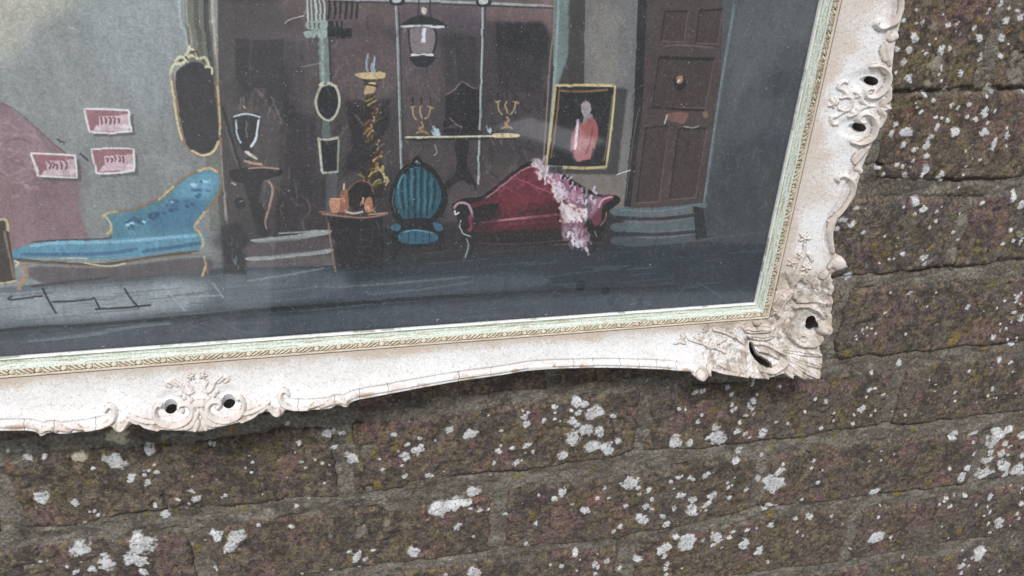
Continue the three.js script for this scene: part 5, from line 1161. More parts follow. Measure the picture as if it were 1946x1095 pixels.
[2,222,212,200,0.95,1.1,-4185,1085,-4187,1149,-4186,1222],
[2,92,58,62,0.95,0.7,-4122,1167,-4113,1162,-4120,1149],
[2,92,58,62,0.95,0.7,-4101,1167,-4092,1161,-4100,1147],
[2,92,58,62,0.95,0.7,-4079,1177,-4075,1161,-4078,1150],
[2,92,58,62,0.95,0.7,-4058,1175,-4050,1160,-4058,1148],
[2,92,58,62,0.95,0.7,-4038,1174,-4034,1160,-4038,1143],
[0,50,47,52,1,0.3,-3714,1600,-3668,1654,-3608,1676,-3550,1649,-3530,1595,-3532,1450,-3537,1272,-3567,1207,-3626,1173,-3683,1197,-3715,1274,-3719,1437],
[2,67,63,69,0.3,2,-3640,1418,-3614,1376,-3590,1331],
[2,58,54,60,0.3,1.8,-3608,1353,-3591,1313,-3572,1273],
[2,52,48,54,0.3,1.8,-3637,1415,-3618,1368,-3581,1337],
[2,56,52,58,0.3,2.2,-3555,1549,-3572,1506,-3589,1463],
[2,62,58,64,0.3,2.5,-3656,1587,-3666,1543,-3672,1499],
[2,61,57,63,0.3,2.4,-3648,1521,-3662,1491,-3670,1461],
[2,65,61,67,0.3,2.4,-3554,1354,-3579,1324,-3596,1289],
[2,63,59,65,0.3,1.4,-3671,1496,-3665,1476,-3662,1454],
[2,65,61,67,0.3,1.8,-3673,1601,-3662,1583,-3661,1560],
[2,60,56,62,0.3,1.9,-3622,1408,-3633,1374,-3655,1345],
[2,59,55,61,0.3,1.7,-3673,1511,-3662,1490,-3669,1465],
[2,67,63,69,0.3,1.5,-3682,1478,-3660,1448,-3651,1410],
[2,140,108,72,0.95,1.4,-3720,1616,-3727,1451,-3723,1292,-3697,1210,-3637,1170,-3574,1195,-3534,1254,-3521,1450,-3519,1601],
[2,210,188,132,0.95,1.2,-3739,1589,-3739,1479,-3738,1338,-3728,1257],
[2,214,192,134,0.95,1.6,-3682,1203,-3637,1176,-3579,1195,-3539,1260],
[2,200,174,120,0.85,1.1,-3513,1562,-3516,1450,-3527,1289],
[2,214,200,150,0.95,1.3,-3736,1611,-3719,1654,-3686,1670],
[2,214,200,150,0.95,1.3,-3706,1675,-3677,1702,-3653,1686,-3677,1665,-3702,1670],
[2,214,200,150,0.95,1.3,-3657,1697,-3631,1734,-3610,1739,-3593,1713],
[2,214,200,150,0.95,1.3,-3655,1675,-3625,1708,-3591,1692],
[2,214,200,150,0.95,1.3,-3586,1692,-3554,1698,-3543,1660,-3565,1649],
[2,214,200,150,0.95,1.3,-3554,1655,-3529,1644,-3533,1611],
[2,214,200,150,0.95,1.3,-3625,1745,-3620,1760],
[2,52,44,38,0.9,0.9,-3685,1680,-3664,1686],
[2,52,44,38,0.9,0.9,-3617,1724,-3596,1729,-3589,1708],
[2,52,44,38,0.9,0.9,-3651,1702,-3638,1686],
[2,52,44,38,0.9,0.9,-3571,1687,-3563,1671],
[2,34,32,34,0.95,1.8,-3499,1439,-3472,1271,-3437,1034,-3392,744],
[2,118,118,122,0.7,0.5,-3492,1335,-3468,1157,-3437,1034],
[0,44,42,47,0.9,0.3,-3448,1387,-3310,1397,-3334,1269,-3376,1185,-3429,1205,-3454,1282],
[2,150,164,170,0.85,0.8,-3448,1387,-3375,1404,-3312,1380],
[2,160,176,180,0.8,1,-3441,1375,-3443,1311,-3431,1240],
[2,190,200,200,0.9,1.2,-3315,1374,-3336,1304,-3343,1257,-3373,1215],
[0,90,70,64,0.9,0.3,-3423,1416,-3382,1438,-3319,1415,-3376,1398],
[2,200,196,186,0.9,0.8,-3393,1444,-3383,1432],
[2,140,110,96,0.8,1.1,-3387,1495,-3385,1461],
[2,196,180,160,0.9,1.2,-3402,1204,-3387,1180,-3361,1161],
[2,176,140,112,0.9,1.5,-3420,1138,-3376,1125,-3332,1118],
[2,60,48,44,0.9,2.3,-3413,1150,-3356,1155],
[1,30,27,28,0.9,0.6,-3494,1079,-3238,1084,-3241,1047,-3329,1024,-3364,905,-3333,807,-3337,694,-3392,684,-3411,843,-3423,1002,-3489,1023],
[0,32,28,29,0.95,0.4,-3495,1066,-3408,1089,-3238,1078,-3247,1047,-3329,1024,-3381,906,-3338,807,-3342,708,-3385,690,-3405,842,-3417,1002,-3483,1023],
[2,140,108,90,0.9,1.5,-3408,1089,-3323,1093,-3238,1084],
[2,150,116,100,0.85,1.2,-3301,1024,-3283,966,-3303,877,-3339,774,-3336,708],
[2,120,92,82,0.6,1.2,-3417,1002,-3397,868,-3389,710],
[0,36,32,34,0.9,0.4,-3496,910,-3460,921,-3441,882,-3468,851,-3495,865],
[2,170,180,182,0.9,1.2,-3501,1011,-3480,998],
[2,140,150,152,0.8,0.9,-3471,896,-3456,902],
[1,42,40,44,0.8,1.3,-3588,752,-3483,767,-3451,680,-3483,435,-3609,450],
[2,86,104,112,0.6,0.9,-3511,623,-3512,616,-3514,610],
[2,90,108,116,0.6,1.1,-3529,556,-3527,549,-3529,542],
[2,98,116,124,0.6,1.1,-3539,542,-3542,525,-3534,511],
[2,95,113,121,0.6,0.8,-3508,649,-3513,635,-3522,624],
[2,91,109,117,0.6,1,-3537,648,-3542,640,-3544,630],
[2,97,115,123,0.6,0.7,-3552,549,-3549,539,-3547,528],
[2,127,145,153,0.6,0.7,-3526,561,-3530,546,-3527,530],
[2,122,140,148,0.6,1.1,-3537,526,-3536,512,-3537,498],
[2,102,120,128,0.6,1.1,-3522,500,-3528,486,-3528,471],
[2,75,93,101,0.6,0.9,-3528,539,-3530,523,-3539,510],
[2,96,114,122,0.6,0.9,-3541,688,-3536,673,-3540,656],
[2,110,128,136,0.6,0.6,-3540,609,-3539,602,-3538,595],
[0,26,24,26,0.95,0.4,-3505,1079,-3408,1095,-3232,1084,-3241,1047,-3334,1031,-3482,1029],
[0,28,25,26,0.95,0.4,-3414,1033,-3329,1024,-3379,931,-3347,840,-3325,701,-3385,690,-3411,843],
[2,176,136,114,0.9,1.2,-3301,1024,-3283,966,-3308,877,-3342,774,-3336,708],
[2,168,130,108,0.95,1.2,-3402,1092,-3322,1096,-3238,1084],
[0,40,39,44,0.95,0.3,-3438,1375,-3317,1380,-3345,1269,-3386,1198,-3423,1210,-3448,1288],
[2,186,202,206,0.9,1.1,-3448,1387,-3381,1401,-3311,1383],
[2,176,194,200,0.9,1.1,-3439,1370,-3440,1306,-3428,1240],
[2,214,222,222,0.95,1.3,-3318,1374,-3336,1304,-3346,1257,-3375,1216],
[2,150,168,176,0.5,0.9,-3385,1357,-3389,1269],
[2,206,192,170,0.95,1.2,-3408,1192,-3383,1167,-3351,1149],
[2,190,150,120,0.95,1.5,-3425,1138,-3377,1122,-3326,1114],
[0,150,156,150,0.95,0.5,-3436,659,-3274,671,-2993,699,-2994,671,-3155,645,-3367,635],
[2,164,168,160,0.8,1.3,-3272,691,-3121,694,-2987,698],
[0,152,158,152,0.9,0.5,-3471,546,-3284,556,-2988,574,-3002,547,-3256,530,-3438,523],
[0,96,86,86,0.7,1,-3438,632,-3002,651,-3000,575,-3435,550],
[2,112,92,88,0.5,1.3,-3411,490,-3197,495,-2980,497],
[0,44,43,48,1,0.4,-2937,1569,-2896,1546,-2880,1476,-2898,1400,-2947,1359,-2990,1395,-3006,1462,-2980,1546],
[2,192,186,156,0.95,1.5,-2946,1563,-2981,1540,-3008,1465,-2993,1395,-2949,1362,-2905,1388,-2880,1470,-2896,1546,-2940,1569],
[2,196,190,162,0.9,0.8,-2904,1547,-2899,1551,-2893,1553],
[2,199,193,165,0.9,1.2,-2939,1570,-2928,1568,-2918,1565],
[2,193,187,159,0.9,0.8,-2905,1548,-2898,1552,-2890,1553],
[2,196,190,162,0.9,0.9,-2932,1565,-2924,1567,-2916,1572],
[2,207,201,173,0.9,1.3,-2984,1558,-2973,1559,-2962,1560],
[2,195,189,161,0.9,1.2,-2975,1565,-2969,1568,-2962,1569],
[2,200,194,166,0.9,0.9,-2945,1559,-2936,1561,-2928,1557],
[2,204,198,170,0.9,0.8,-2977,1559,-2972,1567,-2964,1569],
[1,46,45,50,1,0.4,-3002,1251,-2901,1250,-2917,1064,-3000,1066],
[2,190,184,152,0.95,1.5,-3011,1258,-2959,1251,-2897,1262],
[2,190,188,160,0.95,1.5,-3005,1258,-3003,1160,-3000,1059],
[2,150,160,140,0.9,1.2,-2897,1256,-2906,1145,-2914,1057],
[2,164,178,152,0.9,1.4,-3003,1056,-2959,1058,-2911,1063],
[2,156,176,180,0.9,1.1,-2714,1728,-2719,1677,-2718,1626],
[2,156,176,180,0.9,1.1,-2690,1677,-2694,1652,-2692,1626],
[2,156,176,180,0.9,1.1,-2678,1711,-2682,1669,-2680,1626],
[0,200,172,118,1,0.3,-2790,1615,-2744,1626,-2634,1627,-2623,1604,-2653,1592,-2745,1592],
[2,60,44,30,0.9,1.4,-2745,1583,-2700,1575,-2653,1586],
[0,198,162,112,0.95,0.4,-2735,1546,-2705,1575,-2677,1563,-2684,1517,-2719,1511,-2743,1505],
[2,220,190,132,0.9,1.4,-2717,1563,-2682,1569],
[2,40,34,30,0.8,1.2,-2735,1563,-2671,1552],
[0,58,48,40,0.9,0.5,-2732,1493,-2685,1493,-2665,1386,-2663,1258,-2661,1140,-2654,959,-2630,906,-2742,896,-2787,1002,-2751,1142,-2757,1297,-2746,1417],
[2,165,142,52,0.85,1.1,-2736,1467,-2694,1485,-2684,1496],
[2,73,42,22,0.85,1.4,-2719,1456,-2692,1466,-2689,1485],
[2,178,160,99,0.85,1.1,-2726,1445,-2691,1466,-2676,1474],
[2,97,61,74,0.85,1.2,-2714,1433,-2669,1442,-2646,1463],
[2,141,89,64,0.85,1.6,-2686,1422,-2667,1434,-2661,1452],
[2,56,38,60,0.85,1.5,-2700,1411,-2674,1409,-2665,1440],
[2,185,135,103,0.85,1.5,-2701,1400,-2679,1405,-2672,1429],
[2,72,81,37,0.85,0.9,-2707,1388,-2681,1409,-2678,1418],
[2,157,125,61,0.85,1.2,-2697,1377,-2671,1387,-2653,1407],
[2,72,58,58,0.85,1.5,-2696,1366,-2678,1375,-2659,1395],
[2,177,157,107,0.85,1,-2705,1354,-2691,1361,-2697,1384],
[2,81,106,57,0.85,1,-2699,1343,-2678,1358,-2660,1373],
[2,145,78,63,0.85,1.5,-2752,1332,-2718,1356,-2707,1362],
[2,55,38,27,0.85,1,-2732,1320,-2717,1339,-2705,1350],
[2,206,134,91,0.85,1.5,-2733,1309,-2710,1322,-2713,1339],
[2,84,84,15,0.85,1.4,-2753,1298,-2729,1318,-2715,1327],
[2,176,113,57,0.85,1.1,-2752,1286,-2728,1309,-2718,1316],
[2,59,49,39,0.85,1,-2743,1274,-2719,1272,-2700,1304],
[2,188,144,95,0.85,1.2,-2737,1263,-2707,1304,-2701,1293],
[2,118,93,41,0.85,1,-2714,1251,-2705,1259,-2703,1281],
[2,137,103,30,0.85,1.4,-2750,1240,-2720,1248,-2710,1270],
[2,62,59,60,0.85,1.4,-2736,1228,-2720,1227,-2718,1258],
[2,214,143,112,0.85,1.3,-2679,1215,-2681,1222,-2668,1246],
[2,98,83,47,0.85,1.5,-2719,1204,-2698,1224,-2676,1234],
[2,121,113,78,0.85,1.1,-2689,1192,-2655,1213,-2641,1222],
[2,33,26,39,0.85,1,-2705,1180,-2689,1194,-2687,1211],
[2,175,165,94,0.85,1.1,-2705,1168,-2683,1178,-2677,1199],
[2,94,65,50,0.85,1.4,-2700,1156,-2688,1173,-2664,1187],
[2,148,98,61,0.85,1.5,-2671,1144,-2661,1167,-2648,1175],
[2,49,48,65,0.85,1,-2700,1132,-2676,1137,-2663,1163],
[2,228,159,87,0.85,1.7,-2710,1121,-2677,1141,-2655,1151],
[2,84,96,62,0.85,1.7,-2694,1108,-2678,1123,-2670,1140],
[2,147,113,68,0.85,1.4,-2709,1097,-2694,1098,-2681,1128],
[2,75,42,26,0.85,1.2,-2712,1085,-2684,1121,-2681,1116],
[2,199,135,66,0.85,1.3,-2716,1073,-2694,1068,-2682,1104],
[2,79,88,51,0.85,1.3,-2748,1062,-2722,1078,-2728,1093],
[2,172,102,52,0.85,1.1,-2728,1049,-2699,1077,-2697,1080],
[2,74,37,14,0.85,1.1,-2723,1037,-2708,1059,-2706,1068],
[2,184,175,81,0.85,1.1,-2737,1025,-2716,1045,-2687,1056],
[2,87,68,46,0.85,1.3,-2732,1013,-2704,1021,-2687,1044],
[2,154,97,58,0.85,1.5,-2736,1000,-2716,1017,-2708,1032],
[2,51,48,17,0.85,1.2,-2733,988,-2707,1028,-2689,1019],
[2,177,152,94,0.85,1.3,-2712,975,-2688,1002,-2668,1006],
[2,110,109,49,0.85,1.4,-2718,963,-2695,980,-2676,994],
[2,142,130,60,0.85,1.7,-2699,950,-2671,986,-2663,982],
[2,55,57,26,0.85,1,-2707,938,-2683,968,-2675,970],
[2,115,91,49,0.8,0.8,-2744,1017,-2737,996,-2720,984],
[2,109,85,43,0.8,1,-2790,1046,-2777,1035,-2766,1022],
[2,132,108,66,0.8,0.9,-2762,1024,-2765,999,-2753,977],
[2,143,119,77,0.8,0.9,-2730,998,-2738,982,-2746,966],
[2,127,103,61,0.8,0.7,-2765,1024,-2760,1012,-2760,999],
[2,112,88,46,0.8,0.7,-2798,1047,-2774,1040,-2759,1019],
[2,121,97,55,0.8,0.9,-2741,984,-2730,979,-2718,979],
[2,104,80,38,0.8,0.8,-2787,1035,-2776,1025,-2762,1022],
[2,144,120,78,0.8,1.1,-2799,1042,-2784,1034,-2773,1022],
[2,131,107,65,0.8,1,-2778,1058,-2782,1044,-2784,1030],
[2,195,171,105,0.9,1.4,-2670,1065,-2660,1050,-2645,1039],
[2,196,172,106,0.9,1.1,-2651,1090,-2659,1074,-2653,1057],
[2,209,185,119,0.9,0.8,-2638,1003,-2645,997,-2648,987],
[2,181,157,91,0.9,1.1,-2633,995,-2633,982,-2639,969],
[2,186,162,96,0.9,1.2,-2650,1089,-2650,1074,-2657,1062],
[2,186,162,96,0.9,0.8,-2627,1018,-2623,1004,-2616,992],
[2,205,181,115,0.9,1.3,-2649,1043,-2646,1026,-2641,1009],
[2,185,161,95,0.9,1.4,-2679,1083,-2678,1070,-2675,1058],
[2,181,157,91,0.9,1.4,-2633,1024,-2627,1005,-2628,985],
[2,50,48,50,0.9,0.8,-2431,2116,-2435,1957,-2450,1919],
[2,50,48,50,0.9,0.8,-2369,2118,-2372,1958,-2364,1920],
[0,206,196,176,0.9,0.3,-2418,1968,-2392,1969,-2393,1942,-2416,1938],
[0,38,38,42,1,0.3,-2525,1885,-2473,1918,-2410,1930,-2341,1915,-2288,1889,-2300,1875,-2519,1871],
[2,214,212,204,0.95,1.3,-2531,1871,-2422,1878,-2294,1875],
[2,44,44,48,0.9,1,-2491,1858,-2486,1780,-2472,1719],
[2,40,40,44,0.9,1.4,-2346,1866,-2335,1805,-2358,1726],
[0,140,130,128,0.75,0.6,-2474,1858,-2352,1860,-2367,1728,-2464,1727],
[2,130,120,104,0.8,0.7,-2479,1853,-2474,1820],
[2,236,232,222,0.95,2.6,-2404,1865,-2410,1826,-2408,1793],
[2,100,116,122,0.8,1.1,-2425,1864,-2419,1815],
[0,224,218,206,0.95,0.3,-2475,1730,-2423,1725,-2358,1731,-2358,1714,-2411,1711,-2470,1713],
[0,40,42,50,1,0.4,-2481,1713,-2346,1714,-2364,1674,-2411,1657,-2458,1668],
[0,40,38,42,0.95,0.6,-2285,1444,-2273,1510,-2224,1528,-2182,1570,-2133,1540,-2092,1528,-2089,1307,-2177,1301,-2234,1333,-2296,1309,-2284,1377],
[2,150,118,112,0.7,0.9,-2279,1504,-2237,1528,-2189,1576,-2133,1546,-2096,1540],
[2,160,130,124,0.8,0.9,-2260,1371,-2222,1333,-2184,1314],
[0,36,35,42,0.8,0.4,-2278,1309,-2089,1300,-2088,1262,-2271,1265],
[2,206,198,156,0.95,1.3,-2518,1259,-2240,1258,-1843,1259],
[2,40,36,38,0.8,1,-2512,1244,-2176,1242,-1848,1243],
[0,220,196,140,0.9,0.3,-1986,1274,-1850,1272,-1842,1249,-1985,1248],
[2,178,148,92,0.9,1,-2473,1433,-2468,1385,-2450,1360],
[2,178,148,92,0.9,1,-2370,1432,-2382,1384,-2407,1360],
[2,178,148,92,0.9,1,-2419,1451,-2431,1415,-2419,1366],
[2,178,148,92,0.9,1,-2485,1433,-2461,1439],
[2,178,148,92,0.9,1,-2388,1439,-2352,1426],
[2,178,148,92,0.9,1,-2425,1348,-2413,1323,-2432,1305],
[2,178,148,92,0.9,1,-2456,1280,-2420,1292,-2389,1279],
[2,44,48,50,0.85,1.2,-2472,1487,-2473,1445],
[2,44,48,50,0.85,1.2,-2421,1487,-2422,1445],
[2,44,48,50,0.85,1.2,-2370,1487,-2370,1445],
[2,170,124,92,0.8,2.5,-2432,1317,-2420,1286],
[2,178,148,92,0.9,1.1,-1974,1461,-1966,1412,-1946,1387],
[2,178,148,92,0.9,1.1,-1866,1461,-1876,1411,-1901,1386],
[2,178,148,92,0.9,1.1,-1918,1479,-1929,1442,-1914,1393],
[2,178,148,92,0.9,1.1,-1987,1461,-1962,1467],
[2,178,148,92,0.9,1.1,-1885,1467,-1846,1454],
[2,178,148,92,0.9,1.1,-1919,1374,-1905,1349,-1924,1330],
[2,178,148,92,0.9,1.1,-1949,1305,-1910,1317,-1877,1304],
[2,44,48,50,0.85,1.2,-1976,1516,-1975,1473],
[2,44,48,50,0.85,1.2,-1923,1516,-1921,1473],
[2,44,48,50,0.85,1.3,-1869,1516,-1867,1473],
[2,170,124,92,0.8,2.6,-1924,1343,-1910,1311],
[2,187,207,217,0.9,1.2,-2328,1279,-2327,1271,-2320,1265],
[2,186,206,216,0.9,1.4,-2327,1304,-2331,1286,-2332,1268],
[2,166,186,196,0.9,1.5,-2354,1323,-2351,1313,-2352,1302],
[2,164,184,194,0.9,1.1,-2349,1310,-2340,1296,-2337,1279],
[2,164,184,194,0.9,1.7,-2328,1293,-2322,1277,-2318,1261],
[2,165,185,195,0.9,1.4,-2328,1291,-2322,1282,-2313,1276],
[2,160,180,190,0.9,1.6,-2361,1292,-2354,1275,-2339,1263],
[2,175,195,205,0.9,1.1,-2346,1305,-2344,1290,-2341,1276],
[2,151,171,181,0.9,1,-2340,1310,-2335,1293,-2322,1281],
[2,163,179,185,0.9,1.2,-2021,1297,-2018,1289,-2013,1284],
[2,121,137,143,0.9,1.3,-2038,1319,-2033,1306,-2025,1295],
[2,175,191,197,0.9,1.1,-2016,1307,-2011,1298,-2007,1289],
[2,164,180,186,0.9,1.1,-2030,1296,-2020,1286,-2011,1275],
[2,170,184,192,0.7,0.6,-2346,1210,-2333,1165,-2352,1146],
[0,44,40,44,0.9,0.7,-2227,1233,-2144,1232,-2148,1096,-2114,1009,-2086,955,-2119,956,-2172,984,-2217,972,-2268,934,-2281,961,-2230,1013,-2212,1098],
[2,44,40,44,0.9,1.6,-2281,934,-2262,987,-2211,1005],
[2,44,40,44,0.9,1.7,-2092,921,-2113,983,-2146,1004],
[1,40,37,42,0.95,0.7,-2987,786,-2659,779,-2661,725,-2699,706,-2937,703,-2978,732],
[1,46,42,46,0.75,1.7,-2955,704,-2699,706,-2688,447,-2952,438],
[2,34,30,32,0.9,2.4,-2679,732,-2671,572,-2682,436],
[2,160,116,92,0.95,1.5,-3028,808,-2932,790,-2778,771,-2634,785],
[2,150,92,70,0.9,1.6,-3034,821,-2961,812,-2869,821],
[2,196,138,106,0.9,1.3,-2747,789,-2633,795],
[2,150,110,92,0.85,1.2,-2984,746,-2979,622,-2968,482,-2959,417],
[2,120,90,80,0.6,1,-2698,747,-2681,677],
[0,44,36,34,0.95,0.4,-2867,861,-2850,965,-2787,1002,-2721,968,-2707,848,-2776,831],
[2,150,96,78,0.8,1.1,-2863,940,-2825,984,-2775,1002,-2727,975,-2705,908],
[0,164,104,74,0.95,0.4,-2899,941,-2863,946,-2863,828,-2912,823],
[0,190,130,92,0.95,0.4,-2969,891,-2908,889,-2918,817,-2961,818],
[0,180,120,84,0.95,0.4,-2761,884,-2724,896,-2721,809,-2764,810],
[0,64,40,32,0.9,0.4,-2840,906,-2803,912,-2801,825,-2844,827],
[2,216,190,156,0.9,1.3,-2879,986,-2884,953],
[2,210,190,170,0.9,1.3,-2882,815,-2833,800,-2777,811],
[2,214,172,120,0.9,1.3,-2773,897,-2775,864],
[2,224,160,108,0.9,0.9,-2962,897,-2902,895],
[2,196,140,100,0.7,1.2,-2943,884,-2945,876,-2943,868],
[2,195,139,99,0.7,1.3,-2932,847,-2922,847,-2916,839],
[2,154,98,58,0.7,1.5,-2728,829,-2714,827,-2701,829],
[2,194,138,98,0.7,1.5,-2783,874,-2784,860,-2790,848],
[2,186,130,90,0.7,1.1,-2716,820,-2712,808,-2703,804],
[2,204,148,108,0.7,1,-2751,850,-2747,840,-2746,828],
[2,196,140,100,0.7,1.4,-2888,899,-2885,885,-2881,871],
[2,201,145,105,0.7,1.5,-2748,846,-2743,830,-2742,814],
[2,201,145,105,0.7,1.1,-2762,853,-2759,838,-2745,839],
[2,203,147,107,0.7,1.3,-2760,845,-2764,837,-2762,828],
[2,209,153,113,0.7,1.4,-2748,845,-2747,836,-2743,828],
[2,185,129,89,0.7,1.5,-2765,865,-2762,850,-2764,835],
[0,26,30,36,1,0.5,-2458,1110,-2377,1088,-2307,1002,-2281,894,-2293,799,-2345,732,-2430,679,-2521,691,-2590,763,-2612,872,-2597,977,-2539,1073],
[0,38,92,104,1,0.3,-2458,1084,-2383,1056,-2320,969,-2306,867,-2345,780,-2417,721,-2507,725,-2570,803,-2587,891,-2559,1009,-2509,1066],
[2,18,54,68,0.85,1.3,-2541,1008,-2546,906,-2534,801],
[2,18,54,68,0.85,1.3,-2503,1053,-2508,901,-2502,745],
[2,18,54,68,0.85,1.3,-2462,1078,-2467,903,-2465,723],
[2,18,54,68,0.85,1.3,-2424,1070,-2429,899,-2431,721],
[2,18,54,68,0.85,1.3,-2383,1043,-2387,904,-2393,761],
[2,18,54,68,0.85,1.3,-2345,996,-2348,899,-2359,801],
[2,62,124,134,0.7,1.3,-2560,969,-2565,897,-2551,822],
[2,62,124,134,0.7,1.3,-2522,1027,-2527,919,-2518,807],
[2,62,124,134,0.7,1.3,-2481,1059,-2485,951,-2481,840],
[2,62,124,134,0.7,1.3,-2443,1064,-2447,936,-2447,805],
[2,62,124,134,0.7,1.3,-2402,1050,-2406,921,-2410,790],
[2,62,124,134,0.7,1.3,-2364,1010,-2368,913,-2376,816],
[2,120,168,176,0.7,0.8,-2573,943,-2540,1021,-2490,1065,-2452,1077],
[2,150,164,170,0.8,1.3,-2483,1104,-2452,1110,-2427,1096],
[2,24,26,30,0.9,1.9,-2445,1148,-2433,1109],
[0,26,30,36,0.95,0.5,-2605,674,-2545,747,-2365,746,-2292,687,-2305,603,-2431,559,-2574,581],
[0,44,98,116,1,0.4,-2573,644,-2527,677,-2430,679,-2338,647,-2332,597,-2431,581,-2548,594],
[2,96,154,172,0.8,1.2,-2540,664,-2463,674,-2358,648],
[2,20,56,76,0.7,0.8,-2508,662,-2509,599],
[2,20,56,76,0.7,0.9,-2463,660,-2463,596],
[2,20,56,76,0.7,0.9,-2417,658,-2417,594],
[2,20,56,76,0.7,0.9,-2378,656,-2378,592],
[0,58,110,130,0.95,0.4,-2617,695,-2591,728,-2553,706,-2573,672],
[0,58,110,130,0.95,0.4,-2358,718,-2319,716,-2292,673,-2332,661],
[2,26,30,36,0.9,2.1,-2611,660,-2574,588,-2431,566,-2325,582,-2292,659],
[2,24,26,30,0.95,2.4,-2617,674,-2606,611,-2588,532,-2609,475],
[2,24,26,30,0.95,2.4,-2292,659,-2298,588,-2318,524],
[2,24,26,30,0.95,2.4,-2555,580,-2576,517],
[2,28,30,34,0.95,2,-2307,895,-2287,887],
[2,28,30,34,0.95,2,-2321,809,-2302,802],
[2,28,30,34,0.95,2,-2364,742,-2344,734],
[2,28,30,34,0.95,2,-2425,705,-2406,697],
[2,28,30,34,0.95,2,-2493,708,-2474,700],
[2,28,30,34,0.95,2,-2553,750,-2534,742],
[2,28,30,34,0.95,2,-2593,820,-2574,812],
[2,28,30,34,0.95,1.9,-2605,905,-2587,898],
[2,28,30,34,0.95,1.9,-2589,987,-2570,980],
[2,28,30,34,0.95,1.9,-2547,1052,-2529,1045],
[2,28,30,34,0.95,1.9,-2488,1086,-2469,1080],
[2,28,30,34,0.95,1.9,-2423,1085,-2404,1078],
[2,28,30,34,0.95,1.9,-2363,1047,-2344,1040],
[2,28,30,34,0.95,2,-2322,979,-2303,972],
[2,22,24,28,0.95,2.2,-2521,1040,-2483,1097,-2452,1135,-2415,1096,-2371,1043],
[2,22,24,28,0.95,2.3,-2591,970,-2612,878,-2590,769],
[2,22,24,28,0.95,2.3,-2294,961,-2274,866,-2306,758],
[2,150,164,168,0.5,0.7,-2586,944,-2600,865,-2583,796],
[0,30,24,28,1,0.5,-2228,824,-2170,869,-2051,886,-1935,971,-1813,1068,-1714,1099,-1610,1057,-1427,942,-1278,866,-1162,855,-1135,811,-1194,755,-1219,646,-1280,529,-1679,549,-2096,556,-2151,617,-2200,725],
[0,104,34,46,1,0.5,-2142,820,-2005,884,-1889,983,-1792,1054,-1712,1073,-1614,1016,-1493,895,-1411,764,-1514,725,-1829,724,-2032,704,-2080,741,-2062,796],
[0,132,44,62,0.6,3.4,-1972,904,-1811,1035,-1712,1059,-1626,1003,-1562,876,-1834,837],
[0,134,42,48,0.6,2.8,-1970,862,-1734,875,-1593,828,-1762,771,-1947,785],
[2,176,116,128,0.8,1.3,-2031,865,-1920,950,-1805,1041,-1732,1066],
[0,26,16,20,0.95,0.7,-2135,785,-2036,823,-1949,827,-1960,771,-1999,717,-2086,706],
[2,30,20,22,0.9,1,-1955,820,-1939,841],
[0,104,26,42,1,0.5,-2079,699,-1829,724,-1480,738,-1459,657,-1540,602,-1892,611,-2078,642],
[2,186,116,126,0.9,1.8,-2066,705,-1897,719,-1691,732,-1487,742],
[2,140,46,62,0.6,2.1,-2065,684,-1827,688,-1512,696],
[0,40,20,26,0.85,1.1,-2098,636,-1472,643,-1287,597,-1317,531,-2096,556],
[0,34,26,30,0.95,0.4,-2241,824,-2189,850,-2116,812,-2100,721,-2125,637,-2166,653,-2193,725],
[2,196,150,158,0.9,2,-2228,810,-2195,843,-2142,834,-2115,785,-2107,742],
[2,150,56,76,0.85,3.1,-2128,764,-2113,686,-2132,652],
[2,224,222,220,0.95,1.2,-2221,796,-2214,768,-2194,781],
[2,196,196,196,0.85,1,-2180,731,-2186,690,-2165,639,-2111,615],
[2,150,160,160,0.8,1.1,-2144,602,-2130,551,-2149,471],
[0,128,58,72,0.9,0.4,-1297,839,-1206,864,-1181,835,-1248,787,-1252,685,-1285,649,-1328,724],
[2,206,176,180,0.8,1.4,-1276,780,-1253,830,-1190,849],
[2,176,136,90,0.8,1.5,-1222,742,-1224,698,-1256,655],
[2,30,26,28,0.95,3.4,-1303,613,-1289,552,-1268,483],
[2,160,140,110,0.8,1.1,-1288,612,-1270,574],
[2,110,96,84,0.7,1.1,-1563,529,-1463,531,-1354,533],
[2,152,72,88,0.3,1,-1902,1016,-1861,1002,-1819,1003],
[2,155,75,91,0.3,0.9,-1947,878,-1933,908,-1908,928],
[2,147,67,83,0.3,1.4,-1844,1017,-1800,1018,-1756,1022],
[2,152,72,88,0.3,1.5,-1820,961,-1799,969,-1788,989],
[2,136,56,72,0.3,1,-1898,924,-1868,933,-1843,951],
[2,157,77,93,0.3,1.3,-1744,1068,-1720,1070,-1704,1088],
[2,157,77,93,0.3,0.8,-1755,935,-1718,928,-1680,923],
[2,148,68,84,0.3,1.6,-1991,922,-1982,949,-1953,949],
[2,133,53,69,0.3,1,-1834,945,-1814,951,-1794,954],
[2,130,50,66,0.3,1,-1794,1010,-1757,1023,-1716,1026],
[2,153,73,89,0.3,1.4,-1699,1046,-1685,1068,-1657,1068],
[2,171,91,107,0.3,1.4,-1806,937,-1774,958,-1737,968],
[2,159,79,95,0.3,1.4,-1710,914,-1661,918,-1611,913],
[2,135,55,71,0.3,1.3,-1888,982,-1838,977,-1791,957],
[2,136,56,72,0.3,1.3,-1756,966,-1743,1006,-1716,1038],
[2,154,74,90,0.3,1,-1958,922,-1928,947,-1891,927],
[2,153,73,89,0.3,1.1,-1964,924,-1944,935,-1931,955],
[2,146,66,82,0.3,1.1,-1657,851,-1615,881,-1597,930],
[2,161,81,97,0.3,1.1,-1737,977,-1694,988,-1653,1001],
[2,165,85,101,0.3,1.5,-1686,885,-1657,913,-1630,944],
[2,126,46,62,0.3,1.5,-1655,942,-1637,955,-1627,975],
[2,150,70,86,0.3,1,-1942,937,-1892,932,-1851,899],
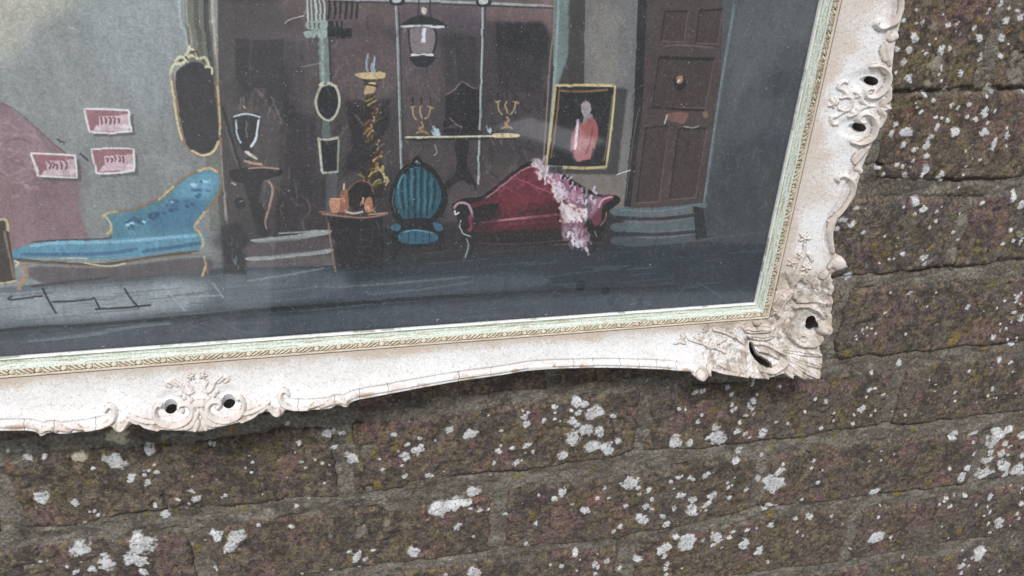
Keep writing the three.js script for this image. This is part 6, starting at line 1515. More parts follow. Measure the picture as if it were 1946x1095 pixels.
[2,149,69,85,0.3,1.5,-1693,1038,-1687,1061,-1675,1082],
[2,156,76,92,0.3,1.6,-1725,1016,-1717,1054,-1698,1087],
[2,156,76,92,0.3,1.5,-1836,926,-1800,945,-1789,985],
[2,130,50,66,0.3,0.8,-1713,951,-1691,956,-1668,953],
[2,61,13,23,0.4,1.4,-1773,759,-1733,774,-1692,753],
[2,77,29,39,0.4,1,-1637,748,-1615,765,-1585,766],
[2,69,21,31,0.4,1.4,-1562,761,-1519,774,-1476,750],
[2,65,17,27,0.4,1.4,-1550,776,-1525,769,-1499,764],
[2,66,18,28,0.4,1,-1607,798,-1564,789,-1522,777],
[2,64,16,26,0.4,1.7,-1626,764,-1598,769,-1569,767],
[2,77,29,39,0.4,1,-1643,779,-1625,786,-1605,786],
[2,65,17,27,0.4,1.5,-1561,771,-1541,752,-1515,744],
[2,66,18,28,0.4,1.6,-1753,789,-1734,816,-1701,818],
[2,68,20,30,0.4,1,-1814,802,-1793,779,-1763,776],
[2,77,29,39,0.4,1.2,-1587,673,-1560,693,-1542,722],
[2,69,21,31,0.4,1.3,-1619,762,-1586,731,-1543,729],
[2,65,17,27,0.4,1.6,-1810,767,-1785,752,-1761,737],
[2,74,26,36,0.4,1.5,-1721,823,-1690,812,-1664,791],
[2,50,2,12,0.4,1.7,-1728,776,-1686,773,-1644,781],
[2,65,17,27,0.4,1.3,-1727,756,-1695,774,-1662,791],
[2,75,27,37,0.4,1.5,-1746,821,-1726,787,-1704,754],
[2,63,15,25,0.4,1,-1829,783,-1810,778,-1792,770],
[2,76,28,38,0.4,1.1,-1594,706,-1566,701,-1550,721],
[2,70,22,32,0.4,1.4,-1614,774,-1584,794,-1559,819],
[2,81,33,43,0.4,1.4,-1558,744,-1537,742,-1516,744],
[2,73,25,35,0.4,1.5,-1801,806,-1783,809,-1768,818],
[2,28,24,26,0.95,2.5,-2111,608,-2096,542,-2128,485],
[2,28,24,26,0.95,2.6,-1291,567,-1277,499,-1295,461],
[2,120,84,70,0.6,0.9,-2096,571,-1820,549,-1537,557,-1320,569],
[0,58,16,26,0.6,2.1,-2101,777,-1934,799,-1964,680,-2081,649],
[0,70,18,30,0.4,3.6,-1628,829,-1411,764,-1437,656,-1756,670],
[0,176,150,156,0.55,1.1,-1754,1100,-1695,1112,-1596,1049,-1535,979,-1452,901,-1277,852,-1270,787,-1365,653,-1321,576,-1343,502,-1401,573,-1493,555,-1523,660,-1467,752,-1563,897,-1660,997],
[2,215,195,189,0.9,1.9,-1615,1016,-1616,993,-1620,971],
[2,242,222,216,0.9,1.9,-1735,1092,-1718,1079,-1714,1058],
[2,206,186,180,0.9,1.3,-1690,1059,-1676,1052,-1661,1050],
[2,212,192,186,0.9,1.8,-1534,841,-1530,818,-1515,799],
[2,192,172,166,0.9,1.7,-1564,879,-1542,854,-1511,848],
[2,211,191,185,0.9,2,-1628,988,-1628,970,-1626,952],
[2,208,188,182,0.9,1.6,-1524,791,-1497,777,-1479,751],
[2,240,220,214,0.9,1.9,-1482,790,-1486,777,-1487,763],
[2,213,193,187,0.9,1.7,-1705,1109,-1708,1085,-1710,1061],
[2,217,197,191,0.9,1.3,-1610,951,-1595,928,-1579,906],
[2,188,168,162,0.9,2,-1566,890,-1547,867,-1524,848],
[2,201,181,175,0.9,2,-1463,772,-1454,760,-1444,748],
[2,222,202,196,0.9,1.3,-1592,907,-1581,886,-1565,866],
[2,185,165,159,0.9,1.3,-1648,1011,-1637,1001,-1630,986],
[2,212,192,186,0.9,2.1,-1694,1029,-1694,1003,-1691,976],
[2,186,166,160,0.9,2.2,-1724,1113,-1727,1087,-1726,1060],
[2,215,195,189,0.9,2.4,-1582,875,-1564,850,-1548,824],
[2,201,181,175,0.9,1.9,-1718,1032,-1705,1018,-1691,1005],
[2,192,172,166,0.9,2.1,-1479,859,-1483,840,-1493,825],
[2,217,197,191,0.9,1.2,-1639,1024,-1642,1007,-1640,989],
[2,181,161,155,0.9,1.4,-1703,1086,-1685,1063,-1672,1037],
[2,207,187,181,0.9,2.2,-1532,809,-1523,795,-1519,781],
[2,204,184,178,0.9,1.4,-1464,797,-1462,779,-1453,762],
[2,186,166,160,0.9,1.3,-1479,814,-1465,786,-1450,758],
[2,214,194,188,0.9,2.1,-1496,802,-1493,787,-1480,777],
[2,198,178,172,0.9,2.3,-1699,1098,-1688,1089,-1675,1082],
[2,192,172,166,0.9,1.7,-1513,769,-1492,747,-1470,727],
[2,199,179,173,0.9,1.7,-1651,1013,-1655,997,-1654,980],
[2,225,205,199,0.9,1.9,-1624,972,-1608,968,-1591,967],
[2,240,220,214,0.9,1.5,-1515,766,-1489,760,-1463,755],
[2,206,186,180,0.9,1.4,-1562,858,-1551,851,-1540,842],
[2,202,182,176,0.9,2.5,-1618,973,-1604,961,-1593,947],
[2,205,185,179,0.9,1.6,-1559,964,-1552,945,-1538,930],
[2,197,177,171,0.9,1.5,-1674,1036,-1649,1025,-1630,1003],
[2,213,193,187,0.9,2.1,-1585,894,-1571,890,-1558,882],
[2,197,177,171,0.9,1.3,-1687,1071,-1687,1046,-1682,1022],
[2,193,173,167,0.9,2.3,-1588,947,-1570,945,-1553,947],
[2,214,194,188,0.9,1.8,-1701,1021,-1690,1006,-1677,992],
[2,207,187,181,0.9,1.4,-1602,916,-1590,908,-1578,900],
[2,209,189,183,0.9,1.3,-1642,1028,-1650,1003,-1659,977],
[2,197,177,171,0.9,2.1,-1685,1025,-1680,1002,-1687,980],
[2,210,190,184,0.9,2,-1595,904,-1582,885,-1568,866],
[2,207,187,181,0.9,2.4,-1546,792,-1525,770,-1506,748],
[2,212,192,186,0.9,2.2,-1658,994,-1652,970,-1649,945],
[2,211,191,185,0.9,1.4,-1706,1077,-1698,1052,-1676,1034],
[2,188,168,162,0.9,2.1,-1518,784,-1509,755,-1490,729],
[2,255,235,229,0.9,2.3,-1481,744,-1474,715,-1450,696],
[2,212,192,186,0.9,2.3,-1584,927,-1564,910,-1548,888],
[2,216,196,190,0.9,2,-1595,937,-1597,917,-1597,897],
[2,221,201,195,0.9,2.2,-1634,1002,-1627,987,-1628,972],
[2,230,210,204,0.9,1.6,-1627,1030,-1613,1009,-1620,987],
[2,194,174,168,0.9,1.7,-1536,914,-1531,899,-1529,884],
[2,216,196,190,0.9,1.8,-1424,773,-1423,759,-1425,745],
[2,203,183,177,0.9,2.5,-1491,784,-1476,767,-1460,753],
[2,218,198,192,0.9,2.2,-1636,970,-1612,965,-1595,946],
[2,201,181,175,0.9,1.4,-1672,1058,-1654,1034,-1627,1022],
[2,201,181,175,0.9,1.6,-1520,802,-1499,778,-1491,748],
[2,196,176,170,0.9,1.9,-1675,1067,-1665,1049,-1667,1029],
[2,200,180,174,0.9,1.7,-1745,1082,-1737,1067,-1722,1062],
[2,198,178,172,0.9,2.2,-1468,739,-1442,728,-1426,705],
[2,229,209,203,0.9,2,-1493,783,-1490,763,-1488,744],
[2,192,172,166,0.9,2,-1619,992,-1615,975,-1612,957],
[2,227,207,201,0.9,1.9,-1648,1063,-1646,1050,-1644,1036],
[2,210,190,184,0.9,1.5,-1571,871,-1560,856,-1544,845],
[2,220,200,194,0.9,1.4,-1576,873,-1560,862,-1542,855],
[2,186,166,160,0.9,2.5,-1549,890,-1559,861,-1550,831],
[2,183,163,157,0.9,1.2,-1685,1088,-1680,1062,-1670,1037],
[2,208,188,182,0.9,1.9,-1524,794,-1503,784,-1485,767],
[2,206,186,180,0.9,2.3,-1558,917,-1554,899,-1546,882],
[2,203,183,177,0.9,2.1,-1536,812,-1515,807,-1497,794],
[2,192,172,186,0.85,1.3,-1506,918,-1514,910,-1520,900],
[2,195,175,189,0.85,1.5,-1424,887,-1440,868,-1443,842],
[2,191,171,185,0.85,1.3,-1462,851,-1465,824,-1480,804],
[2,201,181,195,0.85,1.8,-1467,958,-1470,936,-1488,923],
[2,166,146,160,0.85,1.6,-1526,944,-1524,930,-1518,917],
[2,212,192,206,0.85,1.3,-1412,828,-1432,818,-1447,802],
[2,196,176,190,0.85,1.3,-1437,886,-1425,866,-1422,842],
[2,212,192,206,0.85,1.6,-1545,907,-1535,883,-1529,859],
[2,200,180,194,0.85,1.1,-1404,871,-1415,858,-1412,839],
[2,192,172,186,0.85,1.9,-1408,912,-1405,900,-1400,888],
[2,165,145,159,0.85,1.8,-1658,1130,-1667,1116,-1668,1098],
[2,185,165,179,0.85,1.2,-1600,1025,-1611,1013,-1616,998],
[2,172,152,166,0.85,1.9,-1468,906,-1454,888,-1440,871],
[2,199,179,193,0.85,1.7,-1312,828,-1309,815,-1309,802],
[2,213,193,207,0.85,2.1,-1453,928,-1453,909,-1449,889],
[2,159,139,153,0.85,1.6,-1591,1032,-1574,1015,-1567,992],
[2,186,166,180,0.85,1.1,-1631,1032,-1637,1018,-1648,1007],
[2,183,163,177,0.85,1.4,-1520,987,-1523,972,-1520,957],
[2,194,174,188,0.85,1.7,-1545,925,-1551,905,-1566,892],
[2,162,142,156,0.85,1.9,-1667,1014,-1667,1003,-1667,991],
[2,170,150,164,0.85,1.5,-1452,899,-1448,886,-1437,878],
[2,188,168,182,0.85,1.7,-1518,886,-1504,870,-1500,850],
[2,194,174,188,0.85,1.5,-1551,954,-1559,929,-1558,902],
[2,193,173,187,0.85,1.4,-1633,1082,-1636,1064,-1653,1059],
[2,184,164,178,0.85,1.5,-1398,874,-1404,861,-1408,848],
[2,168,148,162,0.85,1.9,-1528,953,-1538,947,-1545,939],
[2,187,167,181,0.85,1.3,-1400,864,-1401,836,-1385,809],
[2,222,202,216,0.85,1.4,-1367,834,-1367,817,-1373,802],
[2,196,176,190,0.85,1.4,-1477,992,-1491,978,-1508,967],
[2,200,180,194,0.85,1.7,-1585,1002,-1570,995,-1558,984],
[2,184,164,178,0.85,1.7,-1541,1005,-1556,999,-1566,987],
[2,179,159,173,0.85,1.7,-1303,835,-1310,808,-1314,781],
[2,178,158,172,0.85,1.8,-1618,1043,-1613,1021,-1614,999],
[2,208,188,202,0.85,1.1,-1565,1009,-1567,987,-1583,972],
[2,181,161,175,0.85,1.6,-1419,885,-1418,864,-1419,843],
[2,182,162,176,0.85,2,-1414,913,-1421,891,-1432,872],
[2,154,134,148,0.85,1.6,-1456,837,-1457,808,-1446,780],
[2,144,124,138,0.85,1.5,-1448,835,-1444,821,-1436,807],
[2,155,135,149,0.85,1.7,-1444,879,-1451,868,-1446,854],
[2,193,173,187,0.85,1.3,-1597,983,-1592,967,-1580,955],
[2,161,141,155,0.85,1.9,-1374,910,-1369,881,-1378,855],
[2,169,149,163,0.85,2,-1676,1059,-1660,1036,-1659,1009],
[2,210,190,204,0.85,1.6,-1522,912,-1520,890,-1516,868],
[2,207,187,201,0.85,1.1,-1515,934,-1509,914,-1501,894],
[2,187,167,181,0.85,1.7,-1581,1038,-1594,1037,-1600,1026],
[2,172,152,166,0.85,1.5,-1501,961,-1501,938,-1482,924],
[2,159,139,153,0.85,1.5,-1338,864,-1350,841,-1351,814],
[2,167,147,161,0.85,1.4,-1525,1038,-1506,1016,-1511,991],
[2,151,131,145,0.85,2.1,-1520,902,-1497,887,-1471,879],
[2,201,181,195,0.85,1.5,-1334,864,-1335,834,-1309,813],
[2,178,158,172,0.85,1.8,-1388,828,-1395,819,-1401,810],
[2,177,157,171,0.85,1.3,-1320,822,-1323,810,-1322,798],
[2,186,166,180,0.85,1.9,-1696,1084,-1690,1073,-1692,1061],
[2,191,171,185,0.85,2.1,-1316,923,-1324,893,-1297,872],
[2,199,179,193,0.85,1.5,-1549,998,-1555,983,-1566,972],
[2,181,161,175,0.85,1.3,-1487,935,-1503,916,-1508,890],
[2,185,165,179,0.85,2,-1494,886,-1504,877,-1509,865],
[2,157,137,151,0.85,2.1,-1423,890,-1424,870,-1428,852],
[2,188,168,182,0.85,1.4,-1561,1008,-1557,990,-1557,972],
[2,182,162,176,0.85,1.9,-1570,1017,-1564,1003,-1571,991],
[2,165,101,117,0.8,1.9,-1573,1008,-1565,992,-1567,975],
[2,167,103,119,0.8,2,-1426,916,-1416,896,-1423,878],
[2,173,109,125,0.8,1.4,-1460,927,-1461,907,-1452,887],
[2,176,112,128,0.8,1.1,-1495,928,-1500,915,-1502,900],
[2,142,78,94,0.8,2,-1525,956,-1510,933,-1502,908],
[2,169,105,121,0.8,1.3,-1402,821,-1407,801,-1414,782],
[2,167,103,119,0.8,1.2,-1408,923,-1397,915,-1388,905],
[2,152,88,104,0.8,2.1,-1419,714,-1421,697,-1419,679],
[2,161,97,113,0.8,1.2,-1504,954,-1491,930,-1482,904],
[2,209,145,161,0.8,2,-1460,892,-1460,866,-1447,842],
[2,147,83,99,0.8,1.3,-1437,898,-1422,884,-1410,868],
[2,167,103,119,0.8,1.8,-1332,822,-1316,798,-1307,771],
[2,169,105,121,0.8,1.6,-1399,711,-1392,699,-1390,687],
[2,190,126,142,0.8,1.8,-1403,774,-1389,748,-1371,723],
[2,158,94,110,0.8,2.2,-1361,633,-1352,619,-1339,610],
[2,145,81,97,0.8,2,-1406,822,-1405,804,-1398,787],
[2,189,125,141,0.8,1.5,-1412,870,-1401,853,-1396,833],
[2,169,105,121,0.8,1.2,-1460,893,-1436,889,-1412,884],
[2,170,106,122,0.8,2.1,-1397,745,-1394,725,-1390,706],
[2,161,97,113,0.8,1.1,-1577,968,-1551,971,-1526,974],
[2,142,78,94,0.8,1.6,-1393,668,-1381,644,-1364,623],
[2,159,95,111,0.8,1.5,-1643,997,-1625,975,-1605,955],
[2,147,83,99,0.8,1.6,-1331,737,-1330,718,-1321,699],
[2,180,116,132,0.8,1.2,-1452,852,-1439,834,-1435,813],
[2,164,100,116,0.8,1.3,-1434,870,-1438,859,-1434,847],
[2,214,150,166,0.8,1.9,-1387,724,-1386,701,-1388,679],
[2,161,97,113,0.8,1.9,-1434,909,-1431,886,-1422,864],
[2,176,112,128,0.8,1.3,-1502,976,-1506,962,-1508,949],
[2,146,82,98,0.8,1.4,-1370,740,-1385,719,-1378,692],
[2,157,93,109,0.8,1.4,-1446,816,-1440,795,-1427,776],
[2,178,114,130,0.8,1.3,-1495,884,-1481,863,-1472,841],
[2,171,107,123,0.8,2,-1593,1016,-1583,997,-1565,984],
[2,168,104,120,0.8,1.2,-1354,777,-1352,760,-1350,742],
[2,169,105,121,0.8,1.3,-1600,991,-1584,979,-1577,961],
[2,159,95,111,0.8,2,-1447,933,-1435,926,-1433,913],
[2,164,100,116,0.8,1.5,-1523,969,-1503,946,-1493,919],
[2,150,86,102,0.8,1.2,-1347,643,-1341,613,-1319,589],
[2,173,109,125,0.8,2,-1436,753,-1433,737,-1433,721],
[2,159,95,111,0.8,1.6,-1495,935,-1499,921,-1507,908],
[2,154,90,106,0.8,2,-1477,843,-1463,825,-1446,809],
[2,172,108,124,0.8,1.5,-1406,791,-1405,767,-1398,744],
[2,204,140,156,0.8,1.3,-1446,722,-1422,702,-1416,672],
[2,163,99,115,0.8,1.2,-1399,669,-1381,644,-1377,615],
[2,147,83,99,0.8,1.8,-1403,749,-1382,739,-1372,718],
[2,205,183,171,0.9,1.2,-1416,709,-1404,703,-1393,695],
[2,218,196,184,0.9,2.1,-1389,746,-1370,733,-1354,717],
[2,203,181,169,0.9,1.3,-1476,744,-1472,720,-1451,706],
[2,218,196,184,0.9,1.5,-1422,724,-1408,717,-1395,709],
[2,210,188,176,0.9,1.8,-1469,776,-1460,758,-1451,740],
[2,224,202,190,0.9,1.9,-1495,706,-1484,710,-1473,713],
[2,215,193,181,0.9,2.1,-1446,738,-1429,737,-1421,721],
[2,189,167,155,0.9,2.2,-1519,700,-1501,693,-1482,690],
[2,205,183,171,0.9,1.2,-1440,746,-1421,736,-1400,729],
[2,223,201,189,0.9,1.9,-1462,712,-1452,696,-1438,683],
[2,206,184,172,0.9,1.7,-1533,703,-1522,696,-1513,685],
[2,191,169,157,0.9,1.6,-1465,802,-1453,802,-1441,798],
[2,206,184,172,0.9,1.6,-1396,772,-1381,768,-1367,762],
[2,217,195,183,0.9,1.8,-1528,756,-1515,729,-1490,713],
[2,200,178,166,0.9,1.1,-1362,739,-1353,724,-1349,707],
[2,213,191,179,0.9,2,-1489,697,-1477,691,-1470,680],
[2,197,175,163,0.9,1.9,-1468,751,-1465,736,-1461,721],
[2,227,205,193,0.9,1.8,-1411,774,-1394,762,-1375,756],
[2,212,190,178,0.9,1.3,-1457,705,-1445,700,-1434,695],
[2,203,181,169,0.9,1.1,-1428,746,-1408,742,-1392,726],
[2,187,165,153,0.9,1.9,-1507,710,-1486,722,-1460,724],
[2,214,192,180,0.9,1.7,-1459,750,-1447,743,-1441,731],
[2,249,227,215,0.9,1.3,-1428,740,-1407,717,-1408,687],
[2,242,220,208,0.9,1.8,-1367,771,-1360,742,-1374,719],
[2,206,184,172,0.9,1.3,-1383,721,-1363,707,-1354,685],
[2,228,206,194,0.9,1.6,-1478,728,-1456,727,-1434,727],
[2,216,194,182,0.9,1.3,-1423,732,-1423,717,-1411,706],
[2,221,199,187,0.9,1.7,-1483,805,-1458,797,-1433,788],
[2,249,227,215,0.9,2.1,-1476,721,-1451,712,-1432,692],
[2,209,187,175,0.9,1.6,-1448,757,-1428,740,-1406,725],
[2,225,203,191,0.9,2.1,-1407,719,-1397,700,-1383,684],
[2,203,181,169,0.9,1.6,-1466,694,-1441,687,-1417,680],
[2,230,208,196,0.9,1.5,-1478,750,-1474,720,-1450,700],
[2,198,176,164,0.9,1.7,-1396,770,-1391,756,-1388,742],
[2,149,117,129,0.85,1.4,-1443,575,-1430,560,-1433,543],
[2,144,112,124,0.85,1.6,-1450,691,-1460,664,-1464,635],
[2,132,100,112,0.85,1.3,-1435,676,-1435,642,-1456,620],
[2,168,136,148,0.85,1.3,-1415,607,-1417,578,-1398,553],
[2,132,100,112,0.85,2.1,-1425,684,-1427,660,-1419,635],
[2,142,110,122,0.85,1.6,-1507,759,-1526,737,-1517,706],
[2,158,126,138,0.85,2,-1499,661,-1496,648,-1492,634],
[2,157,125,137,0.85,1.7,-1384,557,-1373,532,-1378,507],
[2,164,132,144,0.85,1.1,-1497,636,-1504,604,-1484,574],
[2,157,125,137,0.85,2.2,-1399,587,-1411,560,-1395,531],
[2,155,123,135,0.85,1.9,-1405,638,-1410,618,-1424,604],
[2,147,115,127,0.85,1.5,-1371,537,-1358,507,-1365,478],
[2,127,95,107,0.85,2.1,-1367,577,-1380,544,-1361,510],
[2,152,120,132,0.85,1.8,-1374,599,-1373,578,-1369,558],
[2,129,97,109,0.85,2.1,-1451,545,-1446,517,-1425,496],
[2,190,158,170,0.85,2,-1414,607,-1416,579,-1405,550],
[2,132,100,112,0.85,1.4,-1438,607,-1422,591,-1424,570],
[2,168,136,148,0.85,1.6,-1371,567,-1366,541,-1365,515],
[2,116,84,96,0.85,1.6,-1525,709,-1512,679,-1506,647],
[2,162,130,142,0.85,1.2,-1354,573,-1359,543,-1336,519],
[2,109,77,89,0.85,1.6,-1462,592,-1453,565,-1447,538],
[2,149,117,129,0.85,1.3,-1374,520,-1346,503,-1330,474],
[2,150,118,130,0.85,2,-1480,644,-1479,626,-1489,612],
[2,139,107,119,0.85,1.5,-1320,587,-1319,554,-1302,523],
[2,186,154,166,0.85,1.5,-1393,634,-1400,603,-1419,578],
[2,153,121,133,0.85,1.8,-1417,654,-1414,637,-1421,622],
[2,170,138,150,0.85,2.2,-1370,620,-1374,605,-1373,588],
[2,138,106,118,0.85,1.8,-1449,646,-1450,632,-1455,620],
[2,154,122,134,0.85,1.3,-1348,551,-1345,518,-1346,486],
[2,153,121,133,0.85,1.6,-1504,654,-1497,636,-1481,626],
[2,133,101,113,0.85,1.7,-1328,575,-1333,563,-1330,548],
[2,159,127,139,0.85,2.1,-1416,562,-1395,538,-1376,513],
[2,181,149,161,0.85,1.4,-1442,638,-1424,615,-1409,591],
[2,136,104,116,0.85,1.2,-1454,606,-1448,587,-1434,573],
[2,163,131,143,0.85,1.6,-1392,573,-1405,552,-1410,527],
[2,142,110,122,0.85,1.5,-1417,650,-1410,633,-1404,615],
[2,159,127,139,0.85,1.3,-1354,588,-1336,567,-1329,542],
[2,159,127,139,0.85,1.6,-1350,561,-1350,543,-1339,526],
[2,166,134,146,0.85,1.5,-1322,488,-1320,464,-1311,441],
[2,174,142,154,0.85,1.9,-1430,645,-1418,629,-1412,610],
[2,221,211,215,0.9,1.7,-1469,613,-1465,594,-1471,578],
[2,188,178,182,0.9,1,-1467,617,-1443,610,-1427,590],
[2,219,209,213,0.9,1.7,-1466,618,-1459,607,-1456,595],
[2,199,189,193,0.9,1.4,-1387,551,-1381,540,-1374,529],
[2,180,170,174,0.9,1,-1387,540,-1364,543,-1342,549],
[2,202,192,196,0.9,1.6,-1439,577,-1430,568,-1424,558],
[2,192,182,186,0.9,0.9,-1423,528,-1413,513,-1399,501],
[2,189,179,183,0.9,1.7,-1384,555,-1372,532,-1366,507],
[2,194,184,188,0.9,1.4,-1414,551,-1404,543,-1396,533],
[2,184,174,178,0.9,1.4,-1402,561,-1394,539,-1394,516],
[2,189,179,183,0.9,1.7,-1441,549,-1431,531,-1421,512],
[2,217,207,211,0.9,1.3,-1441,602,-1441,591,-1444,580],
[2,192,182,186,0.9,0.9,-1449,556,-1434,542,-1416,534],
[2,189,179,183,0.9,1.7,-1408,552,-1398,539,-1394,525],
[2,205,195,199,0.9,1.7,-1414,536,-1403,517,-1387,501],
[2,211,201,205,0.9,1.7,-1436,561,-1431,543,-1428,525],
[2,201,191,195,0.9,1,-1429,581,-1427,564,-1433,549],
[2,195,185,189,0.9,1.8,-1337,500,-1332,485,-1328,470],
[1,62,58,58,0.8,1,-1256,1546,-1173,1534,-1171,997,-1641,1017,-1617,1057,-1247,1034],
[1,40,40,43,1,0.4,-1621,1552,-1256,1546,-1262,1048,-1645,1071],
[2,50,52,54,0.25,1.7,-1403,1251,-1407,1223,-1406,1193],
[2,40,42,44,0.25,1.5,-1445,1446,-1459,1415,-1446,1380],
[2,62,64,66,0.25,1.3,-1416,1473,-1388,1448,-1360,1423],
[2,47,49,51,0.25,1.5,-1484,1479,-1471,1457,-1448,1445],
[2,61,63,65,0.25,1.9,-1216,1399,-1226,1379,-1230,1358],
[2,63,65,67,0.25,1.8,-1405,1485,-1409,1451,-1391,1418],
[2,47,49,51,0.25,2,-1397,1401,-1399,1383,-1393,1365],
[2,55,57,59,0.25,1.4,-1745,1654,-1745,1633,-1741,1611],
[2,54,56,58,0.25,1.4,-1382,1570,-1372,1554,-1365,1538],
[2,41,43,45,0.25,2.3,-1441,1496,-1449,1458,-1447,1419],
[2,62,64,66,0.25,2,-1436,1293,-1443,1267,-1425,1244],
[2,47,49,51,0.25,2.2,-1431,1542,-1411,1526,-1392,1508],
[2,47,49,51,0.25,1.3,-1358,1302,-1364,1268,-1377,1236],
[2,59,61,63,0.25,1.7,-1366,1554,-1357,1539,-1346,1524],
[2,54,56,58,0.25,1.5,-1632,1487,-1621,1454,-1618,1419],
[2,45,47,49,0.25,1.2,-1407,1226,-1395,1205,-1386,1184],
[2,44,46,48,0.25,1.4,-1466,1470,-1434,1446,-1399,1428],
[2,60,62,64,0.25,2,-1450,1568,-1455,1542,-1455,1516],
[2,48,50,52,0.25,1.5,-1306,1287,-1287,1255,-1257,1232],
[2,38,40,42,0.25,2.1,-1498,1515,-1520,1483,-1528,1444],
[2,59,61,63,0.25,2.1,-1355,1401,-1333,1364,-1340,1324],
[2,50,52,54,0.25,2.2,-1428,1476,-1426,1451,-1417,1427],
[2,47,49,51,0.25,1.7,-1306,1520,-1310,1484,-1300,1447],
[2,59,61,63,0.25,1.7,-1313,1481,-1288,1455,-1294,1422],
[2,48,50,52,0.25,1.2,-1410,1289,-1373,1266,-1349,1231],
[2,59,61,63,0.25,1.3,-1517,1611,-1492,1583,-1469,1554],
[2,48,50,52,0.25,1.2,-1332,1304,-1311,1296,-1289,1295],
[2,59,61,63,0.25,2.1,-1400,1296,-1396,1275,-1398,1254],
[2,54,56,58,0.25,1.9,-1205,1401,-1218,1370,-1193,1341],
[2,55,57,59,0.25,2.4,-1436,1182,-1419,1146,-1407,1108],
[2,150,106,66,0.9,1.6,-1606,1528,-1447,1522,-1281,1534],
[2,208,184,116,0.95,1.9,-1627,1556,-1451,1559,-1250,1556],
[2,200,174,100,0.95,2,-1628,1559,-1635,1346,-1651,1064],
[2,150,106,64,0.85,1.3,-1602,1522,-1609,1314,-1624,1117],
[2,206,184,118,0.95,2,-1253,1553,-1249,1310,-1255,1048],
[2,150,130,86,0.7,1,-1264,1503,-1266,1277,-1274,1089],
[2,198,168,106,0.95,2.4,-1541,1055,-1402,1045,-1248,1051],
[0,158,146,144,1,0.3,-1461,1453,-1436,1468,-1404,1452,-1390,1414,-1407,1376,-1429,1363,-1453,1402],
[2,58,52,54,0.8,1.3,-1464,1453,-1436,1475,-1401,1456,-1387,1421],
[0,140,132,134,0.95,0.3,-1433,1370,-1394,1389,-1378,1363,-1435,1318],
[1,168,88,82,0.97,0.3,-1481,1312,-1464,1341,-1435,1325,-1411,1350,-1379,1369,-1352,1340,-1333,1291,-1331,1238,-1341,1165,-1360,1179,-1365,1098,-1454,1087,-1478,1114,-1479,1168,-1498,1155,-1509,1201,-1501,1267],
[0,190,140,142,0.5,1.7,-1502,1241,-1349,1212,-1367,1112,-1469,1094],
[2,206,196,198,0.9,1.7,-1468,1351,-1472,1280,-1472,1168],
[2,120,44,48,0.7,0.8,-1372,1298,-1377,1212,-1397,1139],
[2,110,84,92,0.8,1.3,-1493,1293,-1507,1221,-1501,1148],
[0,96,112,114,0.9,0.8,-1177,769,-898,751,-554,783,-531,744,-855,712,-1153,717],
[0,88,104,104,0.9,0.8,-1147,665,-845,644,-557,670,-547,608,-876,593,-1148,606],
[0,78,88,90,0.9,0.8,-1136,567,-830,537,-521,553,-513,506,-823,490,-1129,506],
[2,48,54,58,0.85,2.6,-1159,703,-851,682,-555,700],
[2,48,54,58,0.85,2.7,-1153,591,-834,568,-541,577],
[2,122,136,136,0.5,1.1,-1121,753,-821,737,-560,775],
[1,42,44,46,0.9,0.8,-604,762,-531,744,-461,527,-546,515],
[0,66,60,60,0.7,1.2,-628,488,-473,504,-443,447,-618,425],
[2,38,36,38,0.95,1.2,-4751,376,-4761,357,-4598,369],
[2,38,36,38,0.95,1.2,-4587,418,-4572,336,-4551,252],
[2,38,36,38,0.95,1.2,-4557,328,-4443,324,-4342,330],
[2,38,36,38,0.95,1.2,-4335,340,-4322,290,-4316,262],
[2,38,36,38,0.95,1.3,-4338,264,-4174,262,-4041,269],
[2,38,36,38,0.95,1.3,-4164,390,-4137,312,-4106,257],
[2,142,150,150,0.8,1.6,-3952,396,-3908,302,-3862,213],
[2,142,150,150,0.8,1.6,-3907,309,-3760,306,-3647,305],
[2,142,150,150,0.8,1.6,-3681,392,-3655,341,-3631,289],
[2,226,226,224,0.95,0.6,-1178,994,-1137,1010,-1088,1023],
[2,196,120,130,0.7,0.5,-1842,995,-1738,944,-1597,884],
[2,206,210,206,0.7,0.4,-4174,1839,-4147,1832,-4131,1817],
[2,206,206,200,0.5,0.4,-3073,1655,-3023,1664,-2966,1675]
];

// ---------- helpers ----------
const MM = 0.001;
let seed = 11;
const rnd = () => { seed = (seed * 1664525 + 1013904223) >>> 0; return seed / 4294967296; };
const LAT = new Float32Array(65536); for (let i = 0; i < 65536; i++) LAT[i] = rnd();
function vn(x, y) {                                   // value noise 0..1
  const xi = Math.floor(x), yi = Math.floor(y); let fx = x - xi, fy = y - yi;
  fx = fx * fx * (3 - 2 * fx); fy = fy * fy * (3 - 2 * fy);
  const a = (yi & 255) << 8, b = ((yi + 1) & 255) << 8, c = xi & 255, d = (xi + 1) & 255;
  const p = LAT[a | c], q = LAT[b | c];
  const t = p + (LAT[a | d] - p) * fx; return t + (q + (LAT[b | d] - q) * fx - t) * fy;
}
const fbm = (x, y, n = 4) => { let s = 0, a = 0.5, t = 0; for (let i = 0; i < n; i++) { s += a * vn(x, y); t += a; a *= 0.5; const X = x * 1.62 - y * 1.18 + 17.3; y = x * 1.18 + y * 1.62 + 9.1; x = X; } return s / t; };
const clamp = (v, a = 0, b = 1) => (v < a ? a : v > b ? b : v);
const sm = (a, b, v) => { const t = clamp((v - a) / (b - a)); return t * t * (3 - 2 * t); };
const lerp = (a, b, t) => a + (b - a) * t;
const mix3 = (o, c, t) => { o[0] += (c[0] - o[0]) * t; o[1] += (c[1] - o[1]) * t; o[2] += (c[2] - o[2]) * t; };
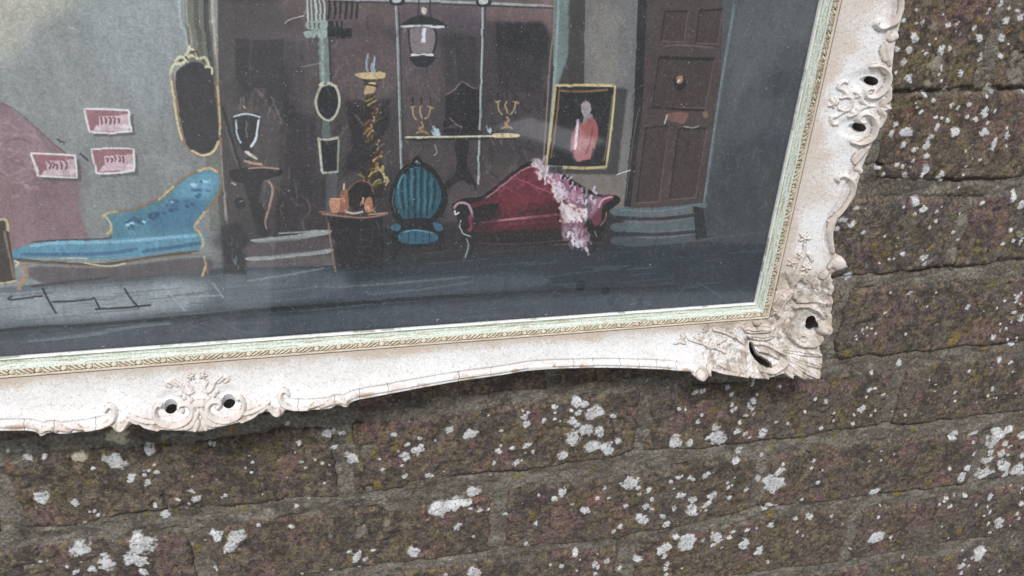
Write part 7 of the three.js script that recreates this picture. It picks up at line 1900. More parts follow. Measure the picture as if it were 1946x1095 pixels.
function smooth(pts, n = 5, closed = false) {          // Catmull-Rom through [x, y] points
  const out = [], m = pts.length, g = (i) => (closed ? pts[(i + m) % m] : pts[clamp(i, 0, m - 1)]);
  for (let i = 0; i < (closed ? m : m - 1); i++) for (let k = 0; k < n; k++) {
    const t = k / n, [a, b, c, d] = [g(i - 1), g(i), g(i + 1), g(i + 2)], o = [0, 0];
    for (const e of [0, 1]) o[e] = 0.5 * (2 * b[e] + (c[e] - a[e]) * t + (2 * a[e] - 5 * b[e] + 4 * c[e] - d[e]) * t * t + (3 * b[e] - a[e] - 3 * c[e] + d[e]) * t * t * t);
    out.push(o);
  }
  if (!closed) out.push(pts[m - 1].slice());
  return out;
}
const pairs = (a, k = 1) => { const o = []; for (let i = 0; i + 1 < a.length; i += 2) o.push([a[i] * k, a[i + 1] * k]); return o; };
function segD(px, py, ax, ay, bx, by) {
  const dx = bx - ax, dy = by - ay, l = dx * dx + dy * dy, t = l ? clamp(((px - ax) * dx + (py - ay) * dy) / l) : 0;
  const ex = px - ax - dx * t, ey = py - ay - dy * t; return [Math.sqrt(ex * ex + ey * ey), t];
}
function tex(w, h, fill, srgb = true) {
  const d = new Uint8Array(w * h * 4), o = [0, 0, 0];
  for (let j = 0; j < h; j++) for (let i = 0; i < w; i++) {
    fill(i, j, o); const k = (j * w + i) * 4;
    d[k] = clamp(o[0], 0, 255); d[k + 1] = clamp(o[1], 0, 255); d[k + 2] = clamp(o[2], 0, 255); d[k + 3] = 255;
  }
  const t = new THREE.DataTexture(d, w, h); t.magFilter = THREE.LinearFilter; t.minFilter = THREE.LinearFilter;
  if (srgb) t.colorSpace = THREE.SRGBColorSpace;
  t.needsUpdate = true; return t;
}
function geo(pos, idx, uv, nor) {
  const g = new THREE.BufferGeometry();
  g.setAttribute('position', new THREE.Float32BufferAttribute(pos, 3));
  if (uv) g.setAttribute('uv', new THREE.Float32BufferAttribute(uv, 2));
  g.setIndex(idx);
  if (nor) g.setAttribute('normal', new THREE.Float32BufferAttribute(nor, 3)); else g.computeVertexNormals();
  return g;
}
function add(parent, name, g, m) {
  const o = new THREE.Mesh(g, m); o.name = name; o.castShadow = o.receiveShadow = true; parent.add(o); return o;
}

// ---------- ground ----------
function sheet(name, x0, x1, z0, z1, y, albedo, label) {
  const g = new THREE.BoxGeometry(x1 - x0, 0.02, z1 - z0), o = add(scene, name, g, new THREE.MeshStandardMaterial({ color: new THREE.Color().setRGB(...albedo), roughness: 0.95 }));
  o.position.set((x0 + x1) / 2, y - 0.01, (z0 + z1) / 2); o.userData = { kind: 'structure', label, category: name }; return o;
}
sheet('ground', -30, 30, -30, 30, -1.05, [0.09, 0.092, 0.085], 'dark ground at the foot of the brick wall');
sheet('paving', -7, -0.62, 0.15, 9, -1.042, [0.3, 0.3, 0.29], 'pale concrete paving mirrored in the left of the picture glass');
{
  const o = sheet('path', -0.3, 0.3, -0.15, 0.15, -1.03, [0.86, 0.87, 0.9], 'pale stone slab path mirrored beside the painted portrait');
  o.position.set(0.86, -1.04, 3.56); o.rotation.y = Math.PI / 3;
}

// ---------- brick wall: joints ----------
const X0 = -1010, X1 = 520, K0 = -5, K1 = 8, PITCH = 75, BED = 14;
function polyY(data, fallback, x) {
  if (!data) return fallback;
  const n = data.length / 2;
  if (x <= data[0]) return lerp(data[1], fallback, sm(0, 60, data[0] - x));
  if (x >= data[2 * n - 2]) return lerp(data[2 * n - 1], fallback, sm(0, 60, x - data[2 * n - 2]));
  let i = 0; while (x > data[2 * i + 2]) i++;
  return lerp(data[2 * i + 1], data[2 * i + 3], (x - data[2 * i]) / (data[2 * i + 2] - data[2 * i]));
}
const wob = (x, k, a) => (vn(x / 17, k * 7.3) - 0.5) * 2.4 * a + (vn(x / 4.5, k * 3.1 + 50) - 0.5) * 1.3 * a;
const courseTop = (k, x) => polyY(jointLowerData[k], -PITCH * k, x) + wob(x, k, 1);              // upper edge of the bricks of course k
const courseBottom = (k, x) => polyY(jointUpperData[k + 1], -PITCH * (k + 1) + BED, x) + wob(x, k + 40, 1);
function perpends(k) {
  const L = 226.5, known = perpendData[k], out = [];
  const base = known ? known.slice() : [-651.8 + (((k % 2) + 2) % 2) * 116 + (rnd() - 0.5) * 30];
  base.sort((a, b) => a - b);
  for (let x = base[0] - L; x > X0 - L; x -= L) out.unshift(x + (rnd() - 0.5) * 8);
  out.push(...base);
  for (let x = base[base.length - 1] + L; x < X1 + L; x += L) out.push(x + (rnd() - 0.5) * 8);
  return out;
}
const PERP = {}; for (let k = K0; k <= K1; k++) PERP[k] = perpends(k);

// ---------- brick wall: colour, relief and lichen in one map of wall millimetres ----------
const TX0 = -700, TX1 = 300, TY0 = -450, TY1 = 150, TW = 2048, TH = 1229;
const SPX = TW / (TX1 - TX0);
const lichen = new Float32Array(TW * TH), lichenKind = new Uint8Array(TW * TH), raised = new Float32Array(TW * TH), pitted = new Float32Array(TW * TH), rawBrick = new Float32Array(TW * TH);
function stamp(x, y, r, f) {
  const R = r * 1.7 + 1, i0 = Math.max(0, Math.floor((x - R - TX0) * SPX)), i1 = Math.min(TW - 1, Math.ceil((x + R - TX0) * SPX));
  const j0 = Math.max(0, Math.floor((y - R - TY0) * SPX)), j1 = Math.min(TH - 1, Math.ceil((y + R - TY0) * SPX));
  for (let j = j0; j <= j1; j++) for (let i = i0; i <= i1; i++) { const X = TX0 + i / SPX, Y = TY0 + j / SPX; f(j * TW + i, X, Y); }
}
for (let n = 0; n < lichenData.length; n += 4) {
  const [x, y, r0, kind] = lichenData.slice(n, n + 4), r = r0 * 0.9 + 0.2, th = rnd() * 3.14, e = 0.8 + rnd() * 0.45, ct = Math.cos(th), st = Math.sin(th);
  stamp(x, y, r, (k, X, Y) => {
    const u = ((X - x) * ct + (Y - y) * st) / e, v = (-(X - x) * st + (Y - y) * ct) * e;
    const d = Math.hypot(u, v) / r + (fbm(X / (1.5 + r * 0.35), Y / (1.5 + r * 0.35), 3) - 0.5) * 1.25 + (vn(X * 1.3, Y * 1.3) - 0.5) * 0.5 * Math.min(1, 2.5 / r);
    let m = sm(1.12, 0.84, d);
    if (kind === 2 || kind === 3) m *= sm(0.44, 0.62, fbm(X * 0.75, Y * 0.75, 3) + 0.12 * (1 - d)) * 0.85;
    else { m *= 1 - 0.75 * sm(0.66, 0.8, fbm(X * 0.9 + 60, Y * 0.9, 2)) ; if (kind === 1) m *= 0.62; }
    if (m > lichen[k]) { lichen[k] = m; lichenKind[k] = kind; raised[k] = m * (0.55 + 0.45 * vn(X * 1.6, Y * 1.6)); }
  });
}
for (let n = 0; n < 900; n++) {                       // specks too small to have an outline in the photograph
  const x = lerp(TX0, TX1, rnd()), y = lerp(TY0, TY1, rnd()), r = 0.3 + rnd() * rnd() * 0.8, kd = rnd() < 0.75 ? 0 : 2;
  if (fbm(x / 60 + 5, y / 60, 2) < 0.42) continue;
  stamp(x, y, r, (k, X, Y) => { const m = sm(1.1, 0.6, Math.hypot(X - x, Y - y) / r + (vn(X * 1.5, Y * 1.5) - 0.5)) * 0.85; if (m > lichen[k]) { lichen[k] = m; lichenKind[k] = kd; raised[k] = m * 0.5; } });
}
for (let n = 0; n < chipData.length; n += 3) { const [x, y, r] = chipData.slice(n, n + 3); stamp(x, y, r, (k, X, Y) => { const m = sm(1.1, 0.7, Math.hypot(X - x, (Y - y) * 1.5) / r + (fbm(X / 4, Y / 4, 3) - 0.5) * 1.3); rawBrick[k] = Math.max(rawBrick[k], m); }); }
for (let n = 0; n < pitData.length; n += 3) { const [x, y, r] = pitData.slice(n, n + 3); stamp(x, y, r, (k, X, Y) => { pitted[k] = Math.max(pitted[k], sm(1.1, 0.6, Math.hypot(X - x, (Y - y) * 1.3) / r + (vn(X, Y) - 0.5) * 0.8)); }); }
for (let n = 0; n < 700; n++) { const x = lerp(TX0, TX1, rnd()), y = lerp(TY0, TY1, rnd()), r = 0.3 + rnd() * rnd() * 1.0; stamp(x, y, r, (k, X, Y) => { pitted[k] = Math.max(pitted[k], 0.8 * sm(1.1, 0.5, Math.hypot(X - x, (Y - y) * 1.4) / r + (vn(X * 1.5, Y * 1.5) - 0.5) * 0.7)); }); }
for (const c of crackData) { const p = pairs(c); for (let i = 0; i + 1 < p.length; i++) { const [a, b] = [p[i], p[i + 1]]; stamp((a[0] + b[0]) / 2, (a[1] + b[1]) / 2, Math.hypot(a[0] - b[0], a[1] - b[1]) * 0.6 + 2, (k, X, Y) => { const d = segD(X + (vn(X, Y * 0.7) - 0.5) * 1.6, Y, ...a, ...b)[0]; pitted[k] = Math.max(pitted[k], sm(1.1, 0.4, d)); }); } }

const LCOL = [[206, 208, 210], [152, 150, 140], [128, 113, 52], [178, 112, 36], [196, 190, 168]];
const tint = (k, i) => { const h = Math.sin(k * 91.7 + i * 47.3) * 43758.5; return h - Math.floor(h); };
const stoneMaps = { brick: null, mortar: null };
const relief = new Float32Array(TW * TH);
function stoneColour(isBrick) {
  const step = isBrick ? 1 : 2;
  return tex(TW / step, Math.floor(TH / step), (i, j, o) => {
    i *= step; j *= step;
    const q = j * TW + i, x = TX0 + i / SPX, y = TY0 + j / SPX;
    const big = fbm(x / 55, y / 45, 3), mid = fbm(x / 11 + 40, y / 11, 3), fine = vn(x * 0.9, y * 0.9), grit = vn(x * 1.9 + 7, y * 1.9), pat = fbm(x / 5 + 90, y / 5 + 30, 3);
    if (isBrick) {
      const k = Math.floor((-y - 5) / PITCH + 0.05), pp = PERP[clamp(k, K0, K1)]; let n = 0; while (n < pp.length && pp[n] < x) n++;
      const t = tint(k, n), u = tint(k + 9, n + 3);
      o[0] = 87 + t * 8; o[1] = 79 + t * 5 + u * 3; o[2] = 74 + u * 8;
      mix3(o, [108, 84, 86], sm(0.48, 0.68, fbm(x / 26 + 11, y / 20 + 3, 3)) * 0.75);           // bare purple-brown clay
      mix3(o, [92, 83, 60], sm(0.46, 0.66, mid) * 0.6 * sm(0.3, 0.55, big));                 // olive algae
      mix3(o, [68, 63, 60], sm(0.52, 0.66, fbm(x / 15 + 70, y / 13 + 20, 3)) * 0.7);          // dark crust
      mix3(o, [122, 109, 93], sm(0.56, 0.74, pat) * 0.65);
      mix3(o, [60, 52, 47], sm(0.58, 0.74, fbm(x / 3.2 + 10, y / 3.2 + 80, 2)) * 0.7);
      mix3(o, [120, 106, 74], sm(0.62, 0.78, fbm(x / 3.6 + 140, y / 3.6 + 33, 2)) * 0.6);
      mix3(o, [124, 88, 78], rawBrick[q] * 0.8);
      const v = 1 + (fine - 0.5) * 0.42 + (grit - 0.5) * 0.5; o[0] *= v; o[1] *= v; o[2] *= v;
      relief[q] = 0.35 * pat + 0.3 * fine + 0.2 * grit;
    } else {
      o[0] = 110; o[1] = 105; o[2] = 97;
      mix3(o, [124, 119, 110], sm(0.5, 0.72, mid) * 0.7); mix3(o, [74, 71, 65], sm(0.52, 0.7, fbm(x / 14 + 70, y / 7 + 20, 3)) * 0.75);
      mix3(o, [102, 94, 76], sm(0.52, 0.7, pat) * 0.4); mix3(o, [90, 80, 72], sm(0.47, 0.64, fbm(x / 33 + 7, y / 33 + 2, 3)) * 0.5); mix3(o, [128, 121, 111], sm(0.64, 0.8, fbm(x / 3.5, y / 3.5 + 80, 2)) * 0.6);
      const v = 1 + (fine - 0.5) * 0.4 + (grit - 0.5) * 0.5; o[0] *= v; o[1] *= v; o[2] *= v;
    }
    const l = lichen[q];
    if (l > 0) { const kd = lichenKind[q], w = 0.76 + 0.24 * vn(x * 1.4 + 20, y * 1.4) + 0.14 * vn(x / 6, y / 6 + 40); mix3(o, LCOL[kd].map((c) => c * w), l); }
  });
}
stoneMaps.brick = stoneColour(true); stoneMaps.mortar = stoneColour(false);
const stoneBump = tex(TW, TH, (i, j, o) => { const q = j * TW + i; o[0] = o[1] = o[2] = clamp((0.25 + relief[q] * 0.55 + raised[q] * 0.28 - pitted[q] * 0.6) * 255, 0, 255); }, false);
for (const t of [stoneMaps.brick, stoneMaps.mortar, stoneBump]) { t.wrapS = t.wrapT = THREE.MirroredRepeatWrapping; }
const stoneAt = (A, x, y) => { const i = Math.round((x - TX0) * SPX), j = Math.round((y - TY0) * SPX); return i < 0 || j < 0 || i >= TW || j >= TH ? 0 : A[j * TW + i]; };
const wallUV = (x, y) => [(x - TX0) / (TX1 - TX0), (y - TY0) / (TY1 - TY0)];
const brickMat = new THREE.MeshStandardMaterial({ map: stoneMaps.brick, bumpMap: stoneBump, bumpScale: 0.0012, roughness: 0.93 });
const mortarMat = new THREE.MeshStandardMaterial({ map: stoneMaps.mortar, bumpMap: stoneBump, bumpScale: 0.0016, roughness: 0.96 });

// ---------- brick wall: pieces ----------
const wall = new THREE.Group(); wall.name = 'brick_wall'; scene.add(wall);
wall.userData = { label: 'old brown brick wall spotted with white and yellow lichen', category: 'wall' };
{
  const ys = [];
  for (let k = K0; k <= K1 + 1; k++) { const c = -PITCH * k; for (let y = 30; y >= -8; y -= 1.3) ys.push(c + y); for (let y = -14; y > -45; y -= 8) ys.push(c + y); }
  ys.sort((a, b) => a - b);
  const nx = Math.round((X1 - X0) / 3), ny = ys.length, pos = [], uv = [], idx = [];
  for (let j = 0; j < ny; j++) for (let i = 0; i <= nx; i++) {
    const x = X0 + i * 3, y = ys[j];
    let z = -1.3 + (fbm(x / 14, y / 9, 3) - 0.5) * 4.2 + (vn(x / 2.6, y / 2.6) - 0.5) * 0.9;
    const k = Math.round((-y + 7) / PITCH), up = courseBottom(k - 1, x) - y, lo = y - courseTop(k, x);
    const gap = sm(0.5, 0.66, fbm(x / 30 + 3, k * 5.7, 2)), gap2 = sm(0.56, 0.7, fbm(x / 26 + 30, k * 9.7, 2));
    z -= (k < 2 ? 4 : 2.4) * gap * sm(2.6, 0.6, Math.abs(up - 0.6)) + 1.8 * gap2 * sm(2.0, 0.4, Math.abs(lo - 0.4));
    pos.push(x * MM, y * MM, z * MM); uv.push(...wallUV(x, y));
  }
  for (let j = 0; j < ny - 1; j++) for (let i = 0; i < nx; i++) { const a = j * (nx + 1) + i, b = a + nx + 1; idx.push(a, a + 1, b + 1, a, b + 1, b); }
  add(wall, 'mortar', geo(pos, idx, uv), mortarMat);
  const core = add(wall, 'wall_core', new THREE.BoxGeometry((X1 - X0 + 260) * MM, 1.75, 0.2), mortarMat);
  core.position.set((X0 + X1) / 2 * MM, -1.05 + 0.875, -0.1 - 0.011);
}
for (let k = K0; k <= K1; k++) {
  const pp = PERP[k];
  for (let n = 0; n + 1 < pp.length; n++) {
    const half = 6 + (rnd() - 0.5) * 3, half2 = 6 + (rnd() - 0.5) * 3, xa = pp[n] + half, xb = pp[n + 1] - half2;
    if (xb < X0 + 10 || xa > X1 - 10) continue;
    const inView = xb > -690 && xa < 300 && -PITCH * k > -450 && -PITCH * (k + 1) < 150 && !(xb < -120 && k < 0);
    const step = inView ? 1.4 : 5, nx = Math.round((xb - xa) / step), ny = Math.round(62 / step), sd = k * 13.7 + n * 5.1;
    const lift = (rnd() - 0.5) * 0.8, tx = (rnd() - 0.5) * 0.008, ty = (rnd() - 0.5) * 0.014;
    const pos = [], uv = [], idx = [], W = nx + 3;
    for (let j = -1; j <= ny + 1; j++) for (let i = -1; i <= nx + 1; i++) {
      const u = clamp(i / nx), v = clamp(j / ny), skirt = i < 0 || j < 0 || i > nx || j > ny;
      const yn = -PITCH * k - v * 60;
      const l = xa + (vn(yn / 12, sd) - 0.5) * 5 + (vn(yn / 3.5, sd + 9) - 0.5) * 1.6, r = xb + (vn(yn / 12, sd + 30) - 0.5) * 5 + (vn(yn / 3.5, sd + 19) - 0.5) * 1.6;
      const x = lerp(l, r, u), yt = courseTop(k, x), yb = courseBottom(k, x), y = lerp(yt, yb, v);
      const d = Math.min(x - l, r - x, yt - y, y - yb), R = 2.0 + 3.4 * fbm(x / 9 + sd, y / 9, 2), e = clamp(1 - d / R);
      let z = 0.7 + lift + tx * (x - (xa + xb) / 2) + ty * (y + PITCH * k + 30) - R * 0.72 * (1 - Math.sqrt(1 - e * e * 0.98)) + (fbm(x / 22 + sd, y / 22, 3) - 0.5) * 1.7 + (fbm(x / 4.5, y / 4.5 + sd, 3) - 0.5) * 1.0;
      z -= 1.0 * sm(0.63, 0.75, fbm(x / 7 + 31, y / 6 + sd, 2));
      if (inView) z += stoneAt(raised, x, y) * 0.7 - stoneAt(pitted, x, y) * 3.2 - stoneAt(rawBrick, x, y) * 0.9;
      if (skirt) z = -8;
      pos.push(x * MM, y * MM, z * MM); uv.push(...wallUV(x, y));
    }
    for (let j = 0; j < ny + 2; j++) for (let i = 0; i < nx + 2; i++) { const a = j * W + i, b = a + W; idx.push(a, b, a + 1, a + 1, b, b + 1); }
    add(wall, 'brick', geo(pos, idx, uv), brickMat);
  }
}

// ---------- picture frame: quarter of the carved surface as a height field ----------
const HALF_W = 383, HALF_H = 147, BACK = -9;
const GX0 = -HALF_W, GX1 = 62, GY1 = HALF_H, GY0 = -64, ST = 0.5;
const NX = Math.round((GX1 - GX0) / ST), NY = Math.round((GY1 - GY0) / ST), GW = NX + 1;
const gx = (i) => GX0 + i * ST, gy = (j) => GY1 - j * ST;
const coveZ = (s) => 7 + 17 * Math.pow(Math.max(0, s - 10.8) / 40, 1.9);
const railS = (x, y) => Math.max(-y, x);
let outline = smooth(pairs(outlineData), 4);
outline[0][0] = Math.min(outline[0][0], -HALF_W); outline[outline.length - 1][1] = Math.max(HALF_H, outline[outline.length - 1][1]);
outline = [[-HALF_W - 60, outline[0][1]], ...outline, [outline[outline.length - 1][0], HALF_H + 60]];
const N = (NX + 1) * (NY + 1), sdOut = new Float32Array(N).fill(14), orn = new Float32Array(N), ornKind = new Uint8Array(N), sdHole = new Float32Array(N).fill(20), holeId = new Uint8Array(N);
function each(x0, y0, x1, y1, f) {
  const i0 = Math.max(0, Math.floor((x0 - GX0) / ST)), i1 = Math.min(NX, Math.ceil((x1 - GX0) / ST)), j0 = Math.max(0, Math.floor((GY1 - y1) / ST)), j1 = Math.min(NY, Math.ceil((GY1 - y0) / ST));
  for (let j = j0; j <= j1; j++) for (let i = i0; i <= i1; i++) f(j * GW + i, gx(i), gy(j));
}
for (let n = 0; n + 1 < outline.length; n++) {
  const [a, b] = [outline[n], outline[n + 1]];
  each(Math.min(a[0], b[0]) - 14, Math.min(a[1], b[1]) - 14, Math.max(a[0], b[0]) + 14, Math.max(a[1], b[1]) + 14, (k, x, y) => { const d = segD(x, y, ...a, ...b)[0]; if (d < sdOut[k]) sdOut[k] = d; });
}
function insidePoly(p, x, y) { let c = false; for (let i = 0, j = p.length - 1; i < p.length; j = i++) if ((p[i][1] > y) !== (p[j][1] > y) && x < ((p[j][0] - p[i][0]) * (y - p[i][1])) / (p[j][1] - p[i][1]) + p[i][0]) c = !c; return c; }
const closedOutline = [...outline, [outline[outline.length - 1][0], HALF_H + 61], [-HALF_W - 61, HALF_H + 61], [-HALF_W - 61, outline[0][1]]];
for (let j = 0; j <= NY; j++) for (let i = 0; i <= NX; i++) { const x = gx(i), y = gy(j); if (railS(x, y) > 8 && !insidePoly(closedOutline, x, y)) sdOut[j * GW + i] *= -1; }
for (let n = 0; n < holeData.length; n += 4) {
  const [x0, y0, rx, ry] = holeData.slice(n, n + 4), r = Math.sqrt(rx * ry);
  each(x0 - 12, y0 - 12, x0 + 12, y0 + 12, (k, x, y) => { const d = (Math.hypot((x - x0) / rx, (y - y0) / ry) - 1) * r; if (d < sdHole[k]) { sdHole[k] = d; holeId[k] = n / 4; } });
}
const slot = smooth(pairs(slotData), 4, true);
each(-40, -64, 40, 0, (k, x, y) => { let d = 99; for (let i = 0; i < slot.length; i++) { const a = slot[i], b = slot[(i + 1) % slot.length]; d = Math.min(d, segD(x, y, ...a, ...b)[0]); } if (insidePoly(slot, x, y)) d = -d; d -= 0.5; if (d < sdHole[k]) { sdHole[k] = d; holeId[k] = 3; } });
const KIND = { s: 1, l: 2, f: 3 };
for (const [kind, cls, h, w, ...flat] of ornamentData) {
  const p = pairs(flat), c = kind === 0 || kind === 4 ? smooth(p, 6) : p, total = c.length - 1, R = kind === 0 ? w * 0.62 + 0.4 : kind === 4 ? w * 0.75 : w;
  const xs = c.map((a) => a[0]), ys = c.map((a) => a[1]);
  each(Math.min(...xs) - R - 1, Math.min(...ys) - R - 1, Math.max(...xs) + R + 1, Math.max(...ys) + R + 1, (k, x, y) => {
    let v = 0;
    if (kind === 0 || kind === 4) {
      let best = 9, bt = 0;
      for (let i = 0; i < total; i++) { const [d, t] = segD(x, y, ...c[i], ...c[i + 1]); const tt = (i + t) / total; const taper = kind === 4 ? Math.sqrt(Math.max(0.02, Math.sin(Math.PI * clamp(tt * 0.92 + 0.04)))) : 0.55 + 0.45 * Math.sqrt(Math.max(0, Math.sin(Math.PI * clamp(tt, 0.06, 0.94)))); const e = d / (R * taper); if (e < best) { best = e; bt = tt; } }
      if (best < 1) { v = h * Math.pow(1 - best * best, 0.6); if (kind === 4) v -= h * 0.45 * sm(0.22, 0.02, best); else v -= h * 0.22 * sm(0.25, 0.05, Math.abs(best - 0.55)); }
    } else {
      const dx = x - c[0][0], dy = y - c[0][1], r = Math.hypot(dx, dy), a = Math.atan2(dy, dx);
      if (kind === 1) { if (r < w) v = h * Math.sqrt(1 - (r / w) * (r / w)); }
      else { const pr = w * (0.72 + 0.28 * Math.cos(a * 5)); if (r < pr) v = h * (0.45 + 0.55 * Math.sin(Math.PI * clamp(r / pr, 0.02, 0.98))) * (0.7 + 0.3 * Math.cos(a * 5)) * Math.sqrt(1 - (r / pr) ** 4); if (r < w * 0.26) v = Math.max(v, h * 1.1 * Math.sqrt(1 - (r / (w * 0.26)) ** 2)); }
    }
    if (v > orn[k]) { orn[k] = v; ornKind[k] = KIND[cls]; }
  });
}
const at = (A, x, y) => { const u = clamp((x - GX0) / ST, 0, NX - 1.001), v = clamp((GY1 - y) / ST, 0, NY - 1.001), i = u | 0, j = v | 0, fx = u - i, fy = v - j, k = j * GW + i; return lerp(lerp(A[k], A[k + 1], fx), lerp(A[k + GW], A[k + GW + 1], fx), fy); };
const onRail = (x, y) => sm(-338, -326, x) * sm(-58, -70, x) + sm(46, 54, y) * sm(104, 96, y);         // 1 on the plain sweeps between the ornaments
const inCorner = (x, y) => sm(-52, -34, x) * sm(36, 20, y);
const Z = new Float32Array(N);
for (let j = 0; j <= NY; j++) for (let i = 0; i <= NX; i++) {
  const k = j * GW + i, x = gx(i), y = gy(j), s = railS(x, y); if (s < 9) continue;
  const d = Math.max(0, sdOut[k]), rail = clamp(onRail(x, y)), cn = inCorner(x, y);
  const soft = x > 0 && y < 0 ? Math.sqrt(x * x + y * y) * 0.35 + s * 0.65 : s;
  let z = coveZ(Math.min(soft, 58));
  z += cn * ((fbm(x / 9, y / 9 + 40, 3) - 0.5) * 2.6 + (fbm(x / 3.2 + 9, y / 3.2, 2) - 0.5) * 0.9);
  const R = lerp(2.2, 4.2, rail); if (d < R) z -= (R - Math.sqrt(Math.max(0, R * R - (R - d) * (R - d)))) * 0.95;
  z += rail * (0.9 * sm(6.5, 3.5, d) - 1.4 * Math.exp(-(((d - 6.0) / 0.75) ** 2)) - 1.0 * Math.exp(-(((d - 2.0) / 0.5) ** 2)));
  z += orn[k] * (1.1 + 0.5 * cn);
  const hd = sdHole[k]; if (hd < 7) z -= 1.4 * sm(7, 1, hd) * (orn[k] > 0.4 ? 0.2 : 1);                  // dish round each pierced hole
  z += (fbm(x / 18, y / 18, 2) - 0.5) * 0.5 + (vn(x * 0.8, y * 0.8) - 0.5) * 0.16;
  Z[k] = z;
}
// clip the grid by the outline, the holes and the inner groove
const field = new Float32Array(N);
for (let j = 0; j <= NY; j++) for (let i = 0; i <= NX; i++) { const k = j * GW + i; field[k] = Math.min(railS(gx(i), gy(j)) - 10.8, sdOut[k], sdHole[k]); if (Math.abs(field[k]) < 1e-4) field[k] = 1e-4; }
const V = [], vertexOf = new Map();                    // x, y, z triples
function vert(a, b) {
  const key = b === undefined ? a : (a < b ? a * N + b : b * N + a), old = vertexOf.get(key); if (old !== undefined) return old;
  const ia = a % GW, ja = (a / GW) | 0; let x = gx(ia), y = gy(ja), z = Z[a];
  if (b !== undefined) { const t = field[a] / (field[a] - field[b]), ib = b % GW, jb = (b / GW) | 0; x = lerp(x, gx(ib), t); y = lerp(y, gy(jb), t); const za = Z[a] || coveZ(railS(gx(ia), gy(ja))), zb = Z[b] || coveZ(railS(gx(ib), gy(jb))); z = lerp(za, zb, t); }
  const id = V.length / 3; V.push(x, y, z); vertexOf.set(key, id); return id;
}
// regions: 0 bottom rail, 1 side rail, 2 bottom cartouche, 3 side cartouche, 4 corner
const regionOf = (x, y) => (x < -338 ? 2 : y > 104 ? 3 : x > -36 && y < 22 ? 4 : y < x * 0 && x < 0 ? 0 : 1);
const tris = {}, walls = {};
for (let j = 0; j < NY; j++) for (let i = 0; i < NX; i++) {
  const q = [j * GW + i, (j + 1) * GW + i, (j + 1) * GW + i + 1, j * GW + i + 1], f = q.map((k) => field[k]);
  if (f.every((v) => v <= 0)) continue;
  const loop = []; const cut = [];
  for (let e = 0; e < 4; e++) { const a = q[e], b = q[(e + 1) % 4]; if (field[a] > 0) loop.push(vert(a)); if ((field[a] > 0) !== (field[b] > 0)) { const v = vert(a, b); loop.push(v); cut.push(v); } }
  const x = gx(i) + ST / 2, y = gy(j) - ST / 2, region = regionOf(x, y), k = q[0], oh = (orn[q[0]] + orn[q[1]] + orn[q[2]] + orn[q[3]]) / 4;
  const key = region + ':' + (oh > 0.3 ? ornKind[k] || ornKind[q[2]] : 0);
  const T = (tris[key] ??= []); for (let n = 1; n + 1 < loop.length; n++) T.push(loop[0], loop[n], loop[n + 1]);
  if (cut.length === 2) {
    const type = sdHole[k] < 1.2 ? 'h' + holeId[k] : Math.abs(sdOut[k]) < 1.5 ? 'o' : 'i';
    const [a, b] = cut, A = loop.indexOf(a), forward = loop[(A + 1) % loop.length] === b;   // keep the surface on the same side of every edge
    (walls[region] ??= []).push([type, ...(forward ? [a, b] : [b, a])]);
  }
}
// every carved scroll, leaf or flower that stands alone becomes a piece of its own; crumbs stay with the ground they lie on
const carvings = [[], [], [], [], []];
for (let region = 0; region < 5; region++) for (const kind of [1, 2, 3]) {
  const T = tris[region + ':' + kind]; if (!T) continue;
  const up = new Map(), find = (v) => { let r = v; while (up.get(r) !== r) r = up.get(r); while (up.get(v) !== r) { const n = up.get(v); up.set(v, r); v = n; } return r; };
  for (const v of T) if (!up.has(v)) up.set(v, v);
  for (let n = 0; n < T.length; n += 3) { const a = find(T[n]); up.set(find(T[n + 1]), a); up.set(find(T[n + 2]), a); }
  const by = new Map(); for (let n = 0; n < T.length; n += 3) { const r = find(T[n]); if (!by.has(r)) by.set(r, []); by.get(r).push(T[n], T[n + 1], T[n + 2]); }
  for (const P of by.values()) if (P.length > 240) carvings[region].push([kind, P]); else tris[region + ':0'].push(...P);
}
const tris0 = [0, 1, 2, 3, 4].map((r) => tris[r + ':0']);
const VN = new Float32Array(V.length);
for (const T of [...tris0, ...carvings.flat().map((c) => c[1])]) for (let n = 0; n < T.length; n += 3) {
  const [a, b, c] = [T[n] * 3, T[n + 1] * 3, T[n + 2] * 3], ux = V[b] - V[a], uy = V[b + 1] - V[a + 1], uz = V[b + 2] - V[a + 2], wx = V[c] - V[a], wy = V[c + 1] - V[a + 1], wz = V[c + 2] - V[a + 2];
  const nx = uy * wz - uz * wy, ny = uz * wx - ux * wz, nz = ux * wy - uy * wx; for (const v of [a, b, c]) { VN[v] += nx; VN[v + 1] += ny; VN[v + 2] += nz; }
}
for (let n = 0; n < VN.length; n += 3) { const l = Math.hypot(VN[n], VN[n + 1], VN[n + 2]) || 1; VN[n] /= l; VN[n + 1] /= l; VN[n + 2] /= l; }
const frameUV = (x, y) => [(x + 384) / 448, (y + 65) / 214];
function surfaceGeo(T) {
  const map = new Map(), pos = [], nor = [], uv = [], idx = [];
  for (const v of T) { let m = map.get(v); if (m === undefined) { m = pos.length / 3; map.set(v, m); const k = v * 3; pos.push(V[k] * MM, V[k + 1] * MM, V[k + 2] * MM); nor.push(VN[k], VN[k + 1], VN[k + 2]); uv.push(...frameUV(V[k], V[k + 1])); } idx.push(m); }
  return geo(pos, idx, uv, nor);
}
const AX = 0.92;                                       // holes are drilled square to the steep outer slope of the scoop
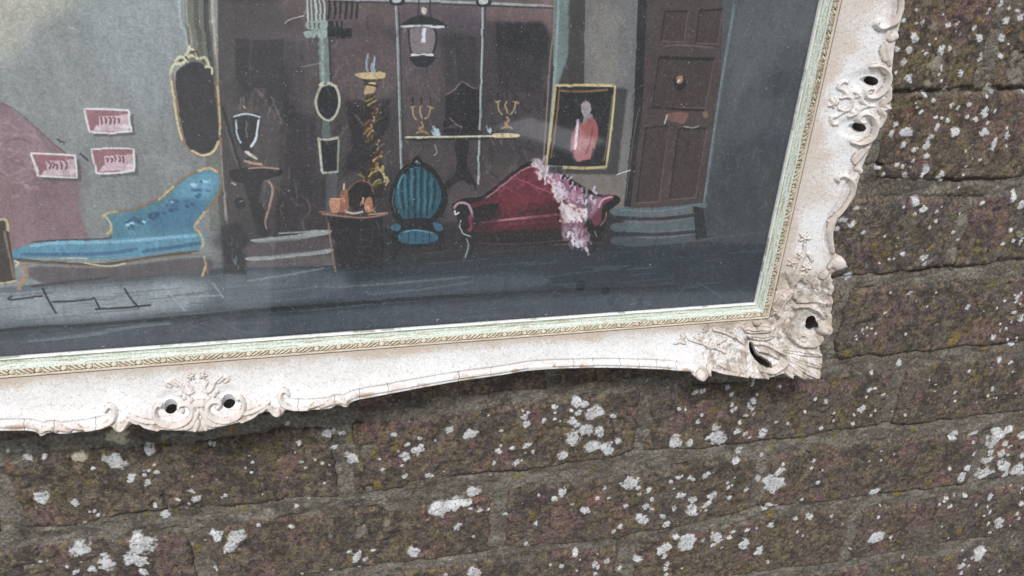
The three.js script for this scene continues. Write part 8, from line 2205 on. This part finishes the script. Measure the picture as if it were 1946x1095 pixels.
function wallGeo(list) {
  const pos = [], uv = [], idx = [], cache = new Map();
  const rings = (v, type) => {
    const key = v + type; if (cache.has(key)) return cache.get(key);
    const k = v * 3, x = V[k], y = V[k + 1], z = V[k + 2], out = [];
    let rows;
    if (type === 'o') {
      const e = 0.6; let nx = at(sdOut, x - e, y) - at(sdOut, x + e, y), ny = at(sdOut, x, y - e) - at(sdOut, x, y + e); const l = Math.hypot(nx, ny) || 1; nx /= l; ny /= l;
      rows = [[0, 0], [0.5, 1.2], [0.7, 3], [0.3, 6]].map(([o, d]) => [x + nx * o, y + ny * o, Math.max(BACK, z - d)]); rows.push([x, y, BACK]);
    } else if (type === 'i') rows = [[x, y, z], [x, y, z - 4.6]];
    else { const side = type === 'h1' ? [AX, 0] : type === 'h0' ? [0, -AX] : type === 'h2' ? [0.55, -0.3] : [0.25, -0.6], c = Math.sqrt(1 - side[0] ** 2 - side[1] ** 2); rows = [0, 0.5, 3, 6].map((d, n) => [x + side[0] * d, y + side[1] * d, z - c * d - (n ? 0.2 : 0)]); }
    for (const r of rows) { out.push(pos.length / 3); pos.push(r[0] * MM, r[1] * MM, r[2] * MM); uv.push(...frameUV(x, y)); }
    cache.set(key, out); return out;
  };
  for (const [type, a, b] of list) { const A = rings(a, type), B = rings(b, type); for (let n = 0; n + 1 < A.length; n++) idx.push(B[n], A[n], A[n + 1], B[n], A[n + 1], B[n + 1]); }
  return geo(pos, idx, uv);
}
function mirrored(g, sx, sy) {                          // reflect about the middle of the frame
  if (sx > 0 && sy > 0) return g;
  const m = g.clone(), p = m.attributes.position, n = m.attributes.normal;
  for (let i = 0; i < p.count; i++) {
    if (sx < 0) { p.setX(i, -2 * HALF_W * MM - p.getX(i)); n.setX(i, -n.getX(i)); }
    if (sy < 0) { p.setY(i, 2 * HALF_H * MM - p.getY(i)); n.setY(i, -n.getY(i)); }
  }
  if (sx * sy < 0) { const a = m.index.array; for (let i = 0; i < a.length; i += 3) { const t = a[i]; a[i] = a[i + 1]; a[i + 1] = t; } }
  return m;
}

// ---------- picture frame: colours ----------
const gesso = tex(2048, 978, (i, j, o) => {
  const x = -384 + (i + 0.5) / 2048 * 448, y = -65 + (j + 0.5) / 978 * 214, s = railS(x, y), side = x > 0 && y > -x ? 1 : 0, along = side ? y : x;
  o[0] = 237; o[1] = 239; o[2] = 242;
  const f1 = fbm(x * 1.1, y * 1.1, 2), f2 = vn(x * 2.4, y * 2.4), blot = fbm(x / 14 + 20, y / 14, 3), tiny = vn(x * 4.1 + 5, y * 4.1);
  const ok = at(orn, x, y), near = at(sdOut, x, y), cn = inCorner(x, y);
  // antique wash rubbed into the inner part of the scoop, with a ragged speckled edge
  const reach = side ? 7 + 16 * sm(0.42, 0.66, fbm(along / 34 + 8, 3.3, 2)) : 5.5 + 2.5 * (fbm(along / 40, 9.1, 2));
  let tan = clamp(1.15 - (s - 10.8) / reach + (blot - 0.5) * 1.0); tan = sm(0.0, 0.95, tan + (f1 - 0.5) * 0.8 + (f2 - 0.5) * 0.7) * (side ? 0.8 : 0.85);
  mix3(o, side ? [204, 183, 166] : [198, 178, 154], tan * (0.75 + 0.4 * (blot - 0.5)));
  mix3(o, [214, 207, 200], 0.3 * sm(0.5, 0.68, fbm(x / 22 + 60, y / 13 + 4, 4)) * (0.5 + f1));        // grime and rain marks
  // hair-fine dark flecks in the white coat
  mix3(o, [168, 163, 163], 0.5 * sm(0.7, 0.8, vn(x * 1.5 + vn(x * 0.7, y * 0.7) * 3, y * 2.6)) * sm(0.45, 0.6, f1));
  mix3(o, [180, 164, 154], 0.35 * sm(0.74, 0.84, vn(x * 2.9 + 31, y * 1.4 + 11)));
  // worn pink and brown bole along the rim
  const rimw = sm(9, 6.2, near) * sm(0.1, 0.8, fbm(along / 9, near * 0.8 + 9, 3) + (f2 - 0.5) * 0.5);
  mix3(o, [196, 184, 178], rimw * (0.3 + 0.5 * sm(0.35, 0.6, fbm(along / 48, 3.3, 2)))); mix3(o, [150, 122, 98], sm(0.55, 0.75, fbm(x / 7 + 50, y / 3.5, 3)) * sm(6.0, 3.0, near) * 0.6);
  // wash left on the carving
  if (ok > 0.02) { mix3(o, [210, 200, 192], 0.6 * sm(0, 0.4, ok) * (0.5 + blot)); mix3(o, [136, 120, 106], 0.85 * sm(0.02, 0.1, ok) * sm(0.75, 0.3, ok) * sm(0.4, 0.62, f1 * 0.5 + blot * 0.5)); }
  mix3(o, [176, 168, 154], cn * 0.6 * sm(0.38, 0.62, fbm(x / 7 + 70, y / 7 + 8, 3))); mix3(o, [130, 117, 102], cn * 0.5 * sm(0.56, 0.72, fbm(x / 3.2 + 12, y / 3.2, 3)));
  mix3(o, [150, 128, 116], cn * 0.5 * sm(0.66, 0.8, vn(x * 1.7, y * 1.7 + 40)));
  // hairline cracks across the rim
  if (!side && near < 7.5) for (const h of hairData) { const dd = Math.abs(x - h + (vn(y * 0.8, h) - 0.5) * 1.6); if (dd < 0.28) mix3(o, [96, 84, 74], 0.75 * sm(0.28, 0.05, dd)); }
  for (let n = 0; n < nickData.length; n += 2) { const r = n ? 0.5 : 1.1, dd = Math.hypot(x - nickData[n], y - nickData[n + 1]); if (dd < r) mix3(o, [244, 244, 244], sm(r, r * 0.7, dd)); }
  const g = 1 + (tiny - 0.5) * 0.06; o[0] *= g; o[1] *= g; o[2] *= g;
});
const gessoMat = new THREE.MeshStandardMaterial({ map: gesso, roughness: 0.78 });
const linerTex = tex(2048, 128, (i, j, o) => {
  const a = i / 2048 * 390, s = j / 128 * 10.8;
  o[0] = 214; o[1] = 222; o[2] = 212;
  const streak = fbm(a / 30, s * 3.2, 3), st2 = fbm(a / 9 + 30, s * 5, 3), f = vn(a * 1.6, s * 4);
  if (s < 0.85) { o[0] = o[1] = 234; o[2] = 230; mix3(o, [140, 140, 126], 0.6 * sm(0.62, 0.75, st2)); }
  else if (s < 5.9) {
    mix3(o, [198, 214, 205], 0.8 * sm(0.35, 0.6, streak)); mix3(o, [104, 126, 104], 0.8 * sm(0.42, 0.62, st2) * Math.exp(-(((s - 1.7) / 0.45) ** 2))); mix3(o, [140, 150, 136], 0.6 * sm(0.4, 0.6, streak) * Math.exp(-(((s - 3.5) / 0.3) ** 2))); mix3(o, [150, 142, 112], 0.6 * sm(0.58, 0.7, fbm(a / 14 + 8, s * 2, 3)));
    mix3(o, [240, 244, 240], 0.8 * sm(0.6, 0.7, f) * sm(0.4, 0.6, streak)); mix3(o, [112, 104, 84], 0.45 * sm(0.7, 0.8, vn(a * 2.4, s * 6 + 9)));
  } else if (s < 8.6) { mix3(o, [204, 194, 174], 0.85); mix3(o, [150, 128, 102], 0.4 * sm(0.46, 0.66, fbm(a / 2.4, s * 0.9 + 4, 3))); const u = ((((a - 383) % 13.6) + 13.6) % 13.6), t = (s - 5.9) / 2.7; if (u > 4) mix3(o, [92, 74, 54], 0.9 * sm(0.5, 0.15, Math.abs(Math.sin((u + t * 5.5) * Math.PI / 3.2)))); else mix3(o, [98, 80, 60], 0.8 * sm(0.9, 1.3, ((u - 2) / 1.7) ** 2 + ((t - 0.5) * 2) ** 2)); /* brown wash left in the cut of the bead */ }
  else { mix3(o, [222, 210, 194], 0.9); mix3(o, [180, 154, 128], 0.6 * sm(0.5, 0.7, st2)); }
  const g = 1 + (vn(a * 3, s * 8) - 0.5) * 0.14; o[0] *= g; o[1] *= g; o[2] *= g;
});
const linerMat = new THREE.MeshStandardMaterial({ map: linerTex, roughness: 0.6 });

// ---------- the framed painting ----------
function framePlace([x, y, z], [rx, ry, rz]) { const g = new THREE.Group(); g.position.set(x, y, z); g.rotation.set(rx, ry, rz, 'YXZ'); scene.add(g); return g; }
const picture = framePlace([-0.12552, -0.07113, 0.01204], [0.02962, 0.02115, -0.01849]);
picture.name = 'framed_painting';
picture.userData = { label: 'glazed painting of an antique shop in an ornate cream carved frame', category: 'picture' };
const sideName = ['frame_rail', 'frame_rail', 'cartouche', 'cartouche', 'corner_ornament'], subName = ['', 'carved_scroll', 'carved_leaf', 'carved_flower'];
for (let region = 0; region < 5; region++) {
  const body = [surfaceGeo(tris[region + ':0']), wallGeo(walls[region])];
  const copies = region === 4 ? [[[1, 1]], [[-1, 1]], [[1, -1]], [[-1, -1]]] : region < 2 ? [[[1, 1]], [[-1, 1]], [[1, -1]], [[-1, -1]]] : region === 2 ? [[[1, 1], [-1, 1]], [[1, -1], [-1, -1]]] : [[[1, 1], [1, -1]], [[-1, 1], [-1, -1]]];
  const subs = carvings[region].map(([k, T]) => [k, surfaceGeo(T)]);
  for (const set of copies) {
    const part = add(picture, sideName[region], mergeGeometries(set.flatMap(([a, b]) => body.map((g) => mirrored(g, a, b)))), gessoMat);
    for (const [k, g] of subs) for (const [a, b] of set) add(part, subName[k], mirrored(g, a, b), gessoMat);
  }
}
// inner mouldings: liner, leaf-and-pearl bead, fillet
const PROFILE = [[0, -0.8], [0, 1.5], [0.35, 2.1], [0.85, 2.1], [1.15, 1.5], [1.6, 1.6], [2.3, 1.9], [3.1, 2.5], [3.5, 2.3], [3.9, 3.0], [4.7, 4.2], [5.0, 4.7], [5.3, 4.5], [5.6, 5.0], [5.9, 5.0]];
const ROPE = []; for (let k = 0; k <= 9; k++) ROPE.push([5.9 + k * 0.3, 4.9 + k * 0.15]);
const FILLET = [[8.6, 6.0], [8.65, 6.7], [8.9, 7.1], [9.75, 7.2], [10.0, 6.9], [10.05, 2.6], [10.85, 2.6]];
function ropeH(a, s) {
  const t = (s - 5.9) / 2.7, env = Math.sqrt(Math.max(0, 1 - (2 * t - 1) ** 2)), P = 13.6, u = ((a % P) + P) % P;
  const pearl = Math.max(0, 1 - ((u - 2) / 1.7) ** 2 - ((t - 0.5) * 2) ** 2);
  const leaf = Math.abs(Math.sin((u + t * 5.5) * Math.PI / 3.2));
  return env * (u < 4 ? 1.8 * Math.sqrt(pearl) : 1.8 * Math.pow(leaf, 0.8));
}
function strip(profile, side, bump) {
  const len = side ? HALF_H : HALF_W, n = Math.round((len + 12) / 0.55), m = profile.length, pos = [], uv = [], idx = [];
  for (let i = 0; i <= n; i++) for (const [s, z] of profile) {
    const a = Math.min(-len + i * 0.55, s), h = bump ? bump(a, s) : (vn(a / 5, s * 3) - 0.5) * 0.12;
    const Zz = z + h; if (side) pos.push(s * MM, -a * MM, Zz * MM); else pos.push(a * MM, -s * MM, Zz * MM);
    uv.push((a + len) / 390, s / 10.8);
  }
  for (let i = 0; i < n; i++) for (let k = 0; k + 1 < m; k++) { const A = i * m + k, B = A + m; if (side) idx.push(A, A + 1, B, B, A + 1, B + 1); else idx.push(A, A + 1, B, B, A + 1, B + 1); }
  const g = geo(pos, idx, uv);
  if (side) { const a = g.index.array; for (let i = 0; i < a.length; i += 3) { const t = a[i]; a[i] = a[i + 1]; a[i + 1] = t; } g.computeVertexNormals(); }
  return g;
}
for (const [name, profile, bump] of [['sight_liner', PROFILE, null], ['carved_bead', ROPE, ropeH], ['fillet', FILLET, null]]) {
  const b = strip(profile, 0, bump), r = strip(profile, 1, bump);
  for (const [g, set] of [[b, [[1, 1], [-1, 1]]], [b, [[1, -1], [-1, -1]]], [r, [[1, 1], [1, -1]]], [r, [[-1, 1], [-1, -1]]]]) add(picture, name, mergeGeometries(set.map(([x, y]) => mirrored(g, x, y))), linerMat);
}
// white paper sticker on the lower rim
{
  const q = pairs(stickerData), pos = [], idx = [], n = 14, m = 6;
  for (let j = 0; j <= m; j++) for (let i = 0; i <= n; i++) {
    const u = i / n, v = j / m, x = lerp(lerp(q[0][0], q[1][0], u), lerp(q[3][0], q[2][0], u), v), y = lerp(lerp(q[0][1], q[1][1], u), lerp(q[3][1], q[2][1], u), v);
    pos.push(x * MM, y * MM, (Math.max(at(Z, x, y), at(Z, x, y - 0.5), at(Z, x, y + 0.7), at(Z, x, y + 1.6) - 0.2) + 0.6) * MM);
  }
  for (let j = 0; j < m; j++) for (let i = 0; i < n; i++) { const a = j * (n + 1) + i, b = a + n + 1; idx.push(a, b, a + 1, a + 1, b, b + 1); }
  const stk = add(picture, 'sticker', geo(pos, idx), new THREE.MeshStandardMaterial({ color: new THREE.Color().setRGB(0.86, 0.86, 0.86), roughness: 0.6, side: THREE.DoubleSide }));
  stk.userData = { label: 'small blank white paper sticker on the lower rim' };
}

// ---------- the painted scene under the glass ----------
const PX0 = -2 * HALF_W - 6, PX1 = 6, PY0 = -6, PY1 = 2 * HALF_H + 6, CW = 2048, CH = Math.round(CW * (PY1 - PY0) / (PX1 - PX0)), CK = CW / (PX1 - PX0);
const canvas = document.createElement('canvas'); canvas.width = CW; canvas.height = CH;
const ctx = canvas.getContext('2d');
ctx.fillStyle = '#6c6a68'; ctx.fillRect(0, 0, CW, CH); ctx.lineCap = 'round'; ctx.lineJoin = 'round';
for (const [kind, red, green, blue, alpha, w, ...flat] of paintingData) {
  const colour = `rgb(${red}, ${green}, ${blue})`;
  const p = pairs(flat, 0.1).map(([x, y]) => [(x - PX0) * CK, (PY1 - y) * CK]);
  ctx.globalAlpha = alpha; ctx.fillStyle = ctx.strokeStyle = colour;
  if (kind < 2) {
    const c = kind === 0 ? smooth(p, 6, true) : p;
    const soft = Math.min(9, w * CK * 0.5);
    ctx.filter = soft > 1.2 ? `blur(${soft.toFixed(2)}px)` : 'none';
    ctx.beginPath(); c.forEach(([x, y], i) => (i ? ctx.lineTo(x, y) : ctx.moveTo(x, y))); ctx.closePath(); ctx.fill(); ctx.filter = 'none';
  } else {                                             // a brush stroke: several bristle tracks side by side
    const c = smooth(p, 6), W = w * CK, n = W < 2 ? 1 : W < 5 ? 3 : 6;
    for (let b = 0; b < n; b++) {
      const off = n === 1 ? 0 : ((b + 0.5) / n - 0.5) * W * 0.75 + (rnd() - 0.5) * W * 0.12;
      ctx.globalAlpha = alpha * (n === 1 ? 1 : 0.62 + 0.38 * rnd()); ctx.lineWidth = n === 1 ? W : W / n * (1.15 + 0.7 * rnd());
      const s0 = n === 1 ? 0 : Math.floor(rnd() * c.length * 0.1), s1 = n === 1 ? c.length : c.length - Math.floor(rnd() * c.length * 0.12);
      ctx.beginPath();
      for (let i = s0; i < s1; i++) { const q = c[Math.max(0, i - 1)], r = c[Math.min(c.length - 1, i + 1)], l = Math.hypot(r[0] - q[0], r[1] - q[1]) || 1; const x = c[i][0] - (r[1] - q[1]) / l * off, y = c[i][1] + (r[0] - q[0]) / l * off; i === s0 ? ctx.moveTo(x, y) : ctx.lineTo(x, y); }
      ctx.stroke();
    }
  }
}
// loose brushwork: short strokes that pick up the colour beneath them
{
  const under = ctx.getImageData(0, 0, CW, CH).data;
  for (let n = 0; n < 9000; n++) {
    const x = rnd() * CW, y = rnd() * CH, k = ((y | 0) * CW + (x | 0)) * 4, v = 1 + (rnd() - 0.5) * 0.26, c = (rnd() - 0.5) * 10, floor = y > CH * 0.84, l = (floor ? 10 : 6) + rnd() * (floor ? 26 : 12), an = floor ? -0.05 + (rnd() - 0.5) * 0.2 : 1.5 + (rnd() - 0.5) * 1.3;
    ctx.globalAlpha = 0.1 + rnd() * 0.2; ctx.lineWidth = 1 + rnd() * 3.2;
    ctx.strokeStyle = `rgb(${clamp(under[k] * v + c, 0, 255) | 0}, ${clamp(under[k + 1] * v, 0, 255) | 0}, ${clamp(under[k + 2] * v - c, 0, 255) | 0})`;
    ctx.beginPath(); ctx.moveTo(x, y); ctx.lineTo(x + Math.cos(an) * l, y + Math.sin(an) * l); ctx.stroke();
  }
}
ctx.globalAlpha = 1;
const paint = ctx.getImageData(0, 0, CW, CH).data;
const paintTex = tex(CW, CH, (i, j, o) => {
  const wx = (fbm(i / 24, j / 24, 3) - 0.5) * 2.2, wy = (fbm(i / 24 + 90, j / 24 + 7, 3) - 0.5) * 2.2;
  const k = (clamp(CH - 1 - j + Math.round(wy), 0, CH - 1) * CW + clamp(i + Math.round(wx), 0, CW - 1)) * 4, n = 1 + (vn(i * 0.55, j * 0.55) - 0.5) * 0.2 + (fbm(i / 9, j / 30, 3) - 0.5) * 0.16, m = (fbm(i / 26 + 9, j / 26, 3) - 0.5) * 12;
  const lum = (paint[k] + paint[k + 1] + paint[k + 2]) / 3, up = ((lum - 88) * 1.42 + 90) * n + m - lum, grain = (vn(i * 0.9 + 33, j * 0.9) - 0.5) * 16;
  o[0] = paint[k] + up + grain; o[1] = paint[k + 1] + up + grain; o[2] = paint[k + 2] + up + grain;
});
const board = new THREE.BoxGeometry((PX1 - PX0) * MM, (PY1 - PY0) * MM, 0.003); board.translate((PX0 + PX1) / 2 * MM, (PY0 + PY1) / 2 * MM, -0.0035);
add(picture, 'painting', board, new THREE.MeshStandardMaterial({ map: paintTex, roughness: 0.75, color: new THREE.Color(1, 1, 1) })).userData = { label: 'painting of a dusky shopfront with blue chaise, teal chair and red sofa' };

// ---------- glass with a dusty film, fingerprints wiped through it ----------
const smudge = pairs(smudgeData).map(([a, b], i) => [a, b, [3.4, 2.8, 3.0, 2.2, 3.4, 7, 6, 6, 6][i]]);
const dust = tex(2048, Math.round(2048 * 298 / 770), (i, j, o) => {
  const x = -768 + i / 2048 * 770, y = -2 + j / 2048 * 770;
  let d = 0.006 + 0.014 * fbm(x / 40, y / 60, 3) + 0.05 * sm(0.62, 0.9, vn(x * 1.25, y * 1.25)) * vn(x * 2.2 + 9, y * 2.2) + 0.035 * sm(0.7, 0.95, vn(x * 2.1 + 40, y * 2.1));
  d += 0.02 * sm(90, 20, y) * sm(-330, -200, x) * (0.35 + 0.65 * vn(x * 1.7 + 3, y * 1.7)) * (0.6 + 0.8 * fbm(x / 25 + 4, y / 9, 3));      // settled dust
  for (const [a, b, r] of smudge) { const e = Math.hypot(x - a, (y - b) * 0.85) / r + (fbm(x / 3, y / 3, 3) - 0.5) * 0.6; d *= 1 - 0.85 * sm(1.1, 0.85, e); }
  if (vn(x * 0.93 + 100, y * 0.93 + 3) > 0.985 || vn(x * 1.3 + 10, y * 1.3 + 33) > 0.992) d = 0.5;
  o[0] = o[1] = o[2] = 255 * (1 - d);
}, false);
const glassGeo = new THREE.PlaneGeometry(0.77, 0.298); glassGeo.translate(-0.383, 0.147, 0);
add(picture, 'glass', glassGeo, new THREE.MeshPhysicalMaterial({ color: new THREE.Color().setRGB(0.92, 0.95, 1.0), transmission: 1, thickness: 0, roughness: 0.04, ior: 1.82, transmissionMap: dust }));

renderer.render(scene, camera);
